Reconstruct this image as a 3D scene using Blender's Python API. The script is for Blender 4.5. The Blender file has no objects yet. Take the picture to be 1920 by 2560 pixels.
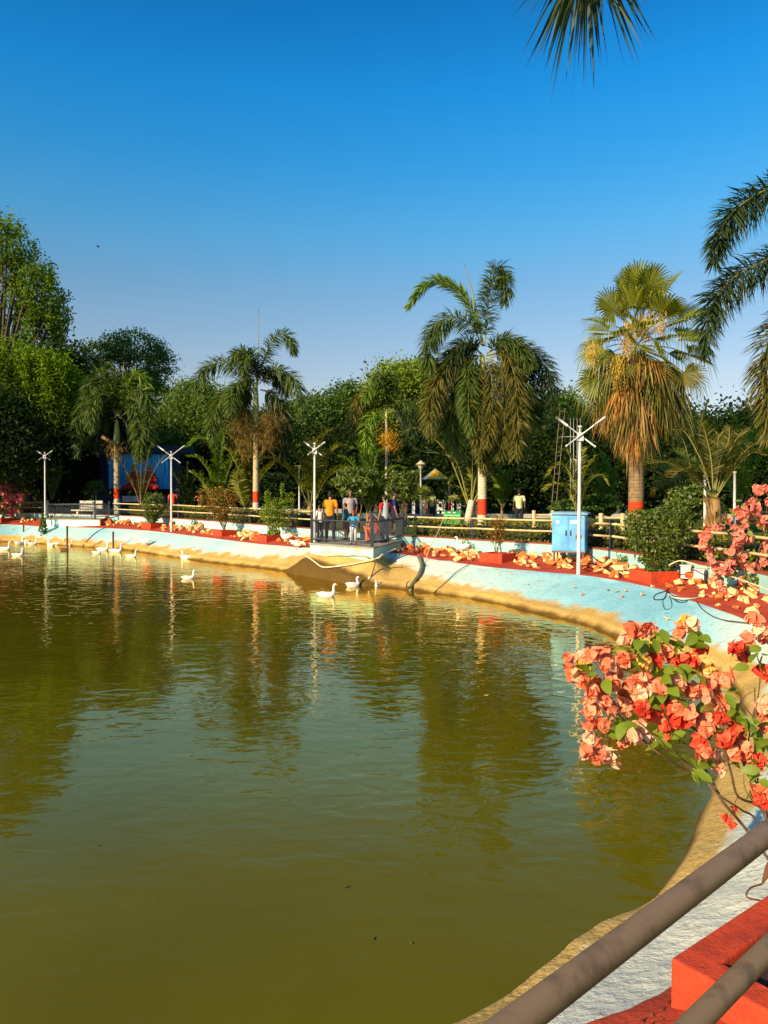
import bpy, math, random
import numpy as np
from mathutils import Vector, Matrix
RNG = np.random.default_rng(7)
random.seed(7)
SC = bpy.context.scene
COL = SC.collection
R = math.radians

# ------------------------------------------------------------------ camera, sky, sun, exposure
EYE = 1.6
K = 1862.0                      # focal length in photograph pixels
PITCH = math.atan(44.0 / K)
cam_data = bpy.data.cameras.new('camera')
cam_data.sensor_fit = 'VERTICAL'
cam_data.sensor_height = 36.0
cam_data.lens = 36.0 * K / 2560.0
cam_data.clip_start = 0.05
cam_data.clip_end = 3000
cam = bpy.data.objects.new('camera', cam_data)
COL.objects.link(cam)
cam.location = (0, 0, EYE)
cam.rotation_euler = (math.pi / 2 - PITCH, 0, 0)
SC.camera = cam

SUN_AZ = R(222)                 # clockwise from +Y
SUN_EL = R(25)
SDIR = Vector((math.sin(SUN_AZ) * math.cos(SUN_EL), math.cos(SUN_AZ) * math.cos(SUN_EL), math.sin(SUN_EL)))
world = bpy.data.worlds.new('World')
SC.world = world
world.use_nodes = True
wn, wl = world.node_tree.nodes, world.node_tree.links
bg = wn['Background']
sky = wn.new('ShaderNodeTexSky')
sky.sky_type = 'NISHITA'
sky.sun_disc = False
sky.sun_elevation = SUN_EL
sky.sun_rotation = SUN_AZ
sky.altitude = 200
sky.air_density = 1.0
sky.dust_density = 1.0
sky.ozone_density = 3.0
# the phone's vivid grade of that sky: deeper blue with height, paler towards the horizon, the same all round
wtc = wn.new('ShaderNodeTexCoord')
wsp = wn.new('ShaderNodeSeparateXYZ')
wl.new(wtc.outputs['Generated'], wsp.inputs[0])
wrp = wn.new('ShaderNodeValToRGB')
stops = [(0.0, (.95, .86, 1.0)), (.075, (1.04, .87, .80)), (.14, (1.12, .90, .79)), (.21, (.93, .93, .87)), (.26, (.76, .96, .94)), (.33, (.45, 1.08, 1.17)), (.40, (.22, 1.07, 1.34)), (.47, (.10, 1.03, 1.46)), (.56, (.05, .78, 1.25))]
while len(wrp.color_ramp.elements) < len(stops):
    wrp.color_ramp.elements.new(.5)
for e_, (p_, c_) in zip(wrp.color_ramp.elements, stops):
    e_.position = p_
    e_.color = (*[v / 1.66 for v in c_], 1)
wl.new(wsp.outputs['Z'], wrp.inputs[0])
wmx = wn.new('ShaderNodeMixRGB')
wmx.blend_type = 'MULTIPLY'
wmx.inputs[0].default_value = 1
wl.new(sky.outputs[0], wmx.inputs[1])
wl.new(wrp.outputs[0], wmx.inputs[2])
wl.new(wmx.outputs[0], bg.inputs[0])
bg.inputs[1].default_value = 0.15

sun_data = bpy.data.lights.new('sun', 'SUN')
sun_data.energy = 5.0
sun_data.angle = R(0.5)
sun_data.color = (1.0, 0.80, 0.50)
sun = bpy.data.objects.new('sun', sun_data)
COL.objects.link(sun)
sun.location = SDIR * 60
sun.rotation_euler = (-SDIR).to_track_quat('-Z', 'Y').to_euler()

SC.view_settings.view_transform = 'Standard'
SC.view_settings.look = 'None'
SC.view_settings.gamma = 1.0
SC.view_settings.exposure = 0.75
SC.view_settings.use_curve_mapping = False
SC.cycles.max_bounces = 6
SC.cycles.diffuse_bounces = 2
SC.cycles.glossy_bounces = 3
SC.cycles.transmission_bounces = 3
SC.cycles.transparent_max_bounces = 4

# ------------------------------------------------------------------ the photograph's geometry
def at(px, py, D):
    """World point at distance D along the view axis' ground direction, seen at (px, py)."""
    xc = (px - 960.0) / K
    yc = (1280.0 - py) / K
    dy = math.cos(PITCH) + yc * math.sin(PITCH)
    dz = -math.sin(PITCH) + yc * math.cos(PITCH)
    t = D / dy
    return np.array((xc * t, D, EYE + dz * t))

def ground(px, py, z):
    p = at(px, py, 1.0)
    return np.array((0, 0, EYE)) + (p - np.array((0, 0, EYE))) * ((z - EYE) / (p[2] - EYE))

def proj(p):
    d = np.asarray(p, float) - np.array((0, 0, EYE))
    f = d[1] * math.cos(PITCH) - d[2] * math.sin(PITCH)
    u = d[1] * math.sin(PITCH) + d[2] * math.cos(PITCH)
    return 960 + K * d[0] / f, 1280 - K * u / f

def gz(x, y=0):
    t = min(1, max(0, (-x - 4) / 18.0))
    return 0.10 + 0.22 * t * t * (3 - 2 * t)

def lin(r, g, b):
    f = lambda c: (c / 255 / 12.92) if c / 255 <= 0.04045 else ((c / 255 + 0.055) / 1.055) ** 2.4
    return (f(r), f(g), f(b))

# ------------------------------------------------------------------ materials
def newmat(name):
    m = bpy.data.materials.new(name)
    m.use_nodes = True
    nt = m.node_tree
    nt.nodes.clear()
    out = nt.nodes.new('ShaderNodeOutputMaterial')
    return m, nt.nodes, nt.links, out

def N(nodes, kind, **kw):
    n = nodes.new(kind)
    for k, v in kw.items():
        if k in n.inputs.keys():
            n.inputs[k].default_value = v
        else:
            setattr(n, k, v)
    return n

def ramp(nodes, stops):
    r = nodes.new('ShaderNodeValToRGB')
    el = r.color_ramp.elements
    while len(el) < len(stops):
        el.new(0.5)
    for e, (p, c) in zip(el, stops):
        e.position = p
        e.color = (*c, 1) if len(c) == 3 else c
    return r

def pmat(name, col, col2=None, rough=0.75, scale=4.0, detail=5.0, bump=0.0, bscale=30.0, metallic=0.0, spec=0.3, lo=0.35, hi=0.65, rand=0.0):
    """Principled with two-tone noise wear and a fine relief; rand mixes in a per-object tone."""
    m, nd, lk, out = newmat(name)
    p = N(nd, 'ShaderNodeBsdfPrincipled', Roughness=rough, Metallic=metallic)
    p.inputs['Specular IOR Level'].default_value = spec
    tc = N(nd, 'ShaderNodeTexCoord')
    col2 = col2 or tuple(c * 0.72 for c in col)
    nz = N(nd, 'ShaderNodeTexNoise', Scale=scale, Detail=detail, Roughness=0.62)
    lk.new(tc.outputs['Object'], nz.inputs['Vector'])
    rp = ramp(nd, [(lo, col2), (hi, col)])
    fac = nz.outputs['Fac']
    if rand:
        oi = N(nd, 'ShaderNodeObjectInfo')
        ma = N(nd, 'ShaderNodeMath', operation='MULTIPLY_ADD')
        lk.new(oi.outputs['Random'], ma.inputs[0])
        ma.inputs[1].default_value = rand
        sub = N(nd, 'ShaderNodeMath', operation='SUBTRACT')
        lk.new(nz.outputs['Fac'], sub.inputs[0])
        sub.inputs[1].default_value = rand / 2
        lk.new(sub.outputs[0], ma.inputs[2])
        fac = ma.outputs[0]
    lk.new(fac, rp.inputs['Fac'])
    lk.new(rp.outputs['Color'], p.inputs['Base Color'])
    if bump:
        n2 = N(nd, 'ShaderNodeTexNoise', Scale=bscale, Detail=6.0, Roughness=0.65)
        lk.new(tc.outputs['Object'], n2.inputs['Vector'])
        b = N(nd, 'ShaderNodeBump', Strength=0.8, Distance=bump)
        lk.new(n2.outputs['Fac'], b.inputs['Height'])
        lk.new(b.outputs['Normal'], p.inputs['Normal'])
    lk.new(p.outputs[0], out.inputs[0])
    return m

def fmat(name, cols, transl=0.35, gloss=0.08, rough=0.55):
    """Leaf material: each loose leaf takes its own tone from cols."""
    m, nd, lk, out = newmat(name)
    ge = N(nd, 'ShaderNodeNewGeometry')
    stops = [(i / (len(cols) - 1), c) for i, c in enumerate(cols)]
    rp = ramp(nd, stops)
    lk.new(ge.outputs['Random Per Island'], rp.inputs['Fac'])
    df = N(nd, 'ShaderNodeBsdfDiffuse')
    tr = N(nd, 'ShaderNodeBsdfTranslucent')
    lk.new(rp.outputs[0], df.inputs['Color'])
    hv = N(nd, 'ShaderNodeHueSaturation', Saturation=1.15, Value=1.25)
    hv.inputs['Hue'].default_value = 0.49
    lk.new(rp.outputs[0], hv.inputs['Color'])
    lk.new(hv.outputs[0], tr.inputs['Color'])
    mx = N(nd, 'ShaderNodeMixShader')
    mx.inputs[0].default_value = transl
    lk.new(df.outputs[0], mx.inputs[1])
    lk.new(tr.outputs[0], mx.inputs[2])
    gl = N(nd, 'ShaderNodeBsdfGlossy', Roughness=rough)
    gl.inputs['Color'].default_value = (0.8, 0.8, 0.8, 1)
    m2 = N(nd, 'ShaderNodeMixShader')
    m2.inputs[0].default_value = gloss * 0.30
    lk.new(mx.outputs[0], m2.inputs[1])
    lk.new(gl.outputs[0], m2.inputs[2])
    lk.new(m2.outputs[0], out.inputs[0])
    return m

M = {}
M['palm_green'] = fmat('palm_leaflet', [(0.035, 0.07, 0.012), (0.075, 0.12, 0.018), (0.13, 0.17, 0.02), (0.055, 0.10, 0.018)])
M['palm_bright'] = fmat('palm_leaflet_young', [(0.08, 0.16, 0.012), (0.16, 0.26, 0.018), (0.22, 0.31, 0.02)])
M['palm_lawn'] = fmat('palm_leaflet_lawn', [(0.09, 0.12, 0.012), (0.19, 0.20, 0.018), (0.28, 0.26, 0.025), (0.12, 0.16, 0.014)])
M['palm_gold'] = fmat('palm_leaflet_old', [(0.06, 0.08, 0.012), (0.14, 0.125, 0.018), (0.22, 0.155, 0.028), (0.08, 0.10, 0.014), (0.11, 0.12, 0.016)])
M['palm_dry'] = fmat('palm_leaf_dry', [(0.13, 0.07, 0.016), (0.32, 0.185, 0.038), (0.47, 0.26, 0.05), (0.18, 0.085, 0.018), (0.36, 0.16, 0.03)], transl=0.2)
M['palm_orange'] = fmat('palm_leaf_dead', [(0.34, 0.12, 0.02), (0.5, 0.19, 0.03), (0.55, 0.27, 0.04)], transl=0.2)
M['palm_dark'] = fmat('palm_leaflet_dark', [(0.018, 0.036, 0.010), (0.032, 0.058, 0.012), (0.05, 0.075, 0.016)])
M['fan_green'] = fmat('fan_leaf', [(0.12, 0.15, 0.012), (0.20, 0.225, 0.016), (0.28, 0.27, 0.02)], gloss=0.12)
M['flower_yellow'] = fmat('palm_flower', [(0.55, 0.36, 0.05), (0.7, 0.48, 0.08), (0.6, 0.33, 0.04)])
M['fruit_gold'] = fmat('palm_fruit', [(0.55, 0.27, 0.01), (0.65, 0.36, 0.015), (0.45, 0.22, 0.01)])
M['fruit_brown'] = fmat('palm_fruit_brown', [(0.16, 0.10, 0.02), (0.26, 0.16, 0.03), (0.10, 0.06, 0.02)])
M['rachis'] = pmat('palm_rib', (0.26, 0.24, 0.07), rough=0.5)
M['rachis_dry'] = pmat('palm_rib_dry', (0.30, 0.17, 0.06), rough=0.6)
M['leaf_tall'] = fmat('leaf_tall_tree', [(0.06, 0.125, 0.012), (0.11, 0.185, 0.014), (0.17, 0.225, 0.018), (0.08, 0.15, 0.014)], transl=0.5, gloss=.03)
M['leaf_weep'] = fmat('leaf_weeping', [(0.07, 0.13, 0.006), (0.13, 0.21, 0.008), (0.18, 0.26, 0.01)], transl=0.45, gloss=.02)
M['leaf_teal'] = fmat('leaf_feathery', [(0.06, 0.12, 0.02), (0.11, 0.18, 0.022), (0.17, 0.23, 0.03)], transl=0.5)
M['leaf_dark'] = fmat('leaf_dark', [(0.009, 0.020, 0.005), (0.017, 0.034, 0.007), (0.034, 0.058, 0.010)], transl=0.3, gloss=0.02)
M['leaf_mid'] = fmat('leaf_mid', [(0.035, 0.085, 0.010), (0.06, 0.12, 0.014), (0.10, 0.16, 0.016)], transl=0.4)
M['leaf_hedge'] = fmat('leaf_hedge', [(0.11, 0.12, 0.010), (0.20, 0.19, 0.015), (0.30, 0.25, 0.02), (0.08, 0.10, 0.01)], transl=0.3)
M['leaf_shrub'] = fmat('leaf_shrub', [(0.04, 0.075, 0.008), (0.08, 0.12, 0.01), (0.14, 0.17, 0.012)], transl=0.3, gloss=0.12)
M['leaf_bright'] = fmat('leaf_bright', [(0.09, 0.15, 0.01), (0.15, 0.22, 0.012), (0.22, 0.28, 0.015)], transl=0.35)
M['leaf_rust'] = fmat('leaf_rust', [(0.09, 0.08, 0.01), (0.2, 0.13, 0.015), (0.3, 0.15, 0.02), (0.10, 0.11, 0.01)], transl=0.3)
M['leaf_croton'] = fmat('leaf_croton', [(0.05, 0.03, 0.01), (0.22, 0.11, 0.015), (0.38, 0.2, 0.02), (0.08, 0.06, 0.01)], transl=0.3)
M['petal_far'] = fmat('petal_salmon', [(0.66, 0.15, 0.10), (0.72, 0.24, 0.17), (0.80, 0.38, 0.26), (0.66, 0.14, 0.10)], transl=0.3)
M['petal_pink'] = fmat('petal_pink', [(0.5, 0.07, 0.09), (0.6, 0.13, 0.15), (0.68, 0.22, 0.22)], transl=0.3)
M['petal'] = fmat('petal_coral', [(0.74, 0.115, 0.045), (0.83, 0.22, 0.10), (0.86, 0.36, 0.19), (0.78, 0.15, 0.06), (0.87, 0.52, 0.30)], transl=0.32, gloss=0.05)
M['petal_pale'] = fmat('petal_pale', [(0.84, 0.42, 0.24), (0.87, 0.60, 0.38), (0.82, 0.30, 0.16)], transl=0.3, gloss=0.05)
M['petal_red'] = fmat('petal_red', [(0.6, 0.03, 0.015), (0.7, 0.07, 0.03), (0.78, 0.15, 0.07)], transl=0.3, gloss=0.05)
M['petal_yellow'] = fmat('petal_yellow', [(0.85, 0.5, 0.05), (0.85, 0.62, 0.14), (0.84, 0.38, 0.12)], transl=0.3, gloss=0.05)
M['leaf_near'] = fmat('leaf_near', [(0.05, 0.10, 0.008), (0.10, 0.17, 0.012), (0.19, 0.26, 0.015), (0.07, 0.12, 0.01)], transl=0.35, gloss=0.10)
M['bark'] = pmat('bark', (0.085, 0.062, 0.042), (0.045, 0.032, 0.022), scale=6, bump=0.02, bscale=12)
M['twig'] = pmat('twig', (0.13, 0.075, 0.035), (0.07, 0.04, 0.02), scale=20, rough=0.7)
M['white_paint'] = pmat('white_paint', (0.60, 0.61, 0.60), (0.46, 0.46, 0.43), scale=3, rough=0.45)
M['slate_paint'] = pmat('slate_paint', (0.05, 0.06, 0.085), (0.03, 0.035, 0.05), scale=8, rough=0.5)
M['rail_paint'] = pmat('rail_paint', (0.60, 0.47, 0.24), (0.48, 0.35, 0.17), scale=5, rough=0.55, bump=0.002, bscale=40)
M['near_rail_shaded'] = pmat('rail_paint_shaded', (0.21, 0.130, 0.066), (0.13, 0.078, 0.04), scale=14, detail=10, rough=0.45, bump=0.0004, bscale=120, spec=0.4, lo=0.34, hi=0.50)  # darker copy of the cream rail paint, shade put into its colour
M['concrete'] = pmat('concrete', (0.34, 0.30, 0.22), (0.22, 0.19, 0.14), scale=3, bump=0.004)
M['bench_stone'] = pmat('bench_stone', (0.46, 0.42, 0.34), (0.32, 0.29, 0.23), scale=3)
M['soil'] = pmat('soil', (0.06, 0.035, 0.02), (0.03, 0.018, 0.012), scale=14, bump=0.02)
M['planter_red'] = pmat('planter_red', (0.56, 0.055, 0.014), (0.30, 0.03, 0.014), scale=5, detail=9, rough=0.8, bump=0.012, bscale=45, lo=0.34, hi=0.58)
M['strip_red'] = pmat('strip_red', (0.50, 0.06, 0.018), (0.33, 0.035, 0.014), scale=1.6, rough=0.85, bump=0.02, bscale=18)
M['coping'] = pmat('coping_red', (0.34, 0.075, 0.035), (0.22, 0.05, 0.03), scale=2, rough=0.8)
M['rock'] = pmat('rock_paint', (0.80, 0.58, 0.24), (0.62, 0.13, 0.02), scale=2.6, detail=2, rough=0.8, bump=0.01, bscale=25, lo=0.40, hi=0.56, rand=0.42)
M['chip'] = pmat('chip_stone', (0.70, 0.60, 0.24), (0.62, 0.22, 0.05), scale=3, rand=0.5, lo=0.4, hi=0.6)
M['blue_metal'] = pmat('blue_cabinet_paint', (0.13, 0.40, 0.66), (0.07, 0.24, 0.50), scale=2.2, rough=0.45)
M['blue_roof'] = pmat('blue_cabinet_roof', (0.20, 0.36, 0.50), (0.14, 0.26, 0.38), scale=2.2, rough=0.45)
M['rust'] = pmat('rust', (0.24, 0.09, 0.03), (0.10, 0.04, 0.02), scale=12)
M['hose'] = pmat('hose', (0.66, 0.60, 0.42), (0.5, 0.42, 0.26), scale=6, rough=0.5)
M['black'] = pmat('black_rubber', (0.02, 0.018, 0.018), rough=0.5)
M['bamboo'] = pmat('bamboo', (0.20, 0.19, 0.07), (0.10, 0.10, 0.05), scale=8, rough=0.5)
M['goose'] = pmat('goose_white', (0.86, 0.84, 0.76), (0.76, 0.72, 0.62), scale=7, rough=0.8)
M['duck'] = pmat('duck_brown', (0.16, 0.09, 0.05), (0.08, 0.05, 0.03), scale=7, rough=0.8)
M['beak'] = pmat('beak_orange', (0.62, 0.22, 0.03), rough=0.5)
M['bin_green'] = pmat('bin_green', (0.03, 0.28, 0.06), (0.02, 0.2, 0.04), scale=2, rough=0.4)
M['orange_cloth'] = pmat('canopy_orange', (0.82, 0.42, 0.03), rough=0.7)
M['blue_cloth'] = pmat('canopy_blue', (0.05, 0.30, 0.62), rough=0.7)
M['grey_cloth'] = pmat('canopy_grey', (0.34, 0.34, 0.36), rough=0.7)
M['pole_brown'] = pmat('pole_brown', (0.28, 0.20, 0.13), (0.2, 0.13, 0.08))
M['robe_red'] = pmat('robe_red', (0.55, 0.03, 0.015), (0.42, 0.02, 0.012), scale=2)
M['robe_orange'] = pmat('robe_orange', (0.75, 0.27, 0.03), (0.62, 0.20, 0.02), scale=2)
M['navy_wall'] = pmat('navy_wall', (0.022, 0.03, 0.06), (0.014, 0.02, 0.04))
M['path_stone'] = pmat('path_stone', (0.40, 0.37, 0.32), (0.3, 0.27, 0.22), scale=1)

def trunk_mat(name, base, base2, z_lo, z_hi, red=True, rings=9.0, white=None):
    """Ringed palm trunk with a red oxide band painted between two heights (object space) and lime wash below it."""
    m, nd, lk, out = newmat(name)
    p = N(nd, 'ShaderNodeBsdfPrincipled', Roughness=0.8)
    p.inputs['Specular IOR Level'].default_value = 0.2
    tc = N(nd, 'ShaderNodeTexCoord')
    sp = N(nd, 'ShaderNodeSeparateXYZ')
    lk.new(tc.outputs['Object'], sp.inputs[0])
    nz = N(nd, 'ShaderNodeTexNoise', Scale=5.0, Detail=6.0, Roughness=0.65)
    lk.new(tc.outputs['Object'], nz.inputs['Vector'])
    # ring scars
    jit = N(nd, 'ShaderNodeMath', operation='MULTIPLY_ADD')
    lk.new(nz.outputs['Fac'], jit.inputs[0]); jit.inputs[1].default_value = 0.10
    lk.new(sp.outputs['Z'], jit.inputs[2])
    sc = N(nd, 'ShaderNodeMath', operation='MULTIPLY'); lk.new(jit.outputs[0], sc.inputs[0]); sc.inputs[1].default_value = rings
    fr = N(nd, 'ShaderNodeMath', operation='FRACT'); lk.new(sc.outputs[0], fr.inputs[0])
    rr = ramp(nd, [(0.0, (0.35, 0.35, 0.35)), (0.16, (1, 1, 1)), (1.0, (0.85, 0.85, 0.85))])
    lk.new(fr.outputs[0], rr.inputs[0])
    cr = ramp(nd, [(0.35, base2), (0.65, base)]); lk.new(nz.outputs['Fac'], cr.inputs[0])
    mul = N(nd, 'ShaderNodeMixRGB', blend_type='MULTIPLY'); mul.inputs[0].default_value = 0.75
    lk.new(cr.outputs[0], mul.inputs[1]); lk.new(rr.outputs[0], mul.inputs[2])
    col = mul.outputs[0]
    if red:
        edge = N(nd, 'ShaderNodeMath', operation='MULTIPLY_ADD')
        lk.new(nz.outputs['Fac'], edge.inputs[0]); edge.inputs[1].default_value = 0.10; lk.new(sp.outputs['Z'], edge.inputs[2])
        g1 = N(nd, 'ShaderNodeMath', operation='GREATER_THAN'); lk.new(edge.outputs[0], g1.inputs[0]); g1.inputs[1].default_value = z_lo + 0.05
        l1 = N(nd, 'ShaderNodeMath', operation='LESS_THAN'); lk.new(edge.outputs[0], l1.inputs[0]); l1.inputs[1].default_value = z_hi + 0.05
        an = N(nd, 'ShaderNodeMath', operation='MULTIPLY'); lk.new(g1.outputs[0], an.inputs[0]); lk.new(l1.outputs[0], an.inputs[1])
        wb = N(nd, 'ShaderNodeMath', operation='LESS_THAN'); lk.new(edge.outputs[0], wb.inputs[0]); wb.inputs[1].default_value = z_lo + 0.05
        w2 = N(nd, 'ShaderNodeMath', operation='MULTIPLY'); lk.new(wb.outputs[0], w2.inputs[0]); w2.inputs[1].default_value = 0.75
        mw = N(nd, 'ShaderNodeMixRGB'); lk.new(w2.outputs[0], mw.inputs[0]); lk.new(col, mw.inputs[1])
        mw.inputs[2].default_value = (*(white or (0.55, 0.47, 0.36)), 1)
        mr = N(nd, 'ShaderNodeMixRGB'); lk.new(an.outputs[0], mr.inputs[0]); lk.new(mw.outputs[0], mr.inputs[1])
        mr.inputs[2].default_value = (0.58, 0.045, 0.012, 1)
        col = mr.outputs[0]
    lk.new(col, p.inputs['Base Color'])
    b = N(nd, 'ShaderNodeBump', Strength=0.6, Distance=0.02)
    lk.new(rr.outputs[0], b.inputs['Height'])
    lk.new(b.outputs[0], p.inputs['Normal'])
    lk.new(p.outputs[0], out.inputs[0])
    return m

# ------------------------------------------------------------------ mesh helpers
class MB:
    """Collects vertices and faces, then links them as ONE mesh object."""
    def __init__(self):
        self.V = []; self.F = []; self.n = 0
    def add(self, V, F, mi=0):
        V = np.asarray(V, float).reshape(-1, 3)
        if not isinstance(F, list):
            F = [F]
        for f in F:
            f = np.asarray(f, int)
            if f.size:
                self.F.append((f + self.n, mi))
        self.V.append(V); self.n += len(V)
        return self
    def box(self, c, s, rz=0.0, mi=0, taper=1.0):
        x, y, z = np.array(s) / 2.0
        v = np.array([(-x, -y, -z), (x, -y, -z), (x, y, -z), (-x, y, -z), (-x * taper, -y * taper, z), (x * taper, -y * taper, z), (x * taper, y * taper, z), (-x * taper, y * taper, z)])
        ca, sa = math.cos(rz), math.sin(rz)
        v = v @ np.array([(ca, sa, 0), (-sa, ca, 0), (0, 0, 1)]) + np.array(c)
        return self.add(v, np.array([(0, 3, 2, 1), (4, 5, 6, 7), (0, 1, 5, 4), (1, 2, 6, 5), (2, 3, 7, 6), (3, 0, 4, 7)]), mi)
    def tube(self, P, r, n=8, mi=0, caps=True):
        P = np.asarray(P, float); m = len(P)
        r = np.broadcast_to(np.asarray(r, float), (m,))
        T = np.gradient(P, axis=0); T /= np.linalg.norm(T, axis=1, keepdims=True) + 1e-9
        ref = np.array((0, 0, 1.0)) if abs(T[:, 2]).mean() < 0.85 else np.array((1.0, 0, 0))
        A = np.cross(T, ref); A /= np.linalg.norm(A, axis=1, keepdims=True) + 1e-9
        B = np.cross(T, A)
        th = np.arange(n) * 2 * math.pi / n
        V = P[:, None] + r[:, None, None] * (A[:, None] * np.cos(th)[None, :, None] + B[:, None] * np.sin(th)[None, :, None])
        i = np.arange(m - 1)[:, None] * n; j = np.arange(n)[None]; k = (j + 1) % n
        F = np.stack([i + j, i + k, i + n + k, i + n + j], -1).reshape(-1, 4)
        base = self.n
        self.add(V.reshape(-1, 3), F, mi)
        if caps:
            self.F.append((np.array([list(range(base, base + n))]), mi))
            self.F.append((np.array([list(range(base + (m - 1) * n, base + m * n))[::-1]]), mi))
        return self
    def ball(self, c, r, nu=10, nv=7, mi=0, rot=None):
        r = np.broadcast_to(np.asarray(r, float), (3,))
        u = np.arange(nu) * 2 * math.pi / nu; v = np.linspace(0, math.pi, nv)
        V = np.stack([np.sin(v)[:, None] * np.cos(u), np.sin(v)[:, None] * np.sin(u), np.cos(v)[:, None] * np.ones(nu)], -1).reshape(-1, 3) * r
        if rot is not None:
            V = V @ np.array(rot).T
        i = np.arange(nv - 1)[:, None] * nu; j = np.arange(nu)[None]; k = (j + 1) % nu
        F = np.stack([i + j, i + nu + j, i + nu + k, i + k], -1).reshape(-1, 4)
        return self.add(V + np.array(c), F, mi)
    def mesh(self, name, mats, off=(0, 0, 0), smooth=False):
        me = bpy.data.meshes.new(name)
        V = np.concatenate(self.V) - np.asarray(off)
        me.vertices.add(len(V)); me.vertices.foreach_set('co', V.astype(np.float32).ravel())
        loops = np.concatenate([f.ravel() for f, _ in self.F]).astype(np.int32)
        tot = np.concatenate([np.full(len(f), f.shape[1]) for f, _ in self.F]).astype(np.int32)
        mi = np.concatenate([np.full(len(f), m) for f, m in self.F]).astype(np.int32)
        start = np.concatenate([[0], np.cumsum(tot)[:-1]]).astype(np.int32)
        me.loops.add(len(loops)); me.loops.foreach_set('vertex_index', loops)
        me.polygons.add(len(tot)); me.polygons.foreach_set('loop_start', start); me.polygons.foreach_set('loop_total', tot)
        me.polygons.foreach_set('material_index', mi)
        me.polygons.foreach_set('use_smooth', np.full(len(tot), bool(smooth)))
        for m in (mats if isinstance(mats, (list, tuple)) else [mats]):
            me.materials.append(M[m] if isinstance(m, str) else m)
        me.update(calc_edges=True); me.validate()
        return me
    def build(self, name, mats, parent=None, smooth=False, loc=None):
        """Vertices are in world space unless loc is given; a part is stored relative to its thing."""
        if parent is not None:
            o = bpy.data.objects.new(name, self.mesh(name, mats, org(parent), smooth))
            o.parent = parent
        else:
            l = np.zeros(3) if loc is None else np.asarray(loc, float)
            o = bpy.data.objects.new(name, self.mesh(name, mats, l, smooth))
            o.location = l
        COL.objects.link(o)
        return o

def org(o):
    v = np.zeros(3)
    while o is not None:
        v += np.array(o.location); o = o.parent
    return v

def tag(o, label=None, cat=None, group=None, kind=None):
    if label: o['label'] = label
    if cat: o['category'] = cat
    if group: o['group'] = group
    if kind: o['kind'] = kind
    return o

def thing(name, label, cat, loc=(0, 0, 0), group=None):
    o = bpy.data.objects.new(name, None)
    COL.objects.link(o); o.location = tuple(float(v) for v in loc); o.empty_display_size = 0.2
    return tag(o, label, cat, group)

def dup(root, loc, rotz=0.0, label=None, scale=1.0, group=None):
    r = root.copy(); COL.objects.link(r); r.location = tuple(float(v) for v in loc); r.rotation_euler = (0, 0, rotz); r.scale = (scale,) * 3
    if label: r['label'] = label
    if group: r['group'] = group
    for ch in list(root.children):
        c = ch.copy(); COL.objects.link(c); c.parent = r
        for g in ch.children:
            d = g.copy(); COL.objects.link(d); d.parent = c
    return r

def crom(P, n, closed=False):
    """Catmull-Rom through P; n samples per span when closed, n in all otherwise."""
    P = np.asarray(P, float); m = len(P)
    if closed:
        t = np.arange(m * n) / n
        i = t.astype(int); u = (t - i)[:, None]
        p0, p1, p2, p3 = P[(i - 1) % m], P[i % m], P[(i + 1) % m], P[(i + 2) % m]
    else:
        Q = np.vstack([2 * P[0] - P[1], P, 2 * P[-1] - P[-2]])
        t = np.linspace(0, m - 1 - 1e-9, n)
        i = t.astype(int); u = (t - i)[:, None]
        p0, p1, p2, p3 = Q[i], Q[i + 1], Q[i + 2], Q[i + 3]
    return 0.5 * (2 * p1 + (p2 - p0) * u + (2 * p0 - 5 * p1 + 4 * p2 - p3) * u ** 2 + (3 * p1 - p0 - 3 * p2 + p3) * u ** 3)

def unit(v):
    return v / (np.linalg.norm(v, axis=-1, keepdims=True) + 1e-9)

def rays_of(x):
    return unit(np.asarray(x, float))
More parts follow.
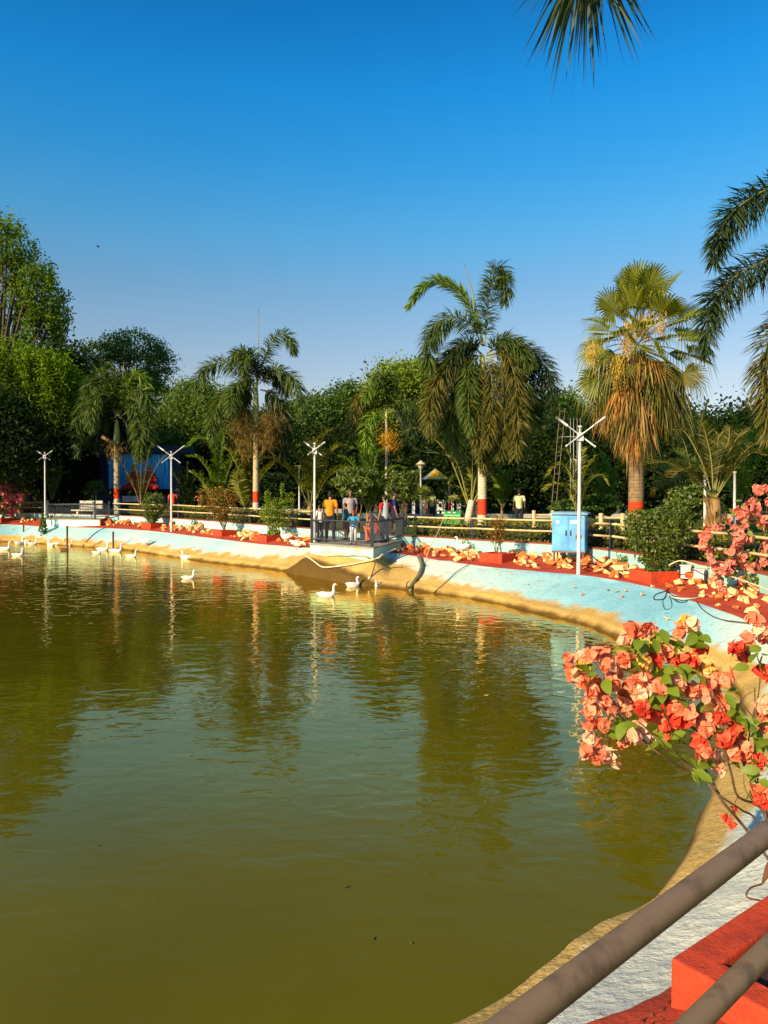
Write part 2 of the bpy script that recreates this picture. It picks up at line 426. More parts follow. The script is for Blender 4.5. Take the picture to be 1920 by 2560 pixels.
# ------------------------------------------------------------------ the pond: shore curves
WZ = -1.05
_st = [  # water edge | edge of the red strip | inner foot of the wall, wall base z, wall top z, dirt, teal
    (ground(0, 1354, WZ),    at(0, 1311, 44.7),    at(0, 1281, 48),      .34, .36, .75),
    (ground(136, 1362, WZ),  at(110, 1316, 42.3),  at(130, 1283, 45.6),  .34, .36, .60),
    (ground(301, 1374, WZ),  at(300, 1322, 38.6),  at(290, 1288, 42),    .34, .34, .62),
    (ground(400, 1388, WZ),  at(400, 1330, 35.8),  at(400, 1293, 39),    .34, .36, .60),
    (ground(551, 1409, WZ),  at(551, 1348, 31.2),  at(551, 1303, 34.5),  .36, .38, .48),
    (ground(671, 1422, WZ),  at(660, 1361, 28.8),  at(665, 1312, 31.5),  .36, .45, .32),
    (ground(792, 1442, WZ),  at(785, 1370, 27),    at(786, 1321, 29.3),  .36, .78, .05),
    (ground(900, 1460, WZ),  at(900, 1376, 25.3),  at(893, 1330, 27.7),  .36, .95, .05),
    (ground(1000, 1473, WZ), at(1000, 1385, 24),   at(1000, 1338, 26.5), .36, .62, .10),
    (ground(1100, 1486, WZ), at(1095, 1400, 22.3), at(1090, 1342, 25),   .36, .40, .25),
    (ground(1211, 1502, WZ), at(1211, 1416, 20.6), at(1215, 1350, 23.3), .36, .32, .45),
    (ground(1330, 1530, WZ), at(1360, 1430, 18.9), at(1383, 1359, 21.5), .36, .28, .70),
    (ground(1447, 1557, WZ), at(1480, 1441, 17.6), at(1500, 1371, 19.7), .36, .27, .85),
    (ground(1551, 1597, WZ), at(1631, 1469, 15.4), at(1640, 1390, 17.4), .36, .26, .95),
    (ground(1690, 1648, WZ), at(1740, 1506, 13.3), at(1797, 1415, 15.2), .36, .27, .85),
    (ground(1814, 1699, WZ), at(1866, 1550, 11.6), at(1920, 1434, 13.6), .36, .40, .35),
    (np.array((4.25, 8.75, WZ)), np.array((5.35, 8.7, -.40)), np.array((6.75, 8.3, .12)), .36, .40, .22),
    (np.array((3.05, 6.85, WZ)), np.array((4.05, 6.1, -.44)), np.array((5.4, 5.5, .12)),  .36, .44, .2),
    (np.array((2.02, 5.13, WZ)), np.array((2.65, 4.25, -.48)), np.array((3.6, 3.93, .12)), .36, .33, .05),
    (np.array((1.17, 4.38, WZ)), np.array((1.75, 3.55, -.50)), np.array((2.55, 3.05, .12)), .36, .29, .02),
    (np.array((0.40, 3.62, WZ)), np.array((.90, 2.98, -.50)), np.array((1.2, 1.92, .12)), .36, .28, .02),
    (np.array((-1.1, 2.75, WZ)),  np.array((-.6, 2.05, -.50)), np.array((0.0, .92, .12)),  .36, .42, .2),
    (np.array((-4.0, 1.8, WZ)),  np.array((-3.6, .7, -.50)),  np.array((-3.2, -.9, .12)), .36, .42, .2),
    (np.array((-10., 1.0, WZ)),  np.array((-9.8, -.4, -.50)), np.array((-9.5, -2.4, .12)), .36, .42, .2),
    (np.array((-18., 4.0, WZ)),  np.array((-18.8, 2.6, -.45)), np.array((-19.8, 1.0, .2)), .36, .42, .3),
    (np.array((-26., 12., WZ)),  np.array((-27.5, 11.2, -.4)), np.array((-29.2, 10.2, .3)), .34, .42, .3),
    (np.array((-30., 24., WZ)),  np.array((-31.8, 24., -.3)), np.array((-33.9, 24., .4)), .34, .42, .3),
    (np.array((-30., 36., WZ)),  np.array((-31.8, 36.8, -.25)), np.array((-33.6, 38., .4)), .34, .42, .3),
    (np.array((-26.5, 41.3, WZ)), np.array((-28., 44., -.2)), np.array((-29.5, 48., .4)), .34, .40, .4),
]
NS = 14
Wc = crom([s[0] for s in _st], NS, True)
Rc = crom([s[1] for s in _st], NS, True)
Tc = crom([s[2] for s in _st], NS, True)
DIRT = crom([(s[4], s[5], s[3]) for s in _st], NS, True)
NT = len(Wc)
_tan = np.roll(Tc, -1, 0) - np.roll(Tc, 1, 0)
Tn = unit(np.stack([_tan[:, 1], -_tan[:, 0], 0 * _tan[:, 0]], -1))       # horizontal normal
if ((Tc - np.array((-10, 20, 0)))[:, :2] * Tn[:, :2]).sum() < 0:
    Tn = -Tn                                                           # outward
_rt = np.roll(Rc, -1, 0) - np.roll(Rc, 1, 0)
PX = np.array([proj(p)[0] if p[1] > 3 else -9999 for p in Tc])
FARMASK = np.array([(p[1] > 9) and (p[0] > -40) for p in Tc])

def idx_px(px):
    """Index on the shore curves whose wall point is seen at column px (far side only)."""
    d = np.where(FARMASK, np.abs(PX - px), 1e9)
    return int(np.argmin(d))

from mathutils import noise as mn
def fbm(p, s, o=4):
    return mn.fractal(Vector(p) * s, 1.0, 2.0, o)

def loft(rows, name, mats, smooth=True, attrs=None, parent=None):
    """Closed strip through the given rows of NT points each."""
    nr = len(rows); V = np.stack(rows, 0)
    mb = MB()
    i = np.arange(nr - 1)[:, None] * NT; j = np.arange(NT)[None]; k = (j + 1) % NT
    F = np.stack([i + j, i + k, i + NT + k, i + NT + j], -1).reshape(-1, 4)
    mb.add(V.reshape(-1, 3), F)
    o = mb.build(name, mats, parent, smooth)
    if attrs:
        for nm, val in attrs.items():
            a = o.data.attributes.new(nm, 'FLOAT', 'POINT')
            a.data.foreach_set('value', np.asarray(val, np.float32).ravel())
    return o

FL = ground(775, 1357, 0.0); FR = ground(933, 1369, 0.0)
iB, iA = idx_px(1004), idx_px(788)
BR = Tc[iB].copy(); BL = Tc[iA].copy()
def plat_dist(p):
    """Distance outside the viewing platform's plan."""
    poly = [FL, FR, BR, BL]; best = 1e9; ins = True
    ctr_ = sum(poly) / 4
    for a, b in zip(poly, poly[1:] + poly[:1]):
        ab = (b - a)[:2]; ap_ = (p - a)[:2]; t = min(1, max(0, ap_.dot(ab) / ab.dot(ab)))
        best = min(best, np.linalg.norm(ap_ - ab * t))
        n_ = np.array((-ab[1], ab[0]))
        if n_.dot(ap_) * n_.dot((ctr_ - a)[:2]) < 0: ins = False
    return 0.0 if ins else best
# bank: painted rough concrete that slopes from the red strip into the water
inward = unit((Wc - Rc) * np.array((1, 1, 0)))
rows, vv = [], []
prof = [-0.35, -0.18, -0.08, 0.0, 0.04, 0.09, 0.15, 0.22, 0.30, 0.38, 0.46, 0.55, 0.64, 0.73, 0.82, 0.90, 0.96, 1.0]
for v in prof:
    if v < 0:
        P = Wc + inward * (-v) * 2.2 + np.array((0, 0, 1.0)) * v * 2.2
    else:
        P = Wc + (Rc - Wc) * v
        bulge = math.sin(math.pi * min(1, v)) * 0.05 + 0.055 * math.exp(-((v - .10) / .07) ** 2)   # worn ledge just above the waterline
        P = P + np.array((0, 0, 1.0)) * bulge
    Q = []
    amp = 0.0 if v >= 1 else 1.0
    for p in P:
        n = fbm(p, 0.9, 5) * 0.05 + fbm(p * 1.0 + 9, 3.2, 3) * 0.022
        h = fbm(p + 31, 1.3, 4) * 0.035 if v < 0.35 else 0
        zz = p[2] + n * amp
        if v >= -.18 and abs(p[0]) < 6 and p[1] > 18:
            dd = plat_dist(p)
            if dd < 1.9: zz = max(zz, -.36 - .75 * dd + n)
        Q.append((p[0] + h * amp, p[1] + h * amp, zz))
    rows.append(np.array(Q)); vv.append(np.full(NT, v))
EDGE = np.array([fbm(p, 1.1, 4) * 0.09 for p in Rc])       # the red edge wanders
rows[-1] = rows[-1] + inward * EDGE[:, None]

m, nd, lk, out = newmat('bank_paint')
p = N(nd, 'ShaderNodeBsdfPrincipled', Roughness=0.85); p.inputs['Specular IOR Level'].default_value = 0.25
tc = N(nd, 'ShaderNodeTexCoord')
av = N(nd, 'ShaderNodeAttribute', attribute_name='across')
ad = N(nd, 'ShaderNodeAttribute', attribute_name='dirt')
at_ = N(nd, 'ShaderNodeAttribute', attribute_name='teal')
n1 = N(nd, 'ShaderNodeTexNoise', Scale=1.4, Detail=4.0, Roughness=0.6); lk.new(tc.outputs['Object'], n1.inputs['Vector'])
n2 = N(nd, 'ShaderNodeTexNoise', Scale=0.45, Detail=3.0); lk.new(tc.outputs['Object'], n2.inputs['Vector'])
n3 = N(nd, 'ShaderNodeTexNoise', Scale=9.0, Detail=8.0, Roughness=0.72); lk.new(tc.outputs['Object'], n3.inputs['Vector'])
# paint: chalky white to teal
tm = N(nd, 'ShaderNodeMath', operation='MULTIPLY_ADD'); lk.new(n2.outputs['Fac'], tm.inputs[0]); tm.inputs[1].default_value = 0.7
tm2 = N(nd, 'ShaderNodeMath', operation='SUBTRACT'); lk.new(at_.outputs['Fac'], tm2.inputs[0]); tm2.inputs[1].default_value = 0.35
lk.new(tm2.outputs[0], tm.inputs[2])
pr = ramp(nd, [(0.0, (0.66, 0.63, 0.49)), (0.35, (0.48, 0.58, 0.50)), (0.75, (0.27, 0.49, 0.52)), (1.0, (0.19, 0.42, 0.50))]); lk.new(tm.outputs[0], pr.inputs[0])
# hairline wear
wr = ramp(nd, [(0.30, (0.42, 0.40, 0.33)), (0.44, (1, 1, 1))]); lk.new(n3.outputs['Fac'], wr.inputs[0])
mw = N(nd, 'ShaderNodeMixRGB', blend_type='MULTIPLY'); mw.inputs[0].default_value = 0.8
lk.new(pr.outputs[0], mw.inputs[1]); lk.new(wr.outputs[0], mw.inputs[2])
# hairline cracks in the slope
ck = N(nd, 'ShaderNodeMixRGB'); ck.inputs[0].default_value = 0.10; lk.new(tc.outputs['Object'], ck.inputs[1]); lk.new(n1.outputs['Color'], ck.inputs[2])
cv_ = N(nd, 'ShaderNodeTexVoronoi', feature='DISTANCE_TO_EDGE', Scale=0.75); lk.new(ck.outputs[0], cv_.inputs['Vector'])
ckr = ramp(nd, [(0.0, (0.30, 0.26, 0.2)), (0.014, (1, 1, 1))]); lk.new(cv_.outputs['Distance'], ckr.inputs[0])
mk = N(nd, 'ShaderNodeMixRGB', blend_type='MULTIPLY'); mk.inputs[0].default_value = 0.18; lk.new(mw.outputs[0], mk.inputs[1]); lk.new(ckr.outputs[0], mk.inputs[2])
mw = mk
# soil coloured lower part where the paint is washed off
n4 = N(nd, 'ShaderNodeTexNoise', Scale=38.0, Detail=5.0, Roughness=0.6); lk.new(tc.outputs['Object'], n4.inputs['Vector'])
av4 = N(nd, 'ShaderNodeMath', operation='MULTIPLY_ADD'); lk.new(n4.outputs['Fac'], av4.inputs[0]); av4.inputs[1].default_value = 0.6
n5 = N(nd, 'ShaderNodeMath', operation='MULTIPLY'); lk.new(n1.outputs['Fac'], n5.inputs[0]); n5.inputs[1].default_value = 0.45; lk.new(n5.outputs[0], av4.inputs[2])
sand = ramp(nd, [(0.30, (0.24, 0.13, 0.03)), (0.5, (0.48, 0.29, 0.075)), (0.72, (0.64, 0.44, 0.14))]); lk.new(av4.outputs[0], sand.inputs[0])
e1 = N(nd, 'ShaderNodeMath', operation='MULTIPLY_ADD'); lk.new(n1.outputs['Fac'], e1.inputs[0]); e1.inputs[1].default_value = 0.75
lk.new(av.outputs['Fac'], e1.inputs[2])
e2 = N(nd, 'ShaderNodeMath', operation='SUBTRACT'); lk.new(e1.outputs[0], e2.inputs[0]); lk.new(ad.outputs['Fac'], e2.inputs[1])
er = ramp(nd, [(0.30, (1, 1, 1)), (0.44, (0, 0, 0))]); lk.new(e2.outputs[0], er.inputs[0])
ms = N(nd, 'ShaderNodeMixRGB'); lk.new(er.outputs[0], ms.inputs[0]); lk.new(mw.outputs[0], ms.inputs[1]); lk.new(sand.outputs[0], ms.inputs[2])
# wet algae line
wt = N(nd, 'ShaderNodeMath', operation='MULTIPLY_ADD'); lk.new(n1.outputs['Fac'], wt.inputs[0]); wt.inputs[1].default_value = 0.10; lk.new(av.outputs['Fac'], wt.inputs[2])
wtr = ramp(nd, [(0.055, (0.20, 0.17, 0.08)), (0.12, (1, 1, 1))]); lk.new(wt.outputs[0], wtr.inputs[0])
mm = N(nd, 'ShaderNodeMixRGB', blend_type='MULTIPLY'); mm.inputs[0].default_value = 1; lk.new(ms.outputs[0], mm.inputs[1]); lk.new(wtr.outputs[0], mm.inputs[2])
lk.new(mm.outputs[0], p.inputs['Base Color'])
vn = N(nd, 'ShaderNodeTexVoronoi', Scale=14.0); lk.new(tc.outputs['Object'], vn.inputs['Vector'])
hh = N(nd, 'ShaderNodeMath', operation='MULTIPLY_ADD'); lk.new(vn.outputs['Distance'], hh.inputs[0]); hh.inputs[1].default_value = 0.35; lk.new(av4.outputs[0], hh.inputs[2])
b = N(nd, 'ShaderNodeBump', Strength=0.9, Distance=0.024); lk.new(hh.outputs[0], b.inputs['Height']); lk.new(b.outputs[0], p.inputs['Normal'])
lk.new(p.outputs[0], out.inputs[0])
M['bank'] = m
bank = loft(rows, 'pond_bank', 'bank', attrs={'across': np.stack(vv), 'dirt': np.tile(DIRT[:, 0], (len(prof), 1)), 'teal': np.tile(DIRT[:, 1], (len(prof), 1))})
tag(bank, kind='structure')

# red strip between the bank and the wall
Tb = Tc.copy(); Tb[:, 2] = Tc[:, 2] - DIRT[:, 2] - 0.03
rs, S0 = [], rows[-1] + np.array((0, 0, .004))
for u in (0, .03, .12, .25, .4, .55, .7, .85, 1.0):
    P = S0 + (Tb + Tn * .05 - S0) * u
    if u == 0:
        P = P - np.array((0, 0, .004))
    elif u < 1:
        P = P + np.array([(0, 0, .008 + fbm(q, 1.6, 4) * .05 * min(1, u * 5)) for q in P])
    rs.append(P)
strip = loft(rs, 'red_strip', 'strip_red'); tag(strip, kind='structure')

# water
m, nd, lk, out = newmat('pond_water')
p = N(nd, 'ShaderNodeBsdfDiffuse')
gls = N(nd, 'ShaderNodeBsdfGlossy', Roughness=0.025); gls.inputs['Color'].default_value = (1, .83, .46, 1)   # warm tint coloured into the reflections
lw = N(nd, 'ShaderNodeLayerWeight', Blend=0.5)
lr = ramp(nd, [(.40, (.02,) * 3), (.55, (.06,) * 3), (.63, (.20,) * 3), (.70, (.36,) * 3), (.76, (.52,) * 3), (.85, (.64,) * 3), (1.0, (.85,) * 3)]); lk.new(lw.outputs['Facing'], lr.inputs[0])
wmix = N(nd, 'ShaderNodeMixShader'); lk.new(lr.outputs[0], wmix.inputs[0]); lk.new(p.outputs[0], wmix.inputs[1]); lk.new(gls.outputs[0], wmix.inputs[2])
tc = N(nd, 'ShaderNodeTexCoord')
nm = N(nd, 'ShaderNodeTexNoise', Scale=0.25, Detail=4.0); lk.new(tc.outputs['Object'], nm.inputs['Vector'])
mr = ramp(nd, [(0.35, (0.088, 0.074, 0.003)), (0.65, (0.112, 0.096, 0.004))]); lk.new(nm.outputs['Fac'], mr.inputs[0])
lk.new(mr.outputs[0], p.inputs['Color'])
mp = N(nd, 'ShaderNodeMapping'); mp.inputs['Scale'].default_value = (0.75, 1.25, 1); mp.inputs['Rotation'].default_value = (0, 0, R(-12)); lk.new(tc.outputs['Object'], mp.inputs['Vector'])
w1 = N(nd, 'ShaderNodeTexNoise', Scale=3.6, Detail=2.0, Roughness=0.45, Distortion=0.6); lk.new(mp.outputs[0], w1.inputs['Vector'])
w2 = N(nd, 'ShaderNodeTexNoise', Scale=0.8, Detail=1.0); lk.new(mp.outputs[0], w2.inputs['Vector'])
calm = N(nd, 'ShaderNodeTexNoise', Scale=0.14, Detail=2.0); lk.new(tc.outputs['Object'], calm.inputs['Vector'])
cr = ramp(nd, [(0.32, (0.30,) * 3), (0.62, (1,) * 3)]); lk.new(calm.outputs['Fac'], cr.inputs[0])
ws = N(nd, 'ShaderNodeMath', operation='MULTIPLY'); lk.new(w1.outputs['Fac'], ws.inputs[0]); lk.new(cr.outputs[0], ws.inputs[1])
wa = N(nd, 'ShaderNodeMath', operation='MULTIPLY_ADD'); lk.new(w2.outputs['Fac'], wa.inputs[0]); wa.inputs[1].default_value = 0.8; lk.new(ws.outputs[0], wa.inputs[2])
b = N(nd, 'ShaderNodeBump', Strength=1.0, Distance=0.013); lk.new(wa.outputs[0], b.inputs['Height'])
for q_ in (gls, lw): lk.new(b.outputs[0], q_.inputs['Normal'])
lk.new(wmix.outputs[0], out.inputs[0])
M['water'] = m
mb = MB()
ring = Wc + (Rc - Wc) * 0.35; ring[:, 2] = WZ
cen = np.array((-10, 20, WZ))
j = np.arange(NT)
mb.add(np.vstack([ring, cen[None]]), np.stack([j, (j + 1) % NT, np.full(NT, NT)], -1))
water = mb.build('pond_water', 'water'); tag(water, kind='structure')

mb = MB(); n = 150
fx_ = np.stack([RNG.uniform(-14, 4.5, n), 3.6 + 20 * RNG.random(n) ** 1.3, np.full(n, WZ + .012)], -1)
a_ = RNG.random(n) * 6.28; s_ = RNG.uniform(.008, .028, n)
u_ = np.stack([np.cos(a_), np.sin(a_), RNG.normal(0, .08, n)], -1) * s_[:, None]; w_ = np.stack([-np.sin(a_), np.cos(a_), RNG.normal(0, .08, n)], -1) * (s_ * .45)[:, None]
mb.add(np.stack([fx_ - u_, fx_ + w_, fx_ + u_, fx_ - w_], 1).reshape(-1, 3), np.arange(n)[:, None] * 4 + np.arange(4))
M['debris'] = fmat('floating_leaf', [(0.05, 0.03, 0.01), (0.22, 0.16, 0.04), (0.10, 0.05, 0.015)])
fl_o = mb.build('floating_leaves', 'debris'); tag(fl_o, kind='stuff')

# low wall round the pond with its red coping
wall = thing('pond_wall', 'low pale teal wall curving round the pond with a thin red coping', 'wall', tuple(Tc[0]))
TH = 0.20
zt = Tc[:, 2]
up = np.array((0, 0, 1.0))
inner_lo = Tb - up * .25
outer_hi = Tc + Tn * TH
outer_lo = outer_hi.copy(); outer_lo[:, 2] -= .8
M['wall_teal'] = pmat('wall_teal', (0.36, 0.57, 0.53), (0.27, 0.47, 0.46), scale=1.2, rough=0.8, bump=0.006, bscale=30)
loft([inner_lo, Tc - up * .035, outer_hi - up * .035, outer_lo], 'wall_body', 'wall_teal', smooth=False, parent=None)
_wb = bpy.data.objects['wall_body']
for v in _wb.data.vertices:
    v.co -= Vector(tuple(Tc[0]))
_wb.parent = wall
loft([Tc - Tn * .02 - up * .03, Tc - Tn * .025 + up * .004, outer_hi + Tn * .03 + up * .004, outer_hi + Tn * .03 - up * .04], 'coping', 'coping', smooth=False)
_wb = bpy.data.objects['coping']
for v in _wb.data.vertices:
    v.co -= Vector(tuple(Tc[0]))
_wb.parent = wall

# ground
m, nd, lk, out = newmat('park_ground')
p = N(nd, 'ShaderNodeBsdfPrincipled', Roughness=0.95); p.inputs['Specular IOR Level'].default_value = 0.1
tc = N(nd, 'ShaderNodeTexCoord')
n1 = N(nd, 'ShaderNodeTexNoise', Scale=0.22, Detail=6.0, Roughness=0.6); lk.new(tc.outputs['Object'], n1.inputs['Vector'])
n2 = N(nd, 'ShaderNodeTexNoise', Scale=9.0, Detail=6.0, Roughness=0.7); lk.new(tc.outputs['Object'], n2.inputs['Vector'])
r1 = ramp(nd, [(0.36, (0.16, 0.12, 0.06)), (0.46, (0.06, 0.10, 0.012)), (0.7, (0.09, 0.14, 0.015))]); lk.new(n1.outputs['Fac'], r1.inputs[0])
r2 = ramp(nd, [(0.3, (0.55,) * 3), (0.7, (1.1,) * 3)]); lk.new(n2.outputs['Fac'], r2.inputs[0])
mx = N(nd, 'ShaderNodeMixRGB', blend_type='MULTIPLY'); mx.inputs[0].default_value = 1; lk.new(r1.outputs[0], mx.inputs[1]); lk.new(r2.outputs[0], mx.inputs[2])
lk.new(mx.outputs[0], p.inputs['Base Color'])
b = N(nd, 'ShaderNodeBump', Strength=0.8, Distance=0.05); lk.new(n2.outputs['Fac'], b.inputs['Height']); lk.new(b.outputs[0], p.inputs['Normal'])
lk.new(p.outputs[0], out.inputs[0]); M['ground'] = m
rad = unit((outer_hi - cen) * np.array((1, 1, 0)))
gr = []
for d in (-.08, 2, 6, 15, 40, 120, 500, 2200):
    P = outer_hi + (Tn * d if d < 2.5 else rad * d)
    P[:, 2] = [gz(q[0], q[1]) if d > -.05 else min(gz(q[0], q[1]), t[2] - .06) for q, t in zip(P, Tc)]
    gr.append(P)
gnd = loft(gr, 'ground', 'ground', smooth=True); tag(gnd, kind='structure')

# ------------------------------------------------------------------ platforms
def prism(mb, poly, z0, z1, mi=0):
    n = len(poly)
    lo = [(q[0], q[1], z0) for q in poly]; hi = [(q[0], q[1], z1) for q in poly]
    side = np.array([(i, (i + 1) % n, n + (i + 1) % n, n + i) for i in range(n)])
    mb.add(lo + hi, [side, np.array([list(range(n, 2 * n))]), np.array([list(range(n))[::-1]])], mi)

M['fascia'] = pmat('platform_paint', (0.33, 0.60, 0.50), (0.62, 0.42, 0.14), scale=1.3, detail=8, rough=0.85, bump=0.016, bscale=22, lo=0.36, hi=0.46)
M['fascia2'] = pmat('platform_paint_clean', (0.50, 0.72, 0.66), (0.40, 0.60, 0.55), scale=1.4, rough=0.85, bump=0.008)
M['deck'] = pmat('deck_concrete', (0.36, 0.30, 0.21), (0.24, 0.20, 0.14), scale=2.5, rough=0.9, bump=0.004)

plat = thing('viewing_platform', 'stained teal concrete platform with a dark railing where people stand over the pond', 'platform', (*FR[:2], -0.75))
def inset(a, b, c, d):
    return [a, b, c, d]
mb = MB(); prism(mb, [FL, FR, BR, BL], -.95, -.045); mb.build('base', 'fascia', plat)
cc = (FL + FR + BR + BL) / 4
ex = [q + (q - cc) / np.linalg.norm((q - cc)[:2]) * .05 for q in (FL, FR, BR, BL)]
mb = MB(); prism(mb, ex, -.045, 0.0); mb.build('deck', 'deck', plat)

PFL = at(114, 1297, 41.8); PFR = at(249, 1298, 40.6); PZ = (PFL[2] + PFR[2]) / 2
iC, iD = idx_px(270), idx_px(112)
plat2 = thing('viewing_platform', 'pale teal platform with black railing and a stone bench beyond the geese', 'platform', (*PFR[:2], -0.3))
mb = MB(); prism(mb, [PFL, PFR, Tc[iC], Tc[iD]], -.75, PZ - .05); mb.build('base', 'fascia2', plat2)
cc2 = (PFL + PFR + Tc[iC] + Tc[iD]) / 4
ex2 = [q + (q - cc2) / np.linalg.norm((q - cc2)[:2]) * .06 for q in (PFL, PFR, Tc[iC], Tc[iD])]
mb = MB(); prism(mb, ex2, PZ - .05, PZ); mb.build('deck', 'deck', plat2)
mb = MB()
d_ = Tc[iC] - PFR
mb.add([PFR + np.array((.01, 0, -.55)), PFR + d_ * .97 + np.array((.01, 0, -.5)), PFR + d_ * .97 + np.array((.01, 0, -.06)), PFR + np.array((.01, 0, -.06)),
        PFR + np.array((.06, -.0, -.55)), PFR + d_ * .97 + np.array((.06, 0, -.5)), PFR + d_ * .97 + np.array((.06, 0, -.06)), PFR + np.array((.06, 0, -.06))],
       np.array([(0, 3, 2, 1), (4, 5, 6, 7), (0, 1, 5, 4), (1, 2, 6, 5), (2, 3, 7, 6), (3, 0, 4, 7)]))
mb.build('side_panel', 'planter_red', plat2)

# ------------------------------------------------------------------ railings
def post(t, p, z0, z1, r=.035, mat='slate_paint', nm='post'):
    mb = MB(); mb.box((p[0], p[1], (z0 + z1) / 2), (2 * r, 2 * r, z1 - z0), .3); mb.box((p[0], p[1], z1 + .012), (2 * r + .02, 2 * r + .02, .024), .3)
    return mb.build(nm, mat, t)

def bar(t, a, b, r, mat, nm='rail', n=8, sag=0.0):
    mb = MB(); a = np.asarray(a, float); b = np.asarray(b, float)
    P = np.array([a + (b - a) * u - np.array((0, 0, sag * math.sin(math.pi * u))) for u in np.linspace(0, 1, 5)])
    mb.tube(P, r, n); return mb.build(nm, mat, t, smooth=True)

def baluster_panel(t, A, B, z0, hb, ht, step=.105):
    """Top and bottom rail with thin upright bars."""
    A = np.array((A[0], A[1], z0)); B = np.array((B[0], B[1], z0))
    bar(t, A + (0, 0, ht), B + (0, 0, ht), .026, 'slate_paint', 'top_rail')
    bar(t, A + (0, 0, hb), B + (0, 0, hb), .024, 'slate_paint', 'bottom_rail')
    L = np.linalg.norm(B - A); n = int(L / step)
    me = None
    for i in range(1, n):
        q = A + (B - A) * i / n
        if me is None:
            mb = MB(); mb.tube([(0, 0, hb), (0, 0, ht)], .0085, 5); me = mb.mesh('baluster', 'slate_paint')
        o = bpy.data.objects.new('baluster', me); COL.objects.link(o); o.parent = t
        o.location = tuple(q - org(t))

prail = thing('platform_railing', 'dark slate railing with thin upright bars round the platform of people', 'railing', (*FL[:2], 0))
def towards(a, b, d):
    v = (b - a); v = v / np.linalg.norm(v[:2]); return a + v * d
qFL = towards(towards(FL, BL, .12), FR, .1); qFR = towards(towards(FR, BR, .08), FL, .08); qBR = towards(BR, BL, .10) + Tn[iB] * .1
qBL = BL + Tn[iA] * .1
for q, h in ((qFL, 1.02), (qFR, 1.06), (qBR, .98)):
    post(prail, q, 0, h, .04)
baluster_panel(prail, qFL, qFR, 0, .14, .76)
baluster_panel(prail, qFR, qBR, 0, .14, .76)
baluster_panel(prail, qFL, qBL, 0, .14, .76)

prail2 = thing('platform_railing', 'black railing with upright bars in front of the stone bench', 'railing', (*PFL[:2], PZ))
rFL = towards(PFL, PFR, .1) + np.array((0, .1, 0)); rFR = towards(PFR, PFL, .35) + np.array((0, .1, 0)); rBR = Tc[iC] + Tn[iC] * .1; rBL = Tc[iD] + Tn[iD] * .1
for q, h in ((rFL, 1.0), (rFR, 1.02), (rBR, .95), (rBL, .95)):
    post(prail2, q, PZ, PZ + h, .045)
baluster_panel(prail2, rFL, rFR, PZ, .12, .80, .16)
baluster_panel(prail2, rFR, rBR, PZ, .12, .80, .16)
baluster_panel(prail2, rFL, rBL, PZ, .12, .80, .16)
baluster_panel(prail2, rBL, rBR, PZ, .12, .80, .16)

def far_railing(label, cols, hi=.66, lo=.34, z_extra=0.0, end_posts=True):
    ids = [idx_px(c) if not isinstance(c, tuple) else c[0] for c in cols]
    P = [Tc[i] + Tn[i] * .12 for i in ids]
    t = thing('railing', label, 'railing', P[0], group='two rail fences round the pond')
    for k, q in enumerate(P):
        if end_posts or 0 < k < len(P) - 1:
            post(t, q, q[2], q[2] + hi + .08, .034)
    for a, b in zip(P, P[1:]):
        for h in (hi, lo):
            jit = random.uniform(-.012, .012)
            bar(t, a + np.array((0, -.05, h)), b + np.array((0, -.05, h + jit)), .030, 'rail_paint', sag=.01)
    return t

far_railing('cream two rail fence left of the bench platform', [-150, -20, 104])
far_railing('cream two rail fence running from the bench platform to the crowded platform', [277, 440, 523.5, 618, 728, 784])
far_railing('cream two rail fence between the crowded platform and the big round bush', [1012, 1175, 1388, 1520, 1650])
far_railing('cream two rail fence behind the pink flowering bush', [1668, 1822, 1990, 2250])

near = thing('handrail', 'thick brown handrails sloping across the bottom right corner', 'railing', (.5, 1.3, .1))
A = ground(1287, 2560, .85); d = ground(1920, 2083, .85) - A; d = d / np.linalg.norm(d)
for p_, z in ((A - d * 1.55, 0), (A + d * 3.4, 0)):
    post(near, p_, .1, .91, .03, 'near_rail_shaded')
mb = MB(); mb.tube([A - d * 1.6, A, A + d, A + d * 2, A + d * 3.45], .0235, 24); mb.build('rail', 'near_rail_shaded', near, smooth=True)
mb = MB(); B_ = ground(1735, 2560, .57) - d * .62; mb.tube([B_ - d * 1.6, B_, B_ + d, B_ + d * 2, B_ + d * 3.45], .0235, 24); mb.build('rail', 'near_rail_shaded', near, smooth=True)
# ------------------------------------------------------------------ foliage builders
def perp(D):
    r = RNG.normal(size=D.shape)
    return unit(np.cross(D, r))

def leaflets(mb, p0, d, ln, w, droop, mi, nseg=2):
    """Narrow pointed leaflets from p0 along d, bending down towards the tip (vectorised)."""
    n = len(p0)
    side = unit(np.cross(d, unit(RNG.normal(size=(n, 3)) * .6 + np.array((0, 0, 1.0))))) * w[:, None]
    dn = np.array((0, 0, -1.0))
    pm = p0 + d * (ln * .5)[:, None] + dn * (ln * droop * .16)[:, None]
    pt = p0 + d * (ln * .93)[:, None] + dn * (ln * droop * .62)[:, None]
    V = np.stack([p0 - side * .35, p0 + side * .35, pm - side, pm + side, pt], 1).reshape(-1, 3)
    b = np.arange(n)[:, None] * 5
    mb.add(V, [b + np.array((0, 1, 3, 2)), b + np.array((2, 3, 4))], mi)

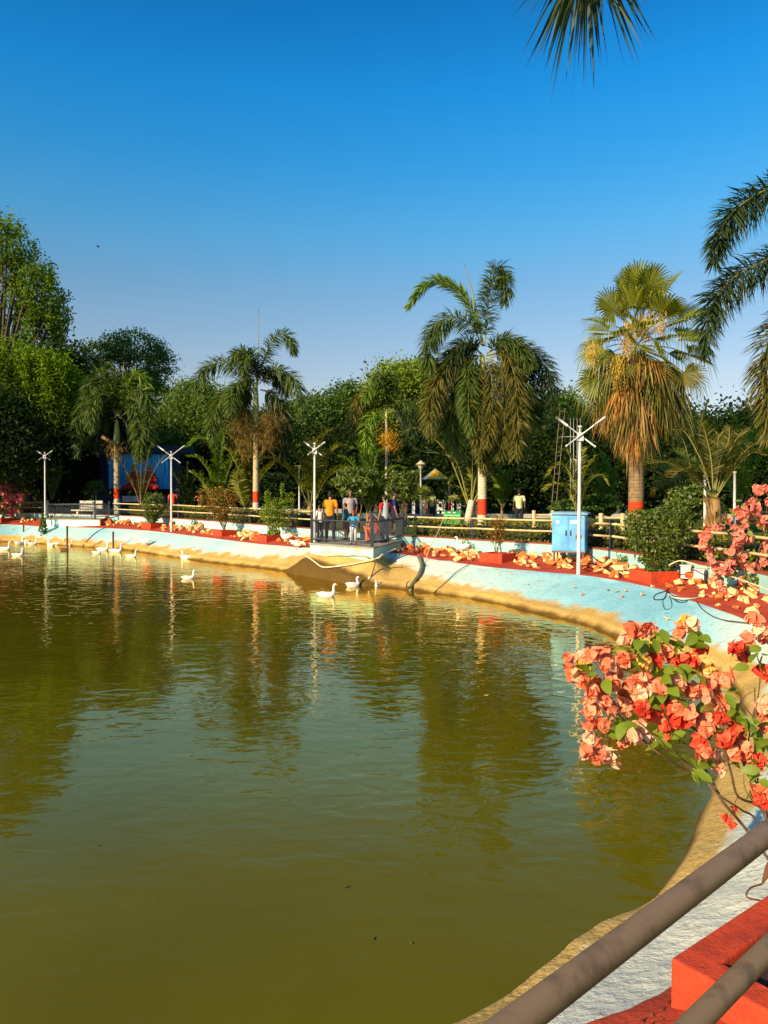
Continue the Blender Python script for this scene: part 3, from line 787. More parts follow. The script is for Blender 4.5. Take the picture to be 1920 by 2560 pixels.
def make_frond(name, P, parent, nl=200, L=.55, mode='plume', mats=('rachis', 'palm_green'), w=.022, droop=.7, r0=.03, t0=.09, fwd=.55, tipw=.35, vee=.35):
    """One feather leaf: a rib through the points P with leaflets along it."""
    P = np.asarray(P, float)
    C = crom(P, 22); mb = MB()
    mb.tube(C, np.linspace(r0, .006, 22), 5, 0)
    seg = np.linalg.norm(np.diff(C, axis=0), axis=1); s = np.concatenate([[0], np.cumsum(seg)]); s /= s[-1]
    t = np.sort(t0 + (1 - t0) * RNG.random(nl)) if mode == 'plume' else np.linspace(t0, 1, nl)
    p0 = np.stack([np.interp(t, s, C[:, k]) for k in range(3)], -1)
    T = np.gradient(C, axis=0); T = np.stack([np.interp(t, s, T[:, k]) for k in range(3)], -1); T = unit(T)
    S = unit(np.cross(T, np.array((0, 0, 1.0))) + 1e-4); U = np.cross(S, T)
    if mode == 'plume':
        ph = RNG.random(nl) * 2 * math.pi
        rad = S * np.cos(ph)[:, None] + U * np.sin(ph)[:, None]
    else:
        sg = np.where(np.arange(nl) % 2 == 0, 1, -1)[:, None]
        rad = S * sg * math.cos(vee) + U * (math.sin(vee) + RNG.normal(0, .08, nl)[:, None])
    f = fwd + .5 * np.maximum(0, t - .75) / .25
    d = unit(T * f[:, None] + rad + RNG.normal(0, .10, (nl, 3)))
    prof = np.sin(np.pi * (.20 + .72 * (t - t0) / (1 - t0))) ** .7
    prof = np.where(t > .85, np.maximum(prof, tipw), prof)
    ln = L * prof * RNG.uniform(.82, 1.12, nl)
    leaflets(mb, p0, d, ln, w * RNG.uniform(.7, 1.15, nl), np.full(nl, droop) * RNG.uniform(.5, 1.3, nl), 1)
    return mb.build(name, list(mats), parent)

def trunk_obj(t, base, top, r0, r1, mat, name='trunk', n=14, curve=0.0, rough=0.0):
    base = np.asarray(base, float); top = np.asarray(top, float)
    mb = MB(); u = np.linspace(0, 1, 18)
    P = base + (top - base) * u[:, None]
    P[:, 0] += curve * np.sin(np.pi * u)
    r = r0 + (r1 - r0) * u + .25 * r0 * np.exp(-u * 14)
    if rough: r = r * (1 + RNG.uniform(-rough, rough, 18))
    mb.tube(P, r, n)
    return mb.build(name, mat, t, smooth=True)

def tuft(name, c, r, n, parent, mat, L=.25, w=.012, flat=1.0, hang=.6, loc=None):
    """A bushy cluster of short stems (fruit stalks, flowers)."""
    mb = MB(); q = RNG.normal(size=(n, 3)) * np.array((r, r, r * flat)) * .5 + np.asarray(c)
    d = unit(RNG.normal(size=(n, 3)) + np.array((0, 0, -hang)))
    leaflets(mb, q, d, np.full(n, L) * RNG.uniform(.5, 1.2, n), np.full(n, w), np.full(n, .4), 0)
    return mb.build(name, mat, parent)

def pixpath(pts, D, toward=0.0, curve=0.0):
    """Pixel polyline to 3-D at distance D; `toward` metres nearer (or farther, if negative) by the tip."""
    n = len(pts); out = []
    for i, (x, y) in enumerate(pts):
        u = i / (n - 1)
        out.append(at(x, y, D - toward * u))
    return np.array(out)

def feather_palm(label, px, py_base, D, base_z, shaft_y, top_y, r0, r1, band, fronds, mat_kw, L=.6, nl=230, w=.022, crop=None, spear=None, lean=0, cat='palm tree', group=None, droop=.7):
    X = at(px, 1236, D)[0]
    base = np.array((X, D, base_z)); t = thing('palm_tree', label, cat, base, group)
    top = at(px + lean, shaft_y, D); head = at(px + lean, top_y, D)
    z1, z2 = (at(px, band[0], D)[2] - base_z, at(px, band[1], D)[2] - base_z) if band else (0, 0)
    tm = trunk_mat('trunk_bark', *mat_kw, z2, z1, red=bool(band))
    trunk_obj(t, base - np.array((0, 0, .1)), top, r0, r1, tm)
    mb = MB(); u = np.linspace(0, 1, 8)
    mb.tube(top + (head - top) * u[:, None], r1 * (1.08 + .15 * np.sin(np.pi * u) - .55 * u ** 2), 12)
    mb.build('crownshaft', 'crownshaft', t, smooth=True)
    for k, fr in enumerate(fronds):
        pts, tow = fr[0], fr[1]
        opt = dict(fr[2]) if len(fr) > 2 else {}
        if crop:
            ox, oy, sc = crop
            pts = [(ox + x * sc, oy + y * sc) for x, y in pts]
        P = pixpath(pts, D, tow)
        kw = dict(nl=nl, L=L, w=w, droop=droop); kw.update(opt); kw['nl'] = int(kw['nl'] * 2.1); kw['L'] *= 1.4; kw['w'] *= 1.1
        make_frond('frond', P, t, **kw)
    if spear:
        ox, oy, sc = crop
        pts = [(ox + x * sc, oy + y * sc) for x, y in spear]
        mb = MB(); C = crom(pixpath(pts, D), 8); mb.tube(C, np.linspace(r1 * .35, .008, 8), 6); mb.build('spear_leaf', 'rachis', t, smooth=True)
    return t

M['crownshaft'] = pmat('crownshaft_green', (0.34, 0.36, 0.10), (0.24, 0.27, 0.07), scale=4, rough=0.45)
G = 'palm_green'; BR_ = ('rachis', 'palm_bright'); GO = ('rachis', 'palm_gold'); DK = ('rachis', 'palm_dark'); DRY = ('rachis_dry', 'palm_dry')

# palm beside the mural, far left
pA = feather_palm('mid sized palm with drooping plumed fronds left of the blue mural', 292, 1290, 46, .3, 1112, 1050, .20, .17, (1222, 1247),
    [([(970, 1800), (940, 1600), (860, 1450), (770, 1470), (735, 1620), (760, 1800)], .5, dict(mats=('rachis', G))),
     ([(965, 1790), (880, 1560), (770, 1580), (690, 1720), (640, 1920), (640, 2120)], 1.2),
     ([(960, 1800), (900, 1640), (820, 1620), (760, 1740), (770, 1900)], 1.6, dict(mats=('rachis', G))),
     ([(985, 1790), (1050, 1560), (1120, 1440), (1200, 1480), (1230, 1600)], -.3, dict(mats=BR_)),
     ([(990, 1790), (1080, 1600), (1190, 1600), (1245, 1750), (1225, 1880)], .6),
     ([(1000, 1800), (1100, 1720), (1180, 1820), (1230, 1970), (1200, 2130)], 1.0, dict(mats=('rachis', G))),
     ([(1000, 1800), (1090, 1740), (1150, 1850), (1165, 2020), (1150, 2160)], 1.6, dict(mats=('rachis', G))),
     ([(975, 1790), (960, 1600), (945, 1450), (900, 1370), (850, 1420)], 0),
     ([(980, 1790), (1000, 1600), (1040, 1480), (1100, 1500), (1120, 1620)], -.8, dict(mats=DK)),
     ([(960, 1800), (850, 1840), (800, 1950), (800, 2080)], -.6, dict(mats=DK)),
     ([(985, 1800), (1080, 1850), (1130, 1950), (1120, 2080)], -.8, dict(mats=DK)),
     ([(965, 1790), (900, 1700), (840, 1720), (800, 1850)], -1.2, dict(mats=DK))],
    ((.46, .37, .22), (.32, .25, .15)), L=.66, nl=200, w=.032, crop=(0, 500, .3014), spear=[(985, 1790), (1015, 1500), (1030, 1330)])
tuft('fruit_cluster', at(290, 1120, 45.7), .7, 500, pA, 'fruit_brown', L=.3, w=.015)
mb = MB(); mb.tube(crom(pixpath([(290, 1113), (275, 1103), (256, 1092)], 45.5), 8), np.linspace(.05, .12, 8), 6); mb.build('dead_sheath', 'rachis_dry', pA)

# palm with a tall spear, centre left
pB = feather_palm('tall palm with a needle like spear leaf and brown fruit bunches round its trunk', 640, 1300, 37, .25, 1070, 955, .17, .13, (1229, 1256),
    [([(535, 580), (500, 440), (445, 350), (385, 360), (355, 430)], .8, dict(mats=('rachis', G))),
     ([(540, 560), (520, 430), (490, 360), (450, 400), (440, 500)], 1.0),
     ([(545, 560), (590, 380), (650, 265), (720, 230), (780, 290), (790, 370)], -.2),
     ([(550, 580), (640, 470), (740, 500), (820, 600), (850, 720), (830, 790)], .3),
     ([(520, 580), (420, 480), (300, 430), (190, 460), (120, 560), (115, 640)], .2),
     ([(515, 600), (430, 560), (365, 640), (350, 780)], 1.3),
     ([(510, 610), (390, 620), (280, 690), (225, 830), (235, 1000)], .8, dict(mats=('rachis', G))),
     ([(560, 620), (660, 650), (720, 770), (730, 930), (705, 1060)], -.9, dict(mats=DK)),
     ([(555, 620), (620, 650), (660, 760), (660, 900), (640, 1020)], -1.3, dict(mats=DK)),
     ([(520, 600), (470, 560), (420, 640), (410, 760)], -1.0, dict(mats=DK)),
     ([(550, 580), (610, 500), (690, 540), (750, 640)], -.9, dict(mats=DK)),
     ([(525, 620), (460, 640), (430, 740), (440, 900)], -1.2, dict(mats=('rachis', G)))],
    ((.56, .43, .24), (.40, .30, .16)), L=.54, nl=200, w=.026, crop=(450, 750, .3617), spear=[(537, 590), (541, 330), (543, 55)])
for cx, cy, rr, m_ in ((600, 1052, .75, 'fruit_brown'), (675, 1055, .65, 'fruit_brown'), (612, 1105, .8, 'fruit_brown'), (668, 1100, .5, 'fruit_brown')):
    tuft('fruit_cluster', at(cx, cy, 36.6), rr, 750, pB, m_, L=.30, w=.011)
for a_ in ((600, 1052), (675, 1055), (612, 1100)):
    mb = MB(); mb.tube(crom(pixpath([(640, 1068), ((640 + a_[0]) / 2, a_[1] - 6), a_], 36.7), 6), np.linspace(.05, .02, 6), 6); mb.build('fruit_stalk', 'fruit_brown', pB)

# thin palm with golden fruit
pC = feather_palm('slender palm with one golden fruit bunch on a thin pale trunk', 966, 1300, 40, .12, 1052, 1020, .085, .07, None,
    [([(1430, 760), (1420, 620), (1400, 520), (1375, 530), (1365, 580)], .4),
     ([(1432, 750), (1436, 600), (1450, 520), (1475, 540), (1480, 610)], -.3),
     ([(1425, 770), (1340, 660), (1260, 650), (1205, 760), (1215, 950)], .3, dict(mats=GO)),
     ([(1425, 780), (1350, 780), (1290, 850), (1290, 970), (1340, 1060)], .9, dict(mats=('rachis', 'palm_bright'))),
     ([(1425, 770), (1360, 700), (1290, 720), (1250, 830), (1260, 960)], -.6),
     ([(1435, 770), (1500, 690), (1590, 740), (1640, 850)], .2),
     ([(1435, 780), (1520, 760), (1590, 830), (1630, 930)], .6, dict(mats=DK)),
     ([(1428, 765), (1380, 640), (1320, 620), (1270, 690)], .6, dict(mats=('rachis', 'palm_bright')))],
    ((.50, .45, .33), (.40, .34, .24)), L=.55, nl=170, w=.028, crop=(450, 750, .3617), spear=[(1425, 700), (1385, 500), (1355, 398)])
tuft('fruit_cluster', at(970, 1100, 39.7), .62, 620, pC, 'fruit_gold', L=.26, w=.014)

# the big foxtail palm
pD = feather_palm('large shaggy palm with a red band and long hanging fronds covering its trunk', 1206, 1320, 29, .12, 985, 890, .19, .14, (1247, 1287),
    [([(690, 880), (620, 640), (500, 440), (330, 340), (190, 390), (60, 555)], .3, dict(mats=BR_, L=.5, fwd=1.5, nl=300, droop=.3)),
     ([(680, 870), (600, 720), (470, 640), (320, 690), (240, 830), (230, 980), (290, 1110)], .5, dict(nl=360)),
     ([(705, 880), (720, 660), (745, 430), (790, 240), (850, 250), (880, 400), (870, 520)], -.2, dict(nl=380)),
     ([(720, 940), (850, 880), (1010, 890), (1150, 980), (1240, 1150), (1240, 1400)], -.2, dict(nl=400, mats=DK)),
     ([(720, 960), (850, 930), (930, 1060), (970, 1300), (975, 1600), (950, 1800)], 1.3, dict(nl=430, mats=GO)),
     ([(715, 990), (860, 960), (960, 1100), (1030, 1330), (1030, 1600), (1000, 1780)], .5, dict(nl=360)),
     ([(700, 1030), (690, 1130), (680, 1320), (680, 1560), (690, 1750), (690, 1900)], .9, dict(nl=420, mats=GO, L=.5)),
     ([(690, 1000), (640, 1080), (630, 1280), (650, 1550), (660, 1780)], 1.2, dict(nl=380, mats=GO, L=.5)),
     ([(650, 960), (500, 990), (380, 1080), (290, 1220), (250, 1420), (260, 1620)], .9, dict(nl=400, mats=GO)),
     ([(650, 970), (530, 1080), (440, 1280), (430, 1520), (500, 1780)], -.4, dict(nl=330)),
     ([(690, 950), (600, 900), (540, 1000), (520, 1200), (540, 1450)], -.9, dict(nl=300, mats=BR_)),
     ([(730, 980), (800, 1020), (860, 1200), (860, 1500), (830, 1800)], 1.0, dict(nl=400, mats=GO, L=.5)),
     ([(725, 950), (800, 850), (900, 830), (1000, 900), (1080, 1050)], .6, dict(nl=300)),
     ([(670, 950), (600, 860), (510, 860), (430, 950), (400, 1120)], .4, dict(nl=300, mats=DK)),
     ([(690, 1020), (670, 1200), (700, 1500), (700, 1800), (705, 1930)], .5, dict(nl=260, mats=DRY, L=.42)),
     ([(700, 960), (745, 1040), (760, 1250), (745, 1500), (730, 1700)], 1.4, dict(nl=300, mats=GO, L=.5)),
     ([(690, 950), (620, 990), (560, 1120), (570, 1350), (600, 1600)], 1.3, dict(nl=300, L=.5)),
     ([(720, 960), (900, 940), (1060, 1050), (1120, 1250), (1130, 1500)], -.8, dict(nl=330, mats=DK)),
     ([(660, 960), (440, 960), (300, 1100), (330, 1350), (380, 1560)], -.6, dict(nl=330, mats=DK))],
    ((.66, .55, .38), (.50, .40, .27)), L=.56, nl=300, w=.020, crop=(1000, 600, .3014), spear=[(690, 880), (610, 470), (527, 185)])
M['trunk_pale'] = trunk_mat('trunk_pale', (.66, .58, .45), (.5, .42, .3), 0, 0, red=False)
# low palms that flank it
def frond_palm(label, base, fr, D, mats=('rachis', 'palm_gold'), L=.6, nl=110, w=.03, mode='feather', trunk=None, group=None, name='young_palm', droop=.3, r0=.03, crop=None, opts=None):
    t = thing(name, label, 'palm', base, group)
    if trunk is not None:
        trunk_obj(t, base, trunk[0], trunk[1], trunk[2], trunk[3], rough=.08)
    for k, f in enumerate(fr):
        pts = f[0]
        if crop:
            pts = [(crop[0] + x * crop[2], crop[1] + y * crop[2]) for x, y in pts]
        make_frond('frond', pixpath(pts, D, f[1]), t, nl=nl, L=L, w=w, mode=mode, mats=f[2] if len(f) > 2 else mats, droop=droop, r0=r0, t0=.25)
    return t

C4 = (1000, 1050, .3014)
frond_palm('yellowing feather palm half hidden behind the large shaggy palm', np.array((*at(1165, 1236, 31)[:2], .1)),
    [([(560, 700), (420, 330), (280, 150), (140, 70), (40, 100)], -.2), ([(570, 700), (470, 350), (330, 280), (180, 260), (90, 200)], .4, DK),
     ([(600, 700), (720, 450), (780, 250), (800, 60)], -.3), ([(620, 700), (800, 380), (1000, 200), (1180, 40), (1290, 30)], -.4),
     ([(590, 700), (600, 300), (560, 60), (500, -100)], .2, DK), ([(590, 700), (650, 420), (800, 200), (1000, 60), (1100, 10)], .3, DK)],
    31, L=.75, nl=110, w=.028, crop=C4, trunk=(at(1180, 1250, 31), .16, .14, 'trunk_pale'))

# ------------------------------------------------------------------ fan palm with a skirt of dead leaves
def fan_leaf(mb, hub, a, nrm, Rr, span=R(115), n=30, droop=.25, split=.55):
    a = np.asarray(a) / np.linalg.norm(a); nrm = nrm - a * np.dot(nrm, a); nrm = nrm / np.linalg.norm(nrm); s = np.cross(a, nrm)
    th = np.linspace(-span, span, n); h = (th[1] - th[0]) / 2
    d = lambda q: np.cos(q)[:, None] * a + np.sin(q)[:, None] * s
    cup = np.cos(th)[:, None] * 0 + (np.abs(np.sin(th)) ** 1.5)[:, None]
    rr = Rr * (.72 + .28 * np.cos(th * .8)) * RNG.uniform(.9, 1.06, n)
    r1 = rr * split
    hubv = np.repeat(np.asarray(hub)[None], n, 0)
    bend = lambda r: nrm * cup * r * .25
    Lp = hubv + d(th - h) * r1[:, None] + bend(r1[:, None]); Rp = hubv + d(th + h) * r1[:, None] + bend(r1[:, None])
    Mp = hubv + d(th) * (r1 * 1.0)[:, None] + bend(r1[:, None]) - nrm * (r1 * .035)[:, None]
    Tm = hubv + d(th) * (rr * .82)[:, None] + bend(rr[:, None]) + np.array((0, 0, -1.0)) * (rr * droop * .18)[:, None]
    Tp = hubv + d(th) * rr[:, None] + bend(rr[:, None]) + np.array((0, 0, -1.0)) * (rr * droop * RNG.uniform(.6, 1.5, n))[:, None]
    q = d(th + math.pi / 2) * (r1 * h * .45)[:, None]
    V = np.stack([hubv, Lp, Mp, Rp, Tm - q, Tm + q, Tp], 1).reshape(-1, 3)
    b = np.arange(n)[:, None] * 7
    mb.add(V, [b + np.array((0, 1, 2)), b + np.array((0, 2, 3)), b + np.array((1, 4, 2)), b + np.array((2, 4, 5)), b + np.array((2, 5, 3)), b + np.array((4, 6, 5))], 1)

def fan_part(t, root, dirv, pet, Rr, mats=('rachis', 'fan_green'), name='fan_leaf', droop=.3, face=None, span=R(112), n=30):
    dirv = np.asarray(dirv, float); dirv /= np.linalg.norm(dirv)
    mb = MB(); hub = root + dirv * pet + np.array((0, 0, -1.0)) * pet * .10
    mb.tube(crom([root, root + dirv * pet * .55 + np.array((0, 0, .02)), hub], 6), np.linspace(.022, .012, 6), 5, 0)
    a = unit(dirv + np.array((0, 0, -.25)))
    nrm = np.array((0, 0, 1.0)) * .8 + dirv * .2 if face is None else np.asarray(face, float)
    if abs(np.dot(unit(nrm), a)) > .9: nrm = np.array((0.2, -1.0, .2))
    fan_leaf(mb, hub, a, nrm, Rr, droop=droop, span=span, n=n)
    return mb.build(name, list(mats), t)

D = 24.0
fb = np.array((at(1590, 1236, D)[0], D, .1))
fp = thing('fan_palm', 'stout fan palm with yellow flowers and a thick skirt of dead golden leaves', 'palm tree', fb)
tm = trunk_mat('fan_trunk_bark', (.30, .20, .10), (.15, .09, .05), at(0, 1281, D)[2] - .1, at(0, 1254, D)[2] - .1, white=(.42, .30, .14))
trunk_obj(fp, fb - np.array((0, 0, .1)), at(1595, 880, D), .235, .26, tm, rough=.03)
head = at(1598, 850, D)
gold = (1 + 5 ** .5) / 2
nL = 48
for k in range(nL):
    u = (k + .5) / nL
    el = R(86) - u * R(122); az = 2 * math.pi * k / gold + .4
    dv = np.array((math.cos(az) * math.cos(el), math.sin(az) * math.cos(el), math.sin(el)))
    yl = ('rachis', 'palm_gold') if (u > .8 and k % 2) else ('rachis', 'fan_green')
    rt = head + np.array((0, 0, -.55 * u + .25)) + dv * .12
    toward = dv[1] < -.25
    face = np.array((0, -.25 if toward else 0, 1.0)) + RNG.normal(0, .38, 3)
    fan_part(fp, rt, dv, RNG.uniform(.85, 1.6), RNG.uniform(.85, 1.08), mats=yl, droop=.22 + .35 * u, face=face)
for k in range(44):          # dead leaves hanging in a skirt, ragged and clumped
    az = 2 * math.pi * k / gold + RNG.normal(0, .12); lev = (k % 4)
    dv = np.array((math.cos(az), math.sin(az), 0))
    rt = head + np.array((0, 0, -.70 - .50 * lev)) + dv * .26
    out_ = (1.12, 1.05, .85, .50)[lev] * RNG.uniform(.72, 1.15)
    mb = MB(); n = 95
    spread = dv + RNG.normal(0, .26, (n, 3)) * np.array((1, 1, .3)); st = rt + RNG.normal(0, .05, (n, 3))
    d0 = unit(spread * out_ + np.array((0, 0, RNG.uniform(-.7, -.2))))
    l1 = RNG.uniform(.45, .95, n) * out_
    mid = st + d0 * l1[:, None]
    leaflets(mb, st, d0, l1 * 1.05, np.full(n, .015), np.full(n, .3), 1)
    d1 = unit(d0 * RNG.uniform(.1, .45) + np.array((0, 0, -1.0)) + RNG.normal(0, .15, (n, 3)))
    leaflets(mb, mid - d0 * .05, d1, RNG.uniform(.5, 1.0, n) * RNG.uniform(1.1, 2.1), RNG.uniform(.010, .024, n), np.full(n, .1), 1)
    mb.tube([rt, rt + dv * .3 * out_ + np.array((0, 0, -.2)), rt + dv * .5 * out_ + np.array((0, 0, -.7))], [.02, .016, .01], 4, 0)
    mb.build('dead_leaf', ['rachis_dry', ('palm_orange' if k % 9 == 0 else 'palm_gold' if k % 5 in (2, 4) else 'palm_dry')], fp)
for k in range(16):          # tired green leaves that droop over the skirt
    az = 2 * math.pi * (k + .3) / 16; el = R(-30 - 22 * (k % 3))
    dv = np.array((math.cos(az) * math.cos(el), math.sin(az) * math.cos(el), math.sin(el)))
    fan_part(fp, head + np.array((0, 0, -.35 - .12 * (k % 3))), dv, RNG.uniform(1.0, 1.3), RNG.uniform(.75, 1.0), mats=('rachis', 'fan_green' if k % 3 else 'palm_gold'), droop=.6, face=(dv[0] * .6, dv[1] * .6 - .2, .8), n=26)
for k in range(8):           # remains close to the trunk
    az = 2 * math.pi * k / 8; dv = np.array((math.cos(az), math.sin(az), 0)); n = 110
    mb = MB(); st = head + np.array((0, 0, -2.0)) + dv * .26 + RNG.normal(0, .10, (n, 3)) * np.array((1, 1, 3))
    leaflets(mb, st, unit(dv * .16 + np.array((0, 0, -1)) + RNG.normal(0, .10, (n, 3))), RNG.uniform(.6, 1.5, n), np.full(n, .018), np.full(n, .1), 0)
    mb.build('dead_leaf', 'palm_dry', fp)
for (x, y, dd) in ((1574, 830, 1.1), (1566, 860, 1.15), (1617, 815, 1.0), (1652, 812, .9), (1545, 930, 1.3), (1480, 880, .9)):
    c = at(x, y, D - dd)
    o = tuft('flower_spray', c, .20, 260, fp, 'flower_yellow', L=.16, w=.010, flat=2.4, hang=.9)
    mb = MB(); mb.tube(crom([head + np.array((0, 0, .1)), (head + c) / 2 + np.array((0, 0, .35)), c], 6), .012, 4); mb.build('flower_stalk', 'flower_yellow', fp)

# ------------------------------------------------------------------ date palm behind the bush, and small fan palm
C5 = (1420, 1050, .3014)
Dp = 18.2
frond_palm('short bristly trunked date palm with upright arching fronds behind the bush', np.array((*at(1787, 1236, Dp)[:2], .1)),
    [([(1190, 640), (1050, 470), (900, 380), (780, 350), (650, 365)], .5), ([(1195, 640), (1130, 400), (1030, 190), (960, 90), (900, 80)], -.3),
     ([(1205, 640), (1190, 350), (1150, 150), (1110, 20)], .4), ([(1215, 640), (1260, 350), (1330, 180), (1340, 60)], -.2),
     ([(1230, 640), (1330, 480), (1440, 340), (1540, 270), (1620, 290)], .5), ([(1225, 640), (1290, 380), (1400, 150), (1470, 80)], -.7),
     ([(1200, 640), (1090, 500), (950, 420), (850, 480)], 1.2), ([(1220, 640), (1340, 420), (1500, 230), (1640, 190)], -.6),
     ([(1210, 640), (1230, 350), (1250, 120)], -.9), ([(1205, 640), (1120, 420), (1000, 330), (900, 250)], -1.1, ('rachis', 'palm_green'))],
    Dp, mats=('rachis', 'palm_gold'), L=.42, nl=130, w=.014, crop=C5, r0=.018, droop=.15,
    trunk=(at(1787, 1244, Dp), .16, .14, 'rachis_dry'))
dpalm = bpy.data.objects['young_palm.001']
mb = MB(); n = 60
zz = RNG.uniform(.15, 1.25, n); az = RNG.random(n) * 6.28
q = np.stack([.15 * np.cos(az), .15 * np.sin(az), zz], -1) + org(dpalm)
leaflets(mb, q, unit(np.stack([np.cos(az) * .45, np.sin(az) * .45, np.ones(n)], -1)), np.full(n, .32), np.full(n, .035), np.full(n, -.1), 0)
mb.build('leaf_base', 'rachis_dry', dpalm)

Df = 26
sfb = np.array((*at(1690, 1236, Df)[:2], .1)); sf = thing('fan_palm', 'small fan palm with a red banded trunk beside the skirted palm', 'palm', sfb)
trunk_obj(sf, sfb, at(1690, 1210, Df), .12, .13, trunk_mat('trunk_small', (.24, .17, .09), (.14, .09, .05), .3, .55, rings=14))
for (dx, dy, el) in ((-1, -.3, .1), (1, -.3, .1), (-.5, -.8, .5), (.5, -.8, .45), (0, -1, .2), (-.7, .3, .9), (.7, .3, .9), (.1, .2, 1.3), (-1, .2, -.3), (1, .1, -.35), (-.4, -.9, -.3), (.5, -.8, -.4)):
    fan_part(sf, at(1690, 1200, Df), (dx, dy, el), .45, .55, mats=('rachis', 'palm_gold') if el < 0 else ('rachis', 'fan_green'), droop=.3, face=(0, -.3, 1), n=22)

# ------------------------------------------------------------------ near palms whose trunks stand outside the picture
C2 = (1380, 400, .3255)
Dg = 12.6
gb = np.array((at(2130, 1236, Dg)[0], Dg, .1)); gp = thing('palm_tree', 'near palm hanging plumed fronds in from the right edge', 'palm tree', gb)
trunk_obj(gp, gb, at(2130, 640, Dg), .16, .12, trunk_mat('trunk_near', (.5, .4, .26), (.36, .28, .18), 1.2, 1.7))
ghead = at(2125, 560, Dg)
mb = MB(); mb.tube([at(2130, 640, Dg), ghead], [.13, .09], 10); mb.build('crownshaft', 'crownshaft', gp, smooth=True)
for pts, tow, o_ in (([(2280, 480), (2050, 250), (1800, 190), (1600, 250), (1400, 390), (1290, 560), (1250, 800)], .6, {}),
                     ([(2280, 500), (2000, 560), (1800, 680), (1600, 790), (1400, 900), (1260, 1060), (1190, 1260), (1190, 1480)], 1.0, {}),
                     ([(2280, 520), (2000, 900), (1820, 1150), (1700, 1330), (1640, 1550), (1650, 1850), (1660, 2150)], .4, dict(mats=('rachis', 'palm_gold'))),
                     ([(2280, 500), (2500, 300), (2800, 400), (2950, 800)], 0, {}), ([(2280, 480), (2300, 100), (2400, -300), (2600, -400)], 0, {}),
                     ([(2280, 520), (2500, 700), (2620, 1100), (2600, 1500)], .4, {}), ([(2280, 520), (2200, 900), (2150, 1300), (2150, 1700)], .9, {})):
    P = pixpath([(C2[0] + x * C2[2], C2[1] + y * C2[2]) for x, y in pts], Dg, tow)
    kw = dict(nl=820, L=.52, w=.0135, droop=.55, r0=.024, mats=('rachis', 'palm_dark'), t0=.2); kw.update(o_)
    make_frond('frond', P, gp, **kw)

hb = np.array((6.9, 5.0, .1)); hp = thing('palm_tree', 'palm overhead whose single hanging frond tip enters at the top right', 'palm tree', hb)
trunk_obj(hp, hb, (6.9, 5.0, 6.6), .17, .13, trunk_mat('trunk_overhead', (.5, .4, .26), (.36, .28, .18), 1.2, 1.7))
hh_ = np.array((6.9, 5.0, 6.9))
mb = MB(); mb.tube([(6.9, 5.0, 6.6), hh_], [.13, .08], 10); mb.build('crownshaft', 'crownshaft', hp, smooth=True)
tipP = [hh_, (5.6, 5.3, 7.9), (3.8, 5.7, 7.8), at(1500, -260, 6.3), at(1472, -160, 5.9), at(1462, -90, 5.2)]
make_frond('frond', tipP, hp, nl=900, L=.74, w=.0150, droop=.8, r0=.02, mats=('rachis', 'palm_dark'), t0=.25, fwd=.12, tipw=.85)
for a_ in (20, 75, 130, 250, 300, 345):
    c_, s_ = math.cos(R(a_)), math.sin(R(a_))
    make_frond('frond', [hh_, hh_ + (c_ * 1.2, s_ * 1.2, 1.1), hh_ + (c_ * 2.3, s_ * 2.3, .9), hh_ + (c_ * 2.9, s_ * 2.9, -.3)], hp, nl=150, L=.5, w=.014, mats=('rachis', 'palm_dark'))

# ------------------------------------------------------------------ broadleaf trees
def leaf_quads(mb, P, size, mi=0, up=.35, asp=.55):
    n = len(P)
    a = unit(RNG.normal(size=(n, 3)) + np.array((0, 0, -.25)))
    nr = unit(RNG.normal(size=(n, 3)) + np.array((0, 0, up * 2)) * 1.0)
    b = unit(np.cross(a, nr)); s = size * RNG.uniform(.6, 1.3, n)
    a = a * s[:, None]; b = b * (s * asp)[:, None]
    V = np.stack([P - a * .5, P + b * .5, P + a * .5, P - b * .5], 1).reshape(-1, 3)
    k = np.arange(n)[:, None] * 4
    mb.add(V, k + np.array((0, 1, 2, 3)), mi)

def crown_points(c, rad, nclump, per, rc, rng=None, hollow=.55, flat=.7, hang=0):
    g = rng or RNG
    d = unit(g.normal(size=(nclump, 3)))
    rr = hollow + (1 - hollow) * g.random(nclump) ** .6
    cl = np.asarray(c) + d * rr[:, None] * np.asarray(rad)
    off = g.normal(size=(nclump, per, 3)) * np.array((1, 1, flat)) * rc * .5 * g.uniform(.6, 1.3, (nclump, 1, 1))
    if hang:
        off[:, :, 2] -= np.abs(g.normal(size=(nclump, per))) * hang
        off[:, :, :2] *= .55
    return cl, (cl[:, None] + off).reshape(-1, 3)

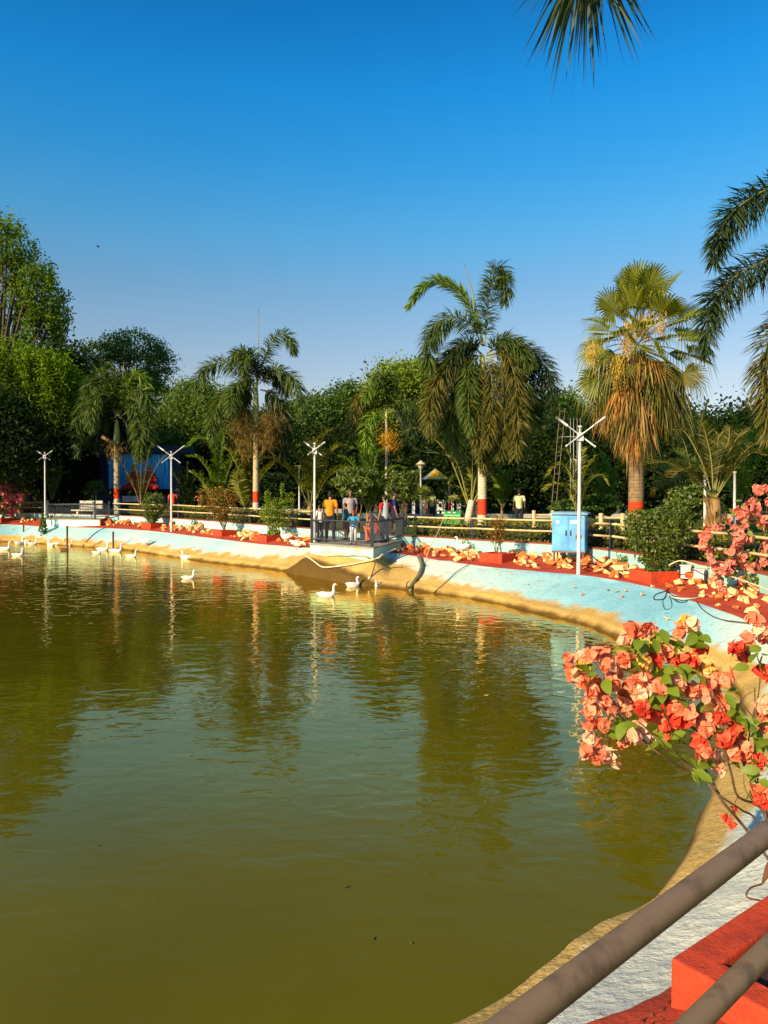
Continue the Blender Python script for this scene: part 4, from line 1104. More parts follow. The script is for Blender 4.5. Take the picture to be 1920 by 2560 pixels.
def tree(label, base, lobes, leaf, size, nclump, per, rc, trunk_r=.2, group=None, hang=0, flat=.7, name='tree', limbs=14, cat='tree', bark='bark', hollow=.5, up=.35):
    """Trunk with limbs that reach into every lobe, and a crown of leaf clumps round those limbs."""
    base = np.asarray(base, float); t = thing(name, label, cat, base, group)
    mb = MB(); low = min(l[0][2] - l[1][2] for l in lobes)
    ctr = np.mean([l[0] for l in lobes], axis=0)
    fork = base + (ctr - base) * .42; fork[2] = max(base[2] + .6, min(fork[2], low + .8))
    mb.tube(crom([base - (0, 0, .2), base + (fork - base) * .5 + np.array((trunk_r * .4, 0, 0)), fork], 8), np.linspace(trunk_r * 1.2, trunk_r * .8, 8), 8)
    cm = MB(); tot = sum(l[2] if len(l) > 2 else 1 for l in lobes)
    for l in lobes:
        sh = (l[2] if len(l) > 2 else 1) / tot
        cl, pts = crown_points(np.asarray(l[0], float), l[1], max(3, int(nclump * sh)), per, rc, hang=hang, flat=flat, hollow=hollow)
        leaf_quads(cm, pts, size, up=up)
        for q in cl[:max(2, int(limbs * sh))]:
            md = (fork + q) / 2 + RNG.normal(0, .3, 3) + np.array((0, 0, .06)) * np.linalg.norm(q - fork)
            mb.tube(crom([fork - (0, 0, .1), md, q], 7), np.linspace(trunk_r * .5, trunk_r * .07, 7), 5)
    mb.build('trunk', bark, t, smooth=True)
    cm.build('crown', leaf, t)
    return t

def P3(x, y, D):
    return at(x, y, D)
def pr(px, D):
    return px * D / K

# tall light tree at the far left edge
D = 62
tree('tallest light leaved tree at the left edge with sky showing through', (at(-20, 1236, D)[0], D, .3),
     [(P3(20, 610, D), (pr(70, D), 3, pr(70, D)), 1.0), (P3(-30, 700, D), (pr(120, D), 4, pr(110, D)), 1.4), (P3(90, 720, D), (pr(75, D), 3, pr(70, D)), 1.3), (P3(120, 800, D), (pr(60, D), 3, pr(45, D)), .9), (P3(-60, 820, D), (pr(120, D), 3, pr(60, D)), .8)],
     'leaf_tall', .27, 260, 78, 1.15, .45, limbs=46, flat=.8, hang=.5, hollow=.35, up=.05)
D = 50
tree('yellow green weeping tree below the tallest tree on the left', (at(30, 1236, D)[0], D, .3),
     [(P3(30, 900, D), (pr(110, D), 2.5, pr(50, D)), 1.6), (P3(130, 930, D), (pr(65, D), 2.2, pr(60, D)), 1.2), (P3(0, 980, D), (pr(100, D), 2.5, pr(70, D)), 1.4), (P3(60, 1050, D), (pr(40, D), 1.5, pr(60, D)), .35)],
     'leaf_weep', .22, 420, 90, .9, .3, hang=1.1, limbs=24, up=.05)
D = 72
tree('feathery open crowned tree rising behind the left palm', (at(330, 1236, D)[0], D, .3),
     [(P3(255, 890, D), (pr(45, D), 2.5, pr(38, D)), .8), (P3(330, 875, D), (pr(75, D), 3, pr(48, D)), 1.6), (P3(380, 910, D), (pr(45, D), 2.5, pr(50, D)), 1), (P3(330, 960, D), (pr(90, D), 3, pr(50, D)), 1.4), (P3(400, 990, D), (pr(45, D), 2.5, pr(40, D)), .7)],
     'leaf_teal', .24, 230, 75, 1.1, .3, limbs=60, flat=.4, hollow=.35, up=.05)
D = 58
tree('dark round tree between the weeping tree and the left palm', (at(185, 1236, D)[0], D, .3),
     [(P3(165, 935, D), (pr(50, D), 3, pr(55, D))), (P3(205, 1010, D), (pr(70, D), 3, pr(70, D))), (P3(150, 1060, D), (pr(90, D), 3, pr(80, D)))], 'leaf_dark', .34, 260, 80, 1.5, .3)
D = 60
tree('dark blue green tree behind the spear leaf palm', (at(500, 1236, D)[0], D, .3),
     [(P3(500, 1010, D), (pr(65, D), 3, pr(58, D)), 1.4), (P3(455, 1080, D), (pr(70, D), 3, pr(70, D))), (P3(570, 1060, D), (pr(70, D), 3, pr(70, D)))], 'leaf_teal', .25, 300, 85, 1.3, .3, flat=.45)
D = 64
tree('fresh green tree right of the spear leaf palm', (at(760, 1236, D)[0], D, .2),
     [(P3(720, 1060, D), (pr(70, D), 3, pr(48, D)), 1.2), (P3(800, 1050, D), (pr(70, D), 3, pr(55, D)), 1.3), (P3(880, 1020, D), (pr(60, D), 3, pr(60, D)), 1.2), (P3(760, 1130, D), (pr(120, D), 3, pr(60, D)), 1.2)], 'leaf_mid', .30, 400, 80, 1.4, .3, flat=.5, limbs=30, up=.05)
D = 58
tree('bright crowned tree behind the slender and shaggy palms', (at(1010, 1236, D)[0], D, .1),
     [(P3(985, 960, D), (pr(50, D), 3, pr(42, D)), .9), (P3(1050, 950, D), (pr(60, D), 3, pr(50, D)), 1.1), (P3(1010, 1040, D), (pr(95, D), 3, pr(70, D)), 1.3), (P3(1100, 1060, D), (pr(90, D), 3, pr(80, D)), 1)], 'leaf_bright', .26, 360, 75, 1.3, .3, flat=.6, limbs=30, up=.05)
D = 60
tree('mid green tree in the gap between shaggy palm and fan palm', (at(1390, 1236, D)[0], D, .1),
     [(P3(1400, 1040, D), (pr(50, D), 3, pr(55, D))), (P3(1330, 1090, D), (pr(80, D), 3, pr(70, D))), (P3(1460, 1100, D), (pr(80, D), 3, pr(70, D)))], 'leaf_mid', .28, 300, 75, 1.3, .3, flat=.6)
# dense dark trees closing the view behind the lawn
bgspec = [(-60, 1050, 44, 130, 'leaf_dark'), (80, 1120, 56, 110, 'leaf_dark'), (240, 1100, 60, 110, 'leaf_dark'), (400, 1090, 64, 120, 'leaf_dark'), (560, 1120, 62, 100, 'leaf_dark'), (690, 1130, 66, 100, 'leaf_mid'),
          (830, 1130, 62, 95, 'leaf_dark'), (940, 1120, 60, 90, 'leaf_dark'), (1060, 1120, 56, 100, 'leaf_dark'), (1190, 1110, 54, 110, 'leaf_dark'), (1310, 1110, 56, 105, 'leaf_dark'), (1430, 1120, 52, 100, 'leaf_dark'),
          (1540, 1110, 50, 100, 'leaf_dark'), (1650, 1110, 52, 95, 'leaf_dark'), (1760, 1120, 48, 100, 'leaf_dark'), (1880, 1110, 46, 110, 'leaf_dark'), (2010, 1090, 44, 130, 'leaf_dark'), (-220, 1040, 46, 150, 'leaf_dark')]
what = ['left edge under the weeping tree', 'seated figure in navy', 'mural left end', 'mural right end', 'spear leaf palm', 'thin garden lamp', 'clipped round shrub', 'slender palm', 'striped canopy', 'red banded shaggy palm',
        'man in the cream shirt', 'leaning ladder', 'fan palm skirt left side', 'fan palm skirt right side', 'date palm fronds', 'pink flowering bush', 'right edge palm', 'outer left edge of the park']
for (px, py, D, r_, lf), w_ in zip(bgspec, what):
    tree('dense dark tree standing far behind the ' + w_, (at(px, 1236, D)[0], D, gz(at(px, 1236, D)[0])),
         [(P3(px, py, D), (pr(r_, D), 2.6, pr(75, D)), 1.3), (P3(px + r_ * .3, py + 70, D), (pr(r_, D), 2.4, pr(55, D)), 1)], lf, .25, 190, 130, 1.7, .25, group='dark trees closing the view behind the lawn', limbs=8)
# second line, lower undergrowth far back
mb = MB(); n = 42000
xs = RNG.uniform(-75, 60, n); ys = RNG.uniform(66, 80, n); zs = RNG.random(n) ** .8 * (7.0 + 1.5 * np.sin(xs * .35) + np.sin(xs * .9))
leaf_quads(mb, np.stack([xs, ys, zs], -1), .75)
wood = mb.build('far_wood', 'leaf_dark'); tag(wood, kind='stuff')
M['litter'] = fmat('litter', [(0.10, 0.02, 0.01), (0.22, 0.06, 0.02), (0.05, 0.025, 0.012)])
M['dead_brown'] = pmat('dead_leaf_brown', (0.16, 0.07, 0.03), (0.09, 0.035, 0.015), scale=12)
# ------------------------------------------------------------------ hedges, shrubs and young palms
def hedge(label, c0, c1, h=.62, depth=.8, off=.75, leaf='leaf_hedge', dens=330, size=.085, wob=.08, z0=None):
    i0, i1 = idx_px(c0), idx_px(c1)
    if i1 < i0: i0, i1 = i1, i0
    ids = np.arange(i0, i1 + 1) if i1 - i0 < NT / 2 else np.arange(i1 - NT, i0 + 1)      # the shorter way round
    Tn_ = Tn[ids]; P = Tc[ids] + Tn_ * (off + TH)
    seg = np.linalg.norm(np.diff(P, axis=0), axis=1); s = np.concatenate([[0], np.cumsum(seg)])
    n = int(dens * s[-1])
    u = np.sort(RNG.random(n)) * s[-1]
    c = np.stack([np.interp(u, s, P[:, k]) for k in range(3)], -1)
    nrm = np.stack([np.interp(u, s, Tn_[:, k]) for k in range(3)], -1)
    # leaves sit on the clipped surface: front, top and back
    w = RNG.random(n); a = RNG.normal(0, .05, n)
    hh = h + wob * np.sin(u * 2.1) * .5 + wob * np.sin(u * 5.3 + 1) * .4
    side = np.where(w < .45, -depth / 2 + a, np.where(w < .9, RNG.uniform(-depth / 2, depth / 2, n), depth / 2 + a))
    z = np.where((w >= .45) & (w < .9), hh + a, RNG.random(n) * hh)
    base = c[:, 2] - .06
    pos = c + nrm * side[:, None]; pos[:, 2] = base + z
    mb = MB(); leaf_quads(mb, pos, size, up=.5)
    t = thing('hedge', label, 'hedge', P[len(P) // 2] - np.array((0, 0, .2)))
    mb.build('foliage', leaf, t)
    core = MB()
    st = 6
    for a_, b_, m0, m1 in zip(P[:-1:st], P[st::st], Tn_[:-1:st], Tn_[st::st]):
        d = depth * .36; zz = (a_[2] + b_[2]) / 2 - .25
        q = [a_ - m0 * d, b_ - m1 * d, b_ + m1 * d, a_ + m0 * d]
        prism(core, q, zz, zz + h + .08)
    core.build('hedge_fill', 'hedge_core', t)  # dark solid blocks filling the hedge behind its leaves
    return t
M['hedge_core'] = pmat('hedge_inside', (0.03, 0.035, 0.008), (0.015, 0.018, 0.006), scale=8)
hedge('low clipped hedge behind the fence left of the bench platform', -120, 96, h=.55)
hedge('sunlit clipped hedge behind the fence between the two platforms', 300, 722, h=.60)
hedge('looser hedge behind the crowded platform fence to the blue cabinet', 1010, 1385, h=.55, wob=.16)
hedge('hedge behind the fence between the blue cabinet and the pink bush', 1400, 1990, h=.58, leaf='leaf_hedge')

def shrub(label, base, lobes, leaf, size, n, stem_top, stems=5, r=.03, group=None, extra=None, name='shrub', shell=.6, cat='shrub', up=.35, asp=.6):
    base = np.asarray(base, float); t = thing(name, label, cat, base, group)
    mb = MB()
    for k in range(stems):
        a = 2 * math.pi * k / stems + .5
        l = lobes[k % len(lobes)]
        q = np.asarray(l[0]) + np.array((math.cos(a), math.sin(a), 0)) * np.asarray(l[1]) * .5
        mb.tube(crom([base + np.array((math.cos(a), math.sin(a), 0)) * r * 1.2, base + (q - base) * .5 + RNG.normal(0, .04, 3), q], 7), np.linspace(r, r * .3, 7), 5)
    mb.build('stem', 'twig', t, smooth=True)
    cm = MB(); tot = sum(l[2] if len(l) > 2 else 1 for l in lobes)
    for l in lobes:
        k = int(n * (l[2] if len(l) > 2 else 1) / tot)
        d = unit(RNG.normal(size=(k, 3))); rr = shell + (1 - shell) * RNG.random(k)[:, None] ** .5
        bump_ = 1 + .16 * np.sin(d[:, :1] * 7 + l[0][0]) * np.sin(d[:, 1:2] * 6) + .14 * np.sin(d[:, 2:] * 8 + 2)
        leaf_quads(cm, np.asarray(l[0]) + d * rr * bump_ * np.asarray(l[1]), size, up=up, asp=asp)
    cm.build('foliage', leaf, t)
    if extra:
        for nm, m_, pts, sz in extra:
            em = MB(); leaf_quads(em, pts, sz, up=.2, asp=.8); em.build(nm, m_, t)
    return t

def planter(label, c, s, rz, h=.26, wall_=.07, mat='planter_red', zfoot=-.1):
    """Open box with four walls and soil inside; c is the centre of its foot."""
    t = thing('planter', label, 'planter', c)
    ca, sa = math.cos(rz), math.sin(rz)
    w = lambda x, y, z: (c[0] + x * ca - y * sa, c[1] + x * sa + y * ca, c[2] + z)
    hx, hy = s[0] / 2, s[1] / 2
    mb = MB()
    rings = [(hx, hy, zfoot), (hx, hy, h), (hx - wall_, hy - wall_, h), (hx - wall_, hy - wall_, .04)]
    V = [w(sx * a, sy * b, z) for a, b, z in rings for sx, sy in ((-1, -1), (1, -1), (1, 1), (-1, 1))]
    F = [(i * 4 + j, i * 4 + (j + 1) % 4, (i + 1) * 4 + (j + 1) % 4, (i + 1) * 4 + j) for i in range(3) for j in range(4)]
    mb.add(V, np.array(F)); o = mb.build('box', mat, t)
    bv = o.modifiers.new('edge', 'BEVEL'); bv.width = .012; bv.segments = 2
    sm = MB(); a, b = hx - wall_ * .9, hy - wall_ * .9
    g = 9; X, Y = np.meshgrid(np.linspace(-a, a, g), np.linspace(-b, b, g))
    V = [w(x, y, h - .07 + RNG.normal(0, .008)) for x, y in zip(X.ravel(), Y.ravel())]
    F = [(i * g + j, i * g + j + 1, (i + 1) * g + j + 1, (i + 1) * g + j) for i in range(g - 1) for j in range(g - 1)]
    sm.add(V, np.array(F)); sm.build('soil', 'soil', t)
    return t

def strip_pt(px, u):
    """Point on the red strip at column px (u = 0 at the bank edge, 1 at the wall) and the local wall direction."""
    best = None
    i0 = idx_px(px)
    for i in range(i0 - 40, i0 + 41):
        j = i % NT
        q = S0[j] + (Tb[j] - S0[j]) * u
        if q[1] < 5: continue
        e = abs(proj(q)[0] - px)
        if best is None or e < best[0]: best = (e, j, q)
    j = best[1]
    tn = Tn[j]
    return best[2] + np.array((0, 0, .03)), math.atan2(tn[1], tn[0]) - math.pi / 2

plist = [(384, .50, .95, 'red planter box under the clipped bush left of the second lamp post'), (560, .42, .80, 'red planter box holding the rusty flowering bush'), (668, .38, .85, 'red planter box holding the feathery bush by the crowded platform'),
         (1243, .45, .78, 'red planter box holding the spiky bronze croton'), (1634, .45, .80, 'bright red planter box under the big round bush'), (1, .4, 1.0, 'red planter box at the left edge under the pink bush')]
PL = []
for px, u, s, lab in plist:
    q, a = strip_pt(px, u)
    planter(lab, q - np.array((0, 0, .04)), (s, s * .9), a, h=.24)
    PL.append(q)

q = PL[0]; D = q[1]
shrub('clipped yellow green bush in a planter before the mural', q + (0, 0, .2), [(at(384, 1262, D), (.62, .6, .62)), (at(380, 1292, D), (.36, .35, .3), .35)], 'leaf_shrub', .12, 1900, None, r=.03)
q = PL[1]; D = q[1]
fl = at(545, 1245, D) + RNG.normal(size=(70, 3)) * (.45, .4, .25)
shrub('rusty leaved bush with a few red flowers in a planter on the strip', q + (0, 0, .2), [(at(520, 1245, D), (.5, .5, .45)), (at(568, 1245, D), (.5, .5, .42)), (at(550, 1275, D), (.42, .4, .4)), (at(557, 1290, D), (.2, .2, .25), .3)], 'leaf_rust', .10, 2000, None, stems=6, r=.025,
      extra=[('flower', 'petal_red', fl[:26], .11)])
q = PL[2]; D = q[1]
shrub('loose feathery green bush in the planter beside the crowded platform', q + (0, 0, .2), [(at(690, 1270, D), (.52, .5, .42)), (at(670, 1285, D), (.36, .4, .4), .7), (at(668, 1245, D), (.15, .15, .35), .25), (at(725, 1250, D), (.22, .22, .30), .35), (at(693, 1310, D), (.42, .4, .38), .9), (at(685, 1335, D), (.30, .3, .2), .5), (at(705, 1225, D), (.10, .1, .3), .15)], 'leaf_bright', .09, 2600, None, stems=8, r=.015, shell=.3)
q = PL[4]; D = q[1]
extra_pts = at(1690, 1265, D) + RNG.normal(size=(160, 3)) * (.16, .15, .22)
shrub('big round dark green bush clipped into a ball in the bright red planter', q + (0, 0, .2),
      [(at(1645, 1335, D), (.66, .62, .58), 2.0), (at(1600, 1305, D), (.34, .34, .3), .5), (at(1680, 1300, D), (.4, .4, .34), .6), (at(1650, 1400, D), (.42, .4, .36), .8), (at(1700, 1265, D), (.20, .2, .34), .16), (at(1645, 1425, D), (.30, .3, .16), .4)], 'leaf_shrub', .075, 6500, None, stems=8, r=.03, shell=.55)

# croton: upright stems with strap leaves
q = PL[3]; D = q[1]
t = thing('croton', 'spiky bronze and yellow croton in a red planter by the wall', 'plant', q + np.array((0, 0, .2)))
mb = MB(); lm = MB()
for k, (px, py, h0) in enumerate([(1232, 1305, 0), (1243, 1290, 0), (1255, 1300, 0), (1262, 1320, 0), (1226, 1335, 0), (1248, 1330, 0)]):
    top = at(px, py, D + RNG.uniform(-.15, .15)); b0 = q + np.array((RNG.uniform(-.12, .12), RNG.uniform(-.1, .1), .15))
    C = crom([b0, (b0 + top) / 2 + np.array((0, 0, .05)), top], 12); mb.tube(C, np.linspace(.013, .006, 12), 5)
    n = 80; u = RNG.uniform(.35, 1, n) if k % 2 else np.clip(RNG.beta(3, 1.1, n), .1, 1); p0 = np.stack([np.interp(u, np.linspace(0, 1, 12), C[:, j]) for j in range(3)], -1)
    dd = unit(RNG.normal(size=(n, 3)) * (1, 1, .4) + np.array((0, 0, .8)))
    leaflets(lm, p0, dd, RNG.uniform(.14, .26, n), np.full(n, .014), np.full(n, .5), 0)
mb.build('stem', 'twig', t); lm.build('foliage', 'leaf_croton', t)

# small weeds by the wall
for px, u, lab in ((1553, .9, 'small green weed against the wall right of the blue cabinet'), (1880, .9, 'small leafy weed against the wall behind the pink bush'), (1163, .85, 'tiny weed behind the standing goose'), (101, .0, 'green creeper hanging over the bank at the left platform corner'), (480, .9, 'tiny plant among the rocks left of the rusty bush')):
    q, a = strip_pt(px, u); D = q[1]
    if 'creeper' in lab:
        q = at(108, 1325, 41.0); shrub(lab, q - (0, 0, .25), [(q + (0, 0, .05), (.2, .2, .5)), (q + (0, 0, .6), (.13, .12, .3), .4)], 'leaf_mid', .16, 260, None, stems=3, r=.012, name='weed', cat='plant')
    else:
        hh = 1.0 if D < 22 else 1.2
        shrub(lab, q, [(q + (-.07, 0, .20 * hh), (.09, .09, .16 * hh)), (q + (.08, 0, .17 * hh), (.09, .08, .13 * hh))], 'leaf_bright', .07, 120, None, stems=4, r=.008, name='weed', cat='plant', shell=.2)

# clipped shrubs on the lawn behind
def lawn_z(px, D):
    return gz(at(px, 1236, D)[0])
for px, py, rx, rz_, D, lab, leaf in ((893, 1205, 58, 36, 33, 'clipped dark mushroom shaped shrub behind the man in grey', 'leaf_shrub'), (1010, 1215, 50, 38, 38, 'dark clipped shrub behind the man in navy', 'leaf_shrub'), (680, 1215, 50, 34, 46, 'dark flat topped shrub behind the feathery bush', 'leaf_dark'),
                                   (160, 1240, 55, 18, 58, 'low dark shrub behind the stone bench', 'leaf_dark'), (1440, 1270, 60, 22, 30, 'low green shrub behind the blue cabinet', 'leaf_mid'), (1500, 1262, 50, 24, 31, 'bright low shrub left of the fan palm trunk', 'leaf_mid'), (1720, 1255, 60, 40, 25, 'leafy shrub behind the big round bush', 'leaf_shrub')):
    c = at(px, py, D); b0 = np.array((c[0], D, lawn_z(px, D)))
    shrub(lab, b0, [(c, (pr(rx, D), pr(rx, D), pr(rz_, D)))], leaf, .16, 2200, None, stems=3, r=.05, shell=.7)

# young feather palms along the lawn
def clump(label, px, D, fronds, mats, L=.5, w=.02, nl=170, name='young_palm', trunk=None, droop=.35):
    t = thing(name, label, 'palm', np.array((at(px, 1236, D)[0], D, lawn_z(px, D))))
    if trunk:
        trunk_obj(t, org(t), at(px, trunk[0], D), trunk[1], trunk[1] * .9, 'rachis_dry')
    for pts, tw in fronds:
        make_frond('frond', pixpath(pts, D, tw), t, nl=nl, L=L * 1.15, w=w * 1.15, mode='feather', mats=mats, droop=droop, r0=.025, t0=.22)
    return t
GD = ('rachis', 'palm_lawn'); GG = ('rachis', 'palm_bright'); BB = ('rachis', 'palm_bright'); DD = ('rachis', 'palm_dark')
clump('young palm with tall arching fronds left of the spear leaf palm', 545, 41, [([(545, 1290), (530, 1200), (500, 1150), (470, 1140)], .5), ([(545, 1290), (545, 1180), (530, 1115), (500, 1095), (470, 1115)], -.3), ([(547, 1290), (550, 1180), (555, 1100), (560, 1080)], .2), ([(548, 1290), (570, 1180), (600, 1120), (620, 1110)], .2), ([(543, 1290), (510, 1210), (480, 1180)], .8), ([(548, 1290), (580, 1200), (605, 1180)], -.6)], GG, L=.8, w=.03)
clump('upright young palm whose fronds stand behind the banded trunk', 622, 40, [([(622, 1290), (610, 1180), (590, 1110), (560, 1080), (540, 1090)], .3), ([(622, 1290), (605, 1200), (580, 1140), (565, 1120)], .6), ([(624, 1290), (625, 1180), (615, 1090), (600, 1050)], -.3), ([(626, 1290), (640, 1180), (670, 1110), (690, 1100)], -.4), ([(626, 1290), (650, 1200), (690, 1150)], .2), ([(620, 1290), (600, 1230), (590, 1180)], .9)], GD, L=.7, w=.03)
clump('broad young palm behind the third lamp post', 775, 39, [([(775, 1270), (760, 1180), (720, 1110), (680, 1090), (650, 1110)], .4), ([(775, 1270), (770, 1160), (750, 1090), (735, 1070)], -.4), ([(777, 1270), (790, 1160), (810, 1090), (840, 1070)], .2), ([(778, 1270), (800, 1180), (840, 1120), (880, 1120)], .2), ([(774, 1270), (740, 1200), (690, 1150), (640, 1150)], .7), ([(779, 1270), (815, 1200), (860, 1170), (890, 1190)], .6), ([(776, 1270), (785, 1180), (780, 1100)], .9)], GD, L=.85, w=.03, trunk=(1265, .16))
clump('upright dark green young palm behind the crouching woman', 921, 34, [([(921, 1285), (905, 1210), (880, 1160), (850, 1140)], .4), ([(921, 1285), (915, 1200), (900, 1130), (895, 1110)], -.2), ([(922, 1285), (930, 1200), (940, 1140), (955, 1125)], .3), ([(923, 1285), (945, 1210), (980, 1170), (1010, 1170)], .3), ([(920, 1285), (900, 1230), (870, 1190)], .8), ([(923, 1285), (945, 1230), (960, 1200)], .7), ([(922, 1285), (922, 1200), (918, 1140)], -.6)], GG, L=.6, w=.022, trunk=(1280, .12))
clump('dark young palm between mural and rusty bush', 466, 46, [([(466, 1290), (455, 1220), (430, 1180)], .4), ([(466, 1290), (462, 1210), (450, 1170)], -.3), ([(467, 1290), (480, 1210), (500, 1180)], .2), ([(467, 1290), (490, 1230), (520, 1215)], .5), ([(466, 1290), (468, 1200), (470, 1160)], 0)], DD, L=.8, w=.03)
clump('dry brown fronds fanned out before the mural', 352, 44, [([(352, 1270), (335, 1220), (300, 1150), (280, 1130)], .2), ([(352, 1270), (345, 1200), (330, 1130)], -.2), ([(353, 1270), (360, 1200), (372, 1130), (380, 1110)], .2), ([(354, 1270), (370, 1210), (395, 1160), (420, 1130)], .1), ([(352, 1270), (352, 1200), (352, 1140)], .5)], ('rachis_dry', 'palm_green'), L=.45, w=.02, nl=60)
clump('light green young palm behind the leftmost lamp post', 132, 50, [([(128, 1250), (115, 1190), (100, 1170)], .3), ([(130, 1250), (130, 1180), (140, 1160)], -.2), ([(132, 1250), (150, 1190), (170, 1180)], .3), ([(130, 1250), (122, 1180), (112, 1160)], .5), ([(132, 1250), (145, 1190), (150, 1165)], .2)], BB, L=.5, w=.04)
clump('leaning feather palm with yellowish fronds right of the blue cabinet', 1430, 29, [([(1442, 1285), (1432, 1200), (1400, 1160), (1365, 1190)], .3), ([(1442, 1285), (1425, 1230), (1390, 1210), (1360, 1225)], .5), ([(1443, 1285), (1440, 1200), (1420, 1130), (1400, 1130)], -.2), ([(1444, 1285), (1470, 1210), (1500, 1190), (1520, 1210)], .3), ([(1444, 1285), (1460, 1190), (1490, 1140)], .1), ([(1443, 1285), (1450, 1180), (1460, 1120)], -.5)], GD, L=.42, w=.016, trunk=(1280, .06))
clump('bright young palm behind the cream shirted man', 1255, 33, [([(1256, 1270), (1245, 1210), (1220, 1180)], .4), ([(1256, 1270), (1250, 1190), (1235, 1150)], -.2), ([(1257, 1270), (1270, 1190), (1290, 1170)], .3), ([(1258, 1270), (1280, 1220), (1310, 1215)], .3), ([(1256, 1270), (1235, 1230), (1215, 1225)], .6)], GG, L=.5, w=.025, trunk=(1265, .06))
clump('bristly young palm left of the red banded shaggy palm', 1178, 33, [([(1180, 1280), (1160, 1230), (1130, 1215)], .3), ([(1180, 1280), (1165, 1210), (1140, 1190), (1125, 1205)], -.1), ([(1181, 1280), (1180, 1200), (1170, 1170)], .2), ([(1182, 1280), (1195, 1220), (1210, 1200)], .2), ([(1180, 1280), (1150, 1245), (1130, 1250)], .6)], GD, L=.45, w=.022, trunk=(1275, .2))
clump('dark arching palm left of the fan palm under the ladder', 1520, 34, [([(1520, 1270), (1500, 1190), (1470, 1150)], .4), ([(1520, 1270), (1515, 1180), (1500, 1130)], -.3), ([(1522, 1270), (1540, 1190), (1560, 1160)], .2), ([(1520, 1270), (1490, 1220), (1460, 1210)], .6)], GG, L=.6, w=.025)
clump('dark feathery palm rising behind the date palm', 1850, 30, [([(1850, 1290), (1830, 1150), (1780, 1070), (1740, 1060)], .3), ([(1850, 1290), (1850, 1140), (1840, 1060), (1830, 1040)], -.3), ([(1852, 1290), (1870, 1140), (1900, 1060), (1920, 1060)], .2), ([(1852, 1290), (1890, 1170), (1930, 1110), (1970, 1110)], .3), ([(1850, 1290), (1810, 1180), (1760, 1130)], .7), ([(1851, 1290), (1862, 1150), (1870, 1070)], .4)], GG, L=.55, w=.022, trunk=(1285, .12))
clump('dark palm tuft showing above the fan palm skirt on its right', 1745, 36, [([(1745, 1270), (1735, 1100), (1710, 1030)], .3), ([(1745, 1270), (1750, 1080), (1765, 1010)], -.3), ([(1745, 1270), (1770, 1110), (1790, 1060)], .2), ([(1745, 1270), (1715, 1120), (1690, 1080)], .4)], DD, L=.6, w=.03)

fanspec = [(1055, 36, 1215, 1290, 'small fan palm before the striped canopy post'), (60, 50, 1200, 1270, 'dark fan palm behind the seated figure'), (240, 52, 1200, 1280, 'dark fan palm beside the mural')]
for px, D, ty, by, lab in fanspec:
    b0 = np.array((at(px, 1236, D)[0], D, lawn_z(px, D))); sf = thing('fan_palm', lab, 'palm', b0)
    trunk_obj(sf, b0, at(px, ty + 35, D), .07, .06, 'trunk_pale')
    sc_ = .62 if D < 40 else .95
    for k in range(14):
        az = 2 * math.pi * k / gold; el = R(75 - 95 * k / 14)
        dv = np.array((math.cos(az) * math.cos(el), math.sin(az) * math.cos(el), math.sin(el)))
        fan_part(sf, at(px, ty + 32, D), dv, .5 * sc_ + .1, .62 * sc_, mats=('rachis', 'fan_green' if D < 40 else 'palm_green'), droop=.25, face=None if dv[1] > -.2 else (0, -.3, 1), n=16)

# ------------------------------------------------------------------ rocks along the strip
def rock_mesh(seed, flat=.7):
    import bmesh
    rg = np.random.default_rng(seed)
    bm = bmesh.new()
    for v in unit(rg.normal(size=(15, 3))) * rg.uniform(.75, 1.1, (15, 1)) * np.array((1, .8, flat)):
        bm.verts.new(tuple(v * .5))
    r_ = bmesh.ops.convex_hull(bm, input=list(bm.verts))
    bmesh.ops.delete(bm, geom=[g for g in r_['geom_interior'] if isinstance(g, bmesh.types.BMVert)], context='VERTS')
    me = bpy.data.meshes.new('rock'); bm.to_mesh(me); bm.free(); me.materials.append(M['rock'])
    return me
ROCKS = [rock_mesh(s, f) for s, f in ((1, .8), (2, .65), (3, .9), (4, .55), (5, .75), (6, .5), (7, .85), (8, .6), (11, .7), (12, .95))]
def rock(q, s, label, group, nm='rock'):
    o = bpy.data.objects.new(nm, random.choice(ROCKS)); COL.objects.link(o)
    o.location = tuple(q + np.array((0, 0, s * .17))); o.scale = (s * random.uniform(.85, 1.3), s * random.uniform(.8, 1.1), s * random.uniform(.7, 1.15))
    o.rotation_euler = (random.uniform(-.5, .5), random.uniform(-.5, .5), random.uniform(0, 6.28))
    return tag(o, label, 'rock', group)
ORD = 'first second third fourth fifth sixth seventh eighth ninth tenth eleventh twelfth thirteenth fourteenth fifteenth sixteenth seventeenth eighteenth nineteenth twentieth'.split()
stretch = [(18, 100, 9, 'the leftmost planter'),
           (258, 366, 22, 'the bench platform'),
           (402, 530, 32, 'the clipped bush'),
           (578, 648, 22, 'the rusty bush'),
           (690, 770, 24, 'the feathery bush'),
           (994, 1200, 42, 'the crowded platform'),
           (1275, 1440, 34, 'the croton'),
           (1460, 1600, 30, 'the cabinet lamp post'),
           (1680, 1915, 36, 'the big round bush')]
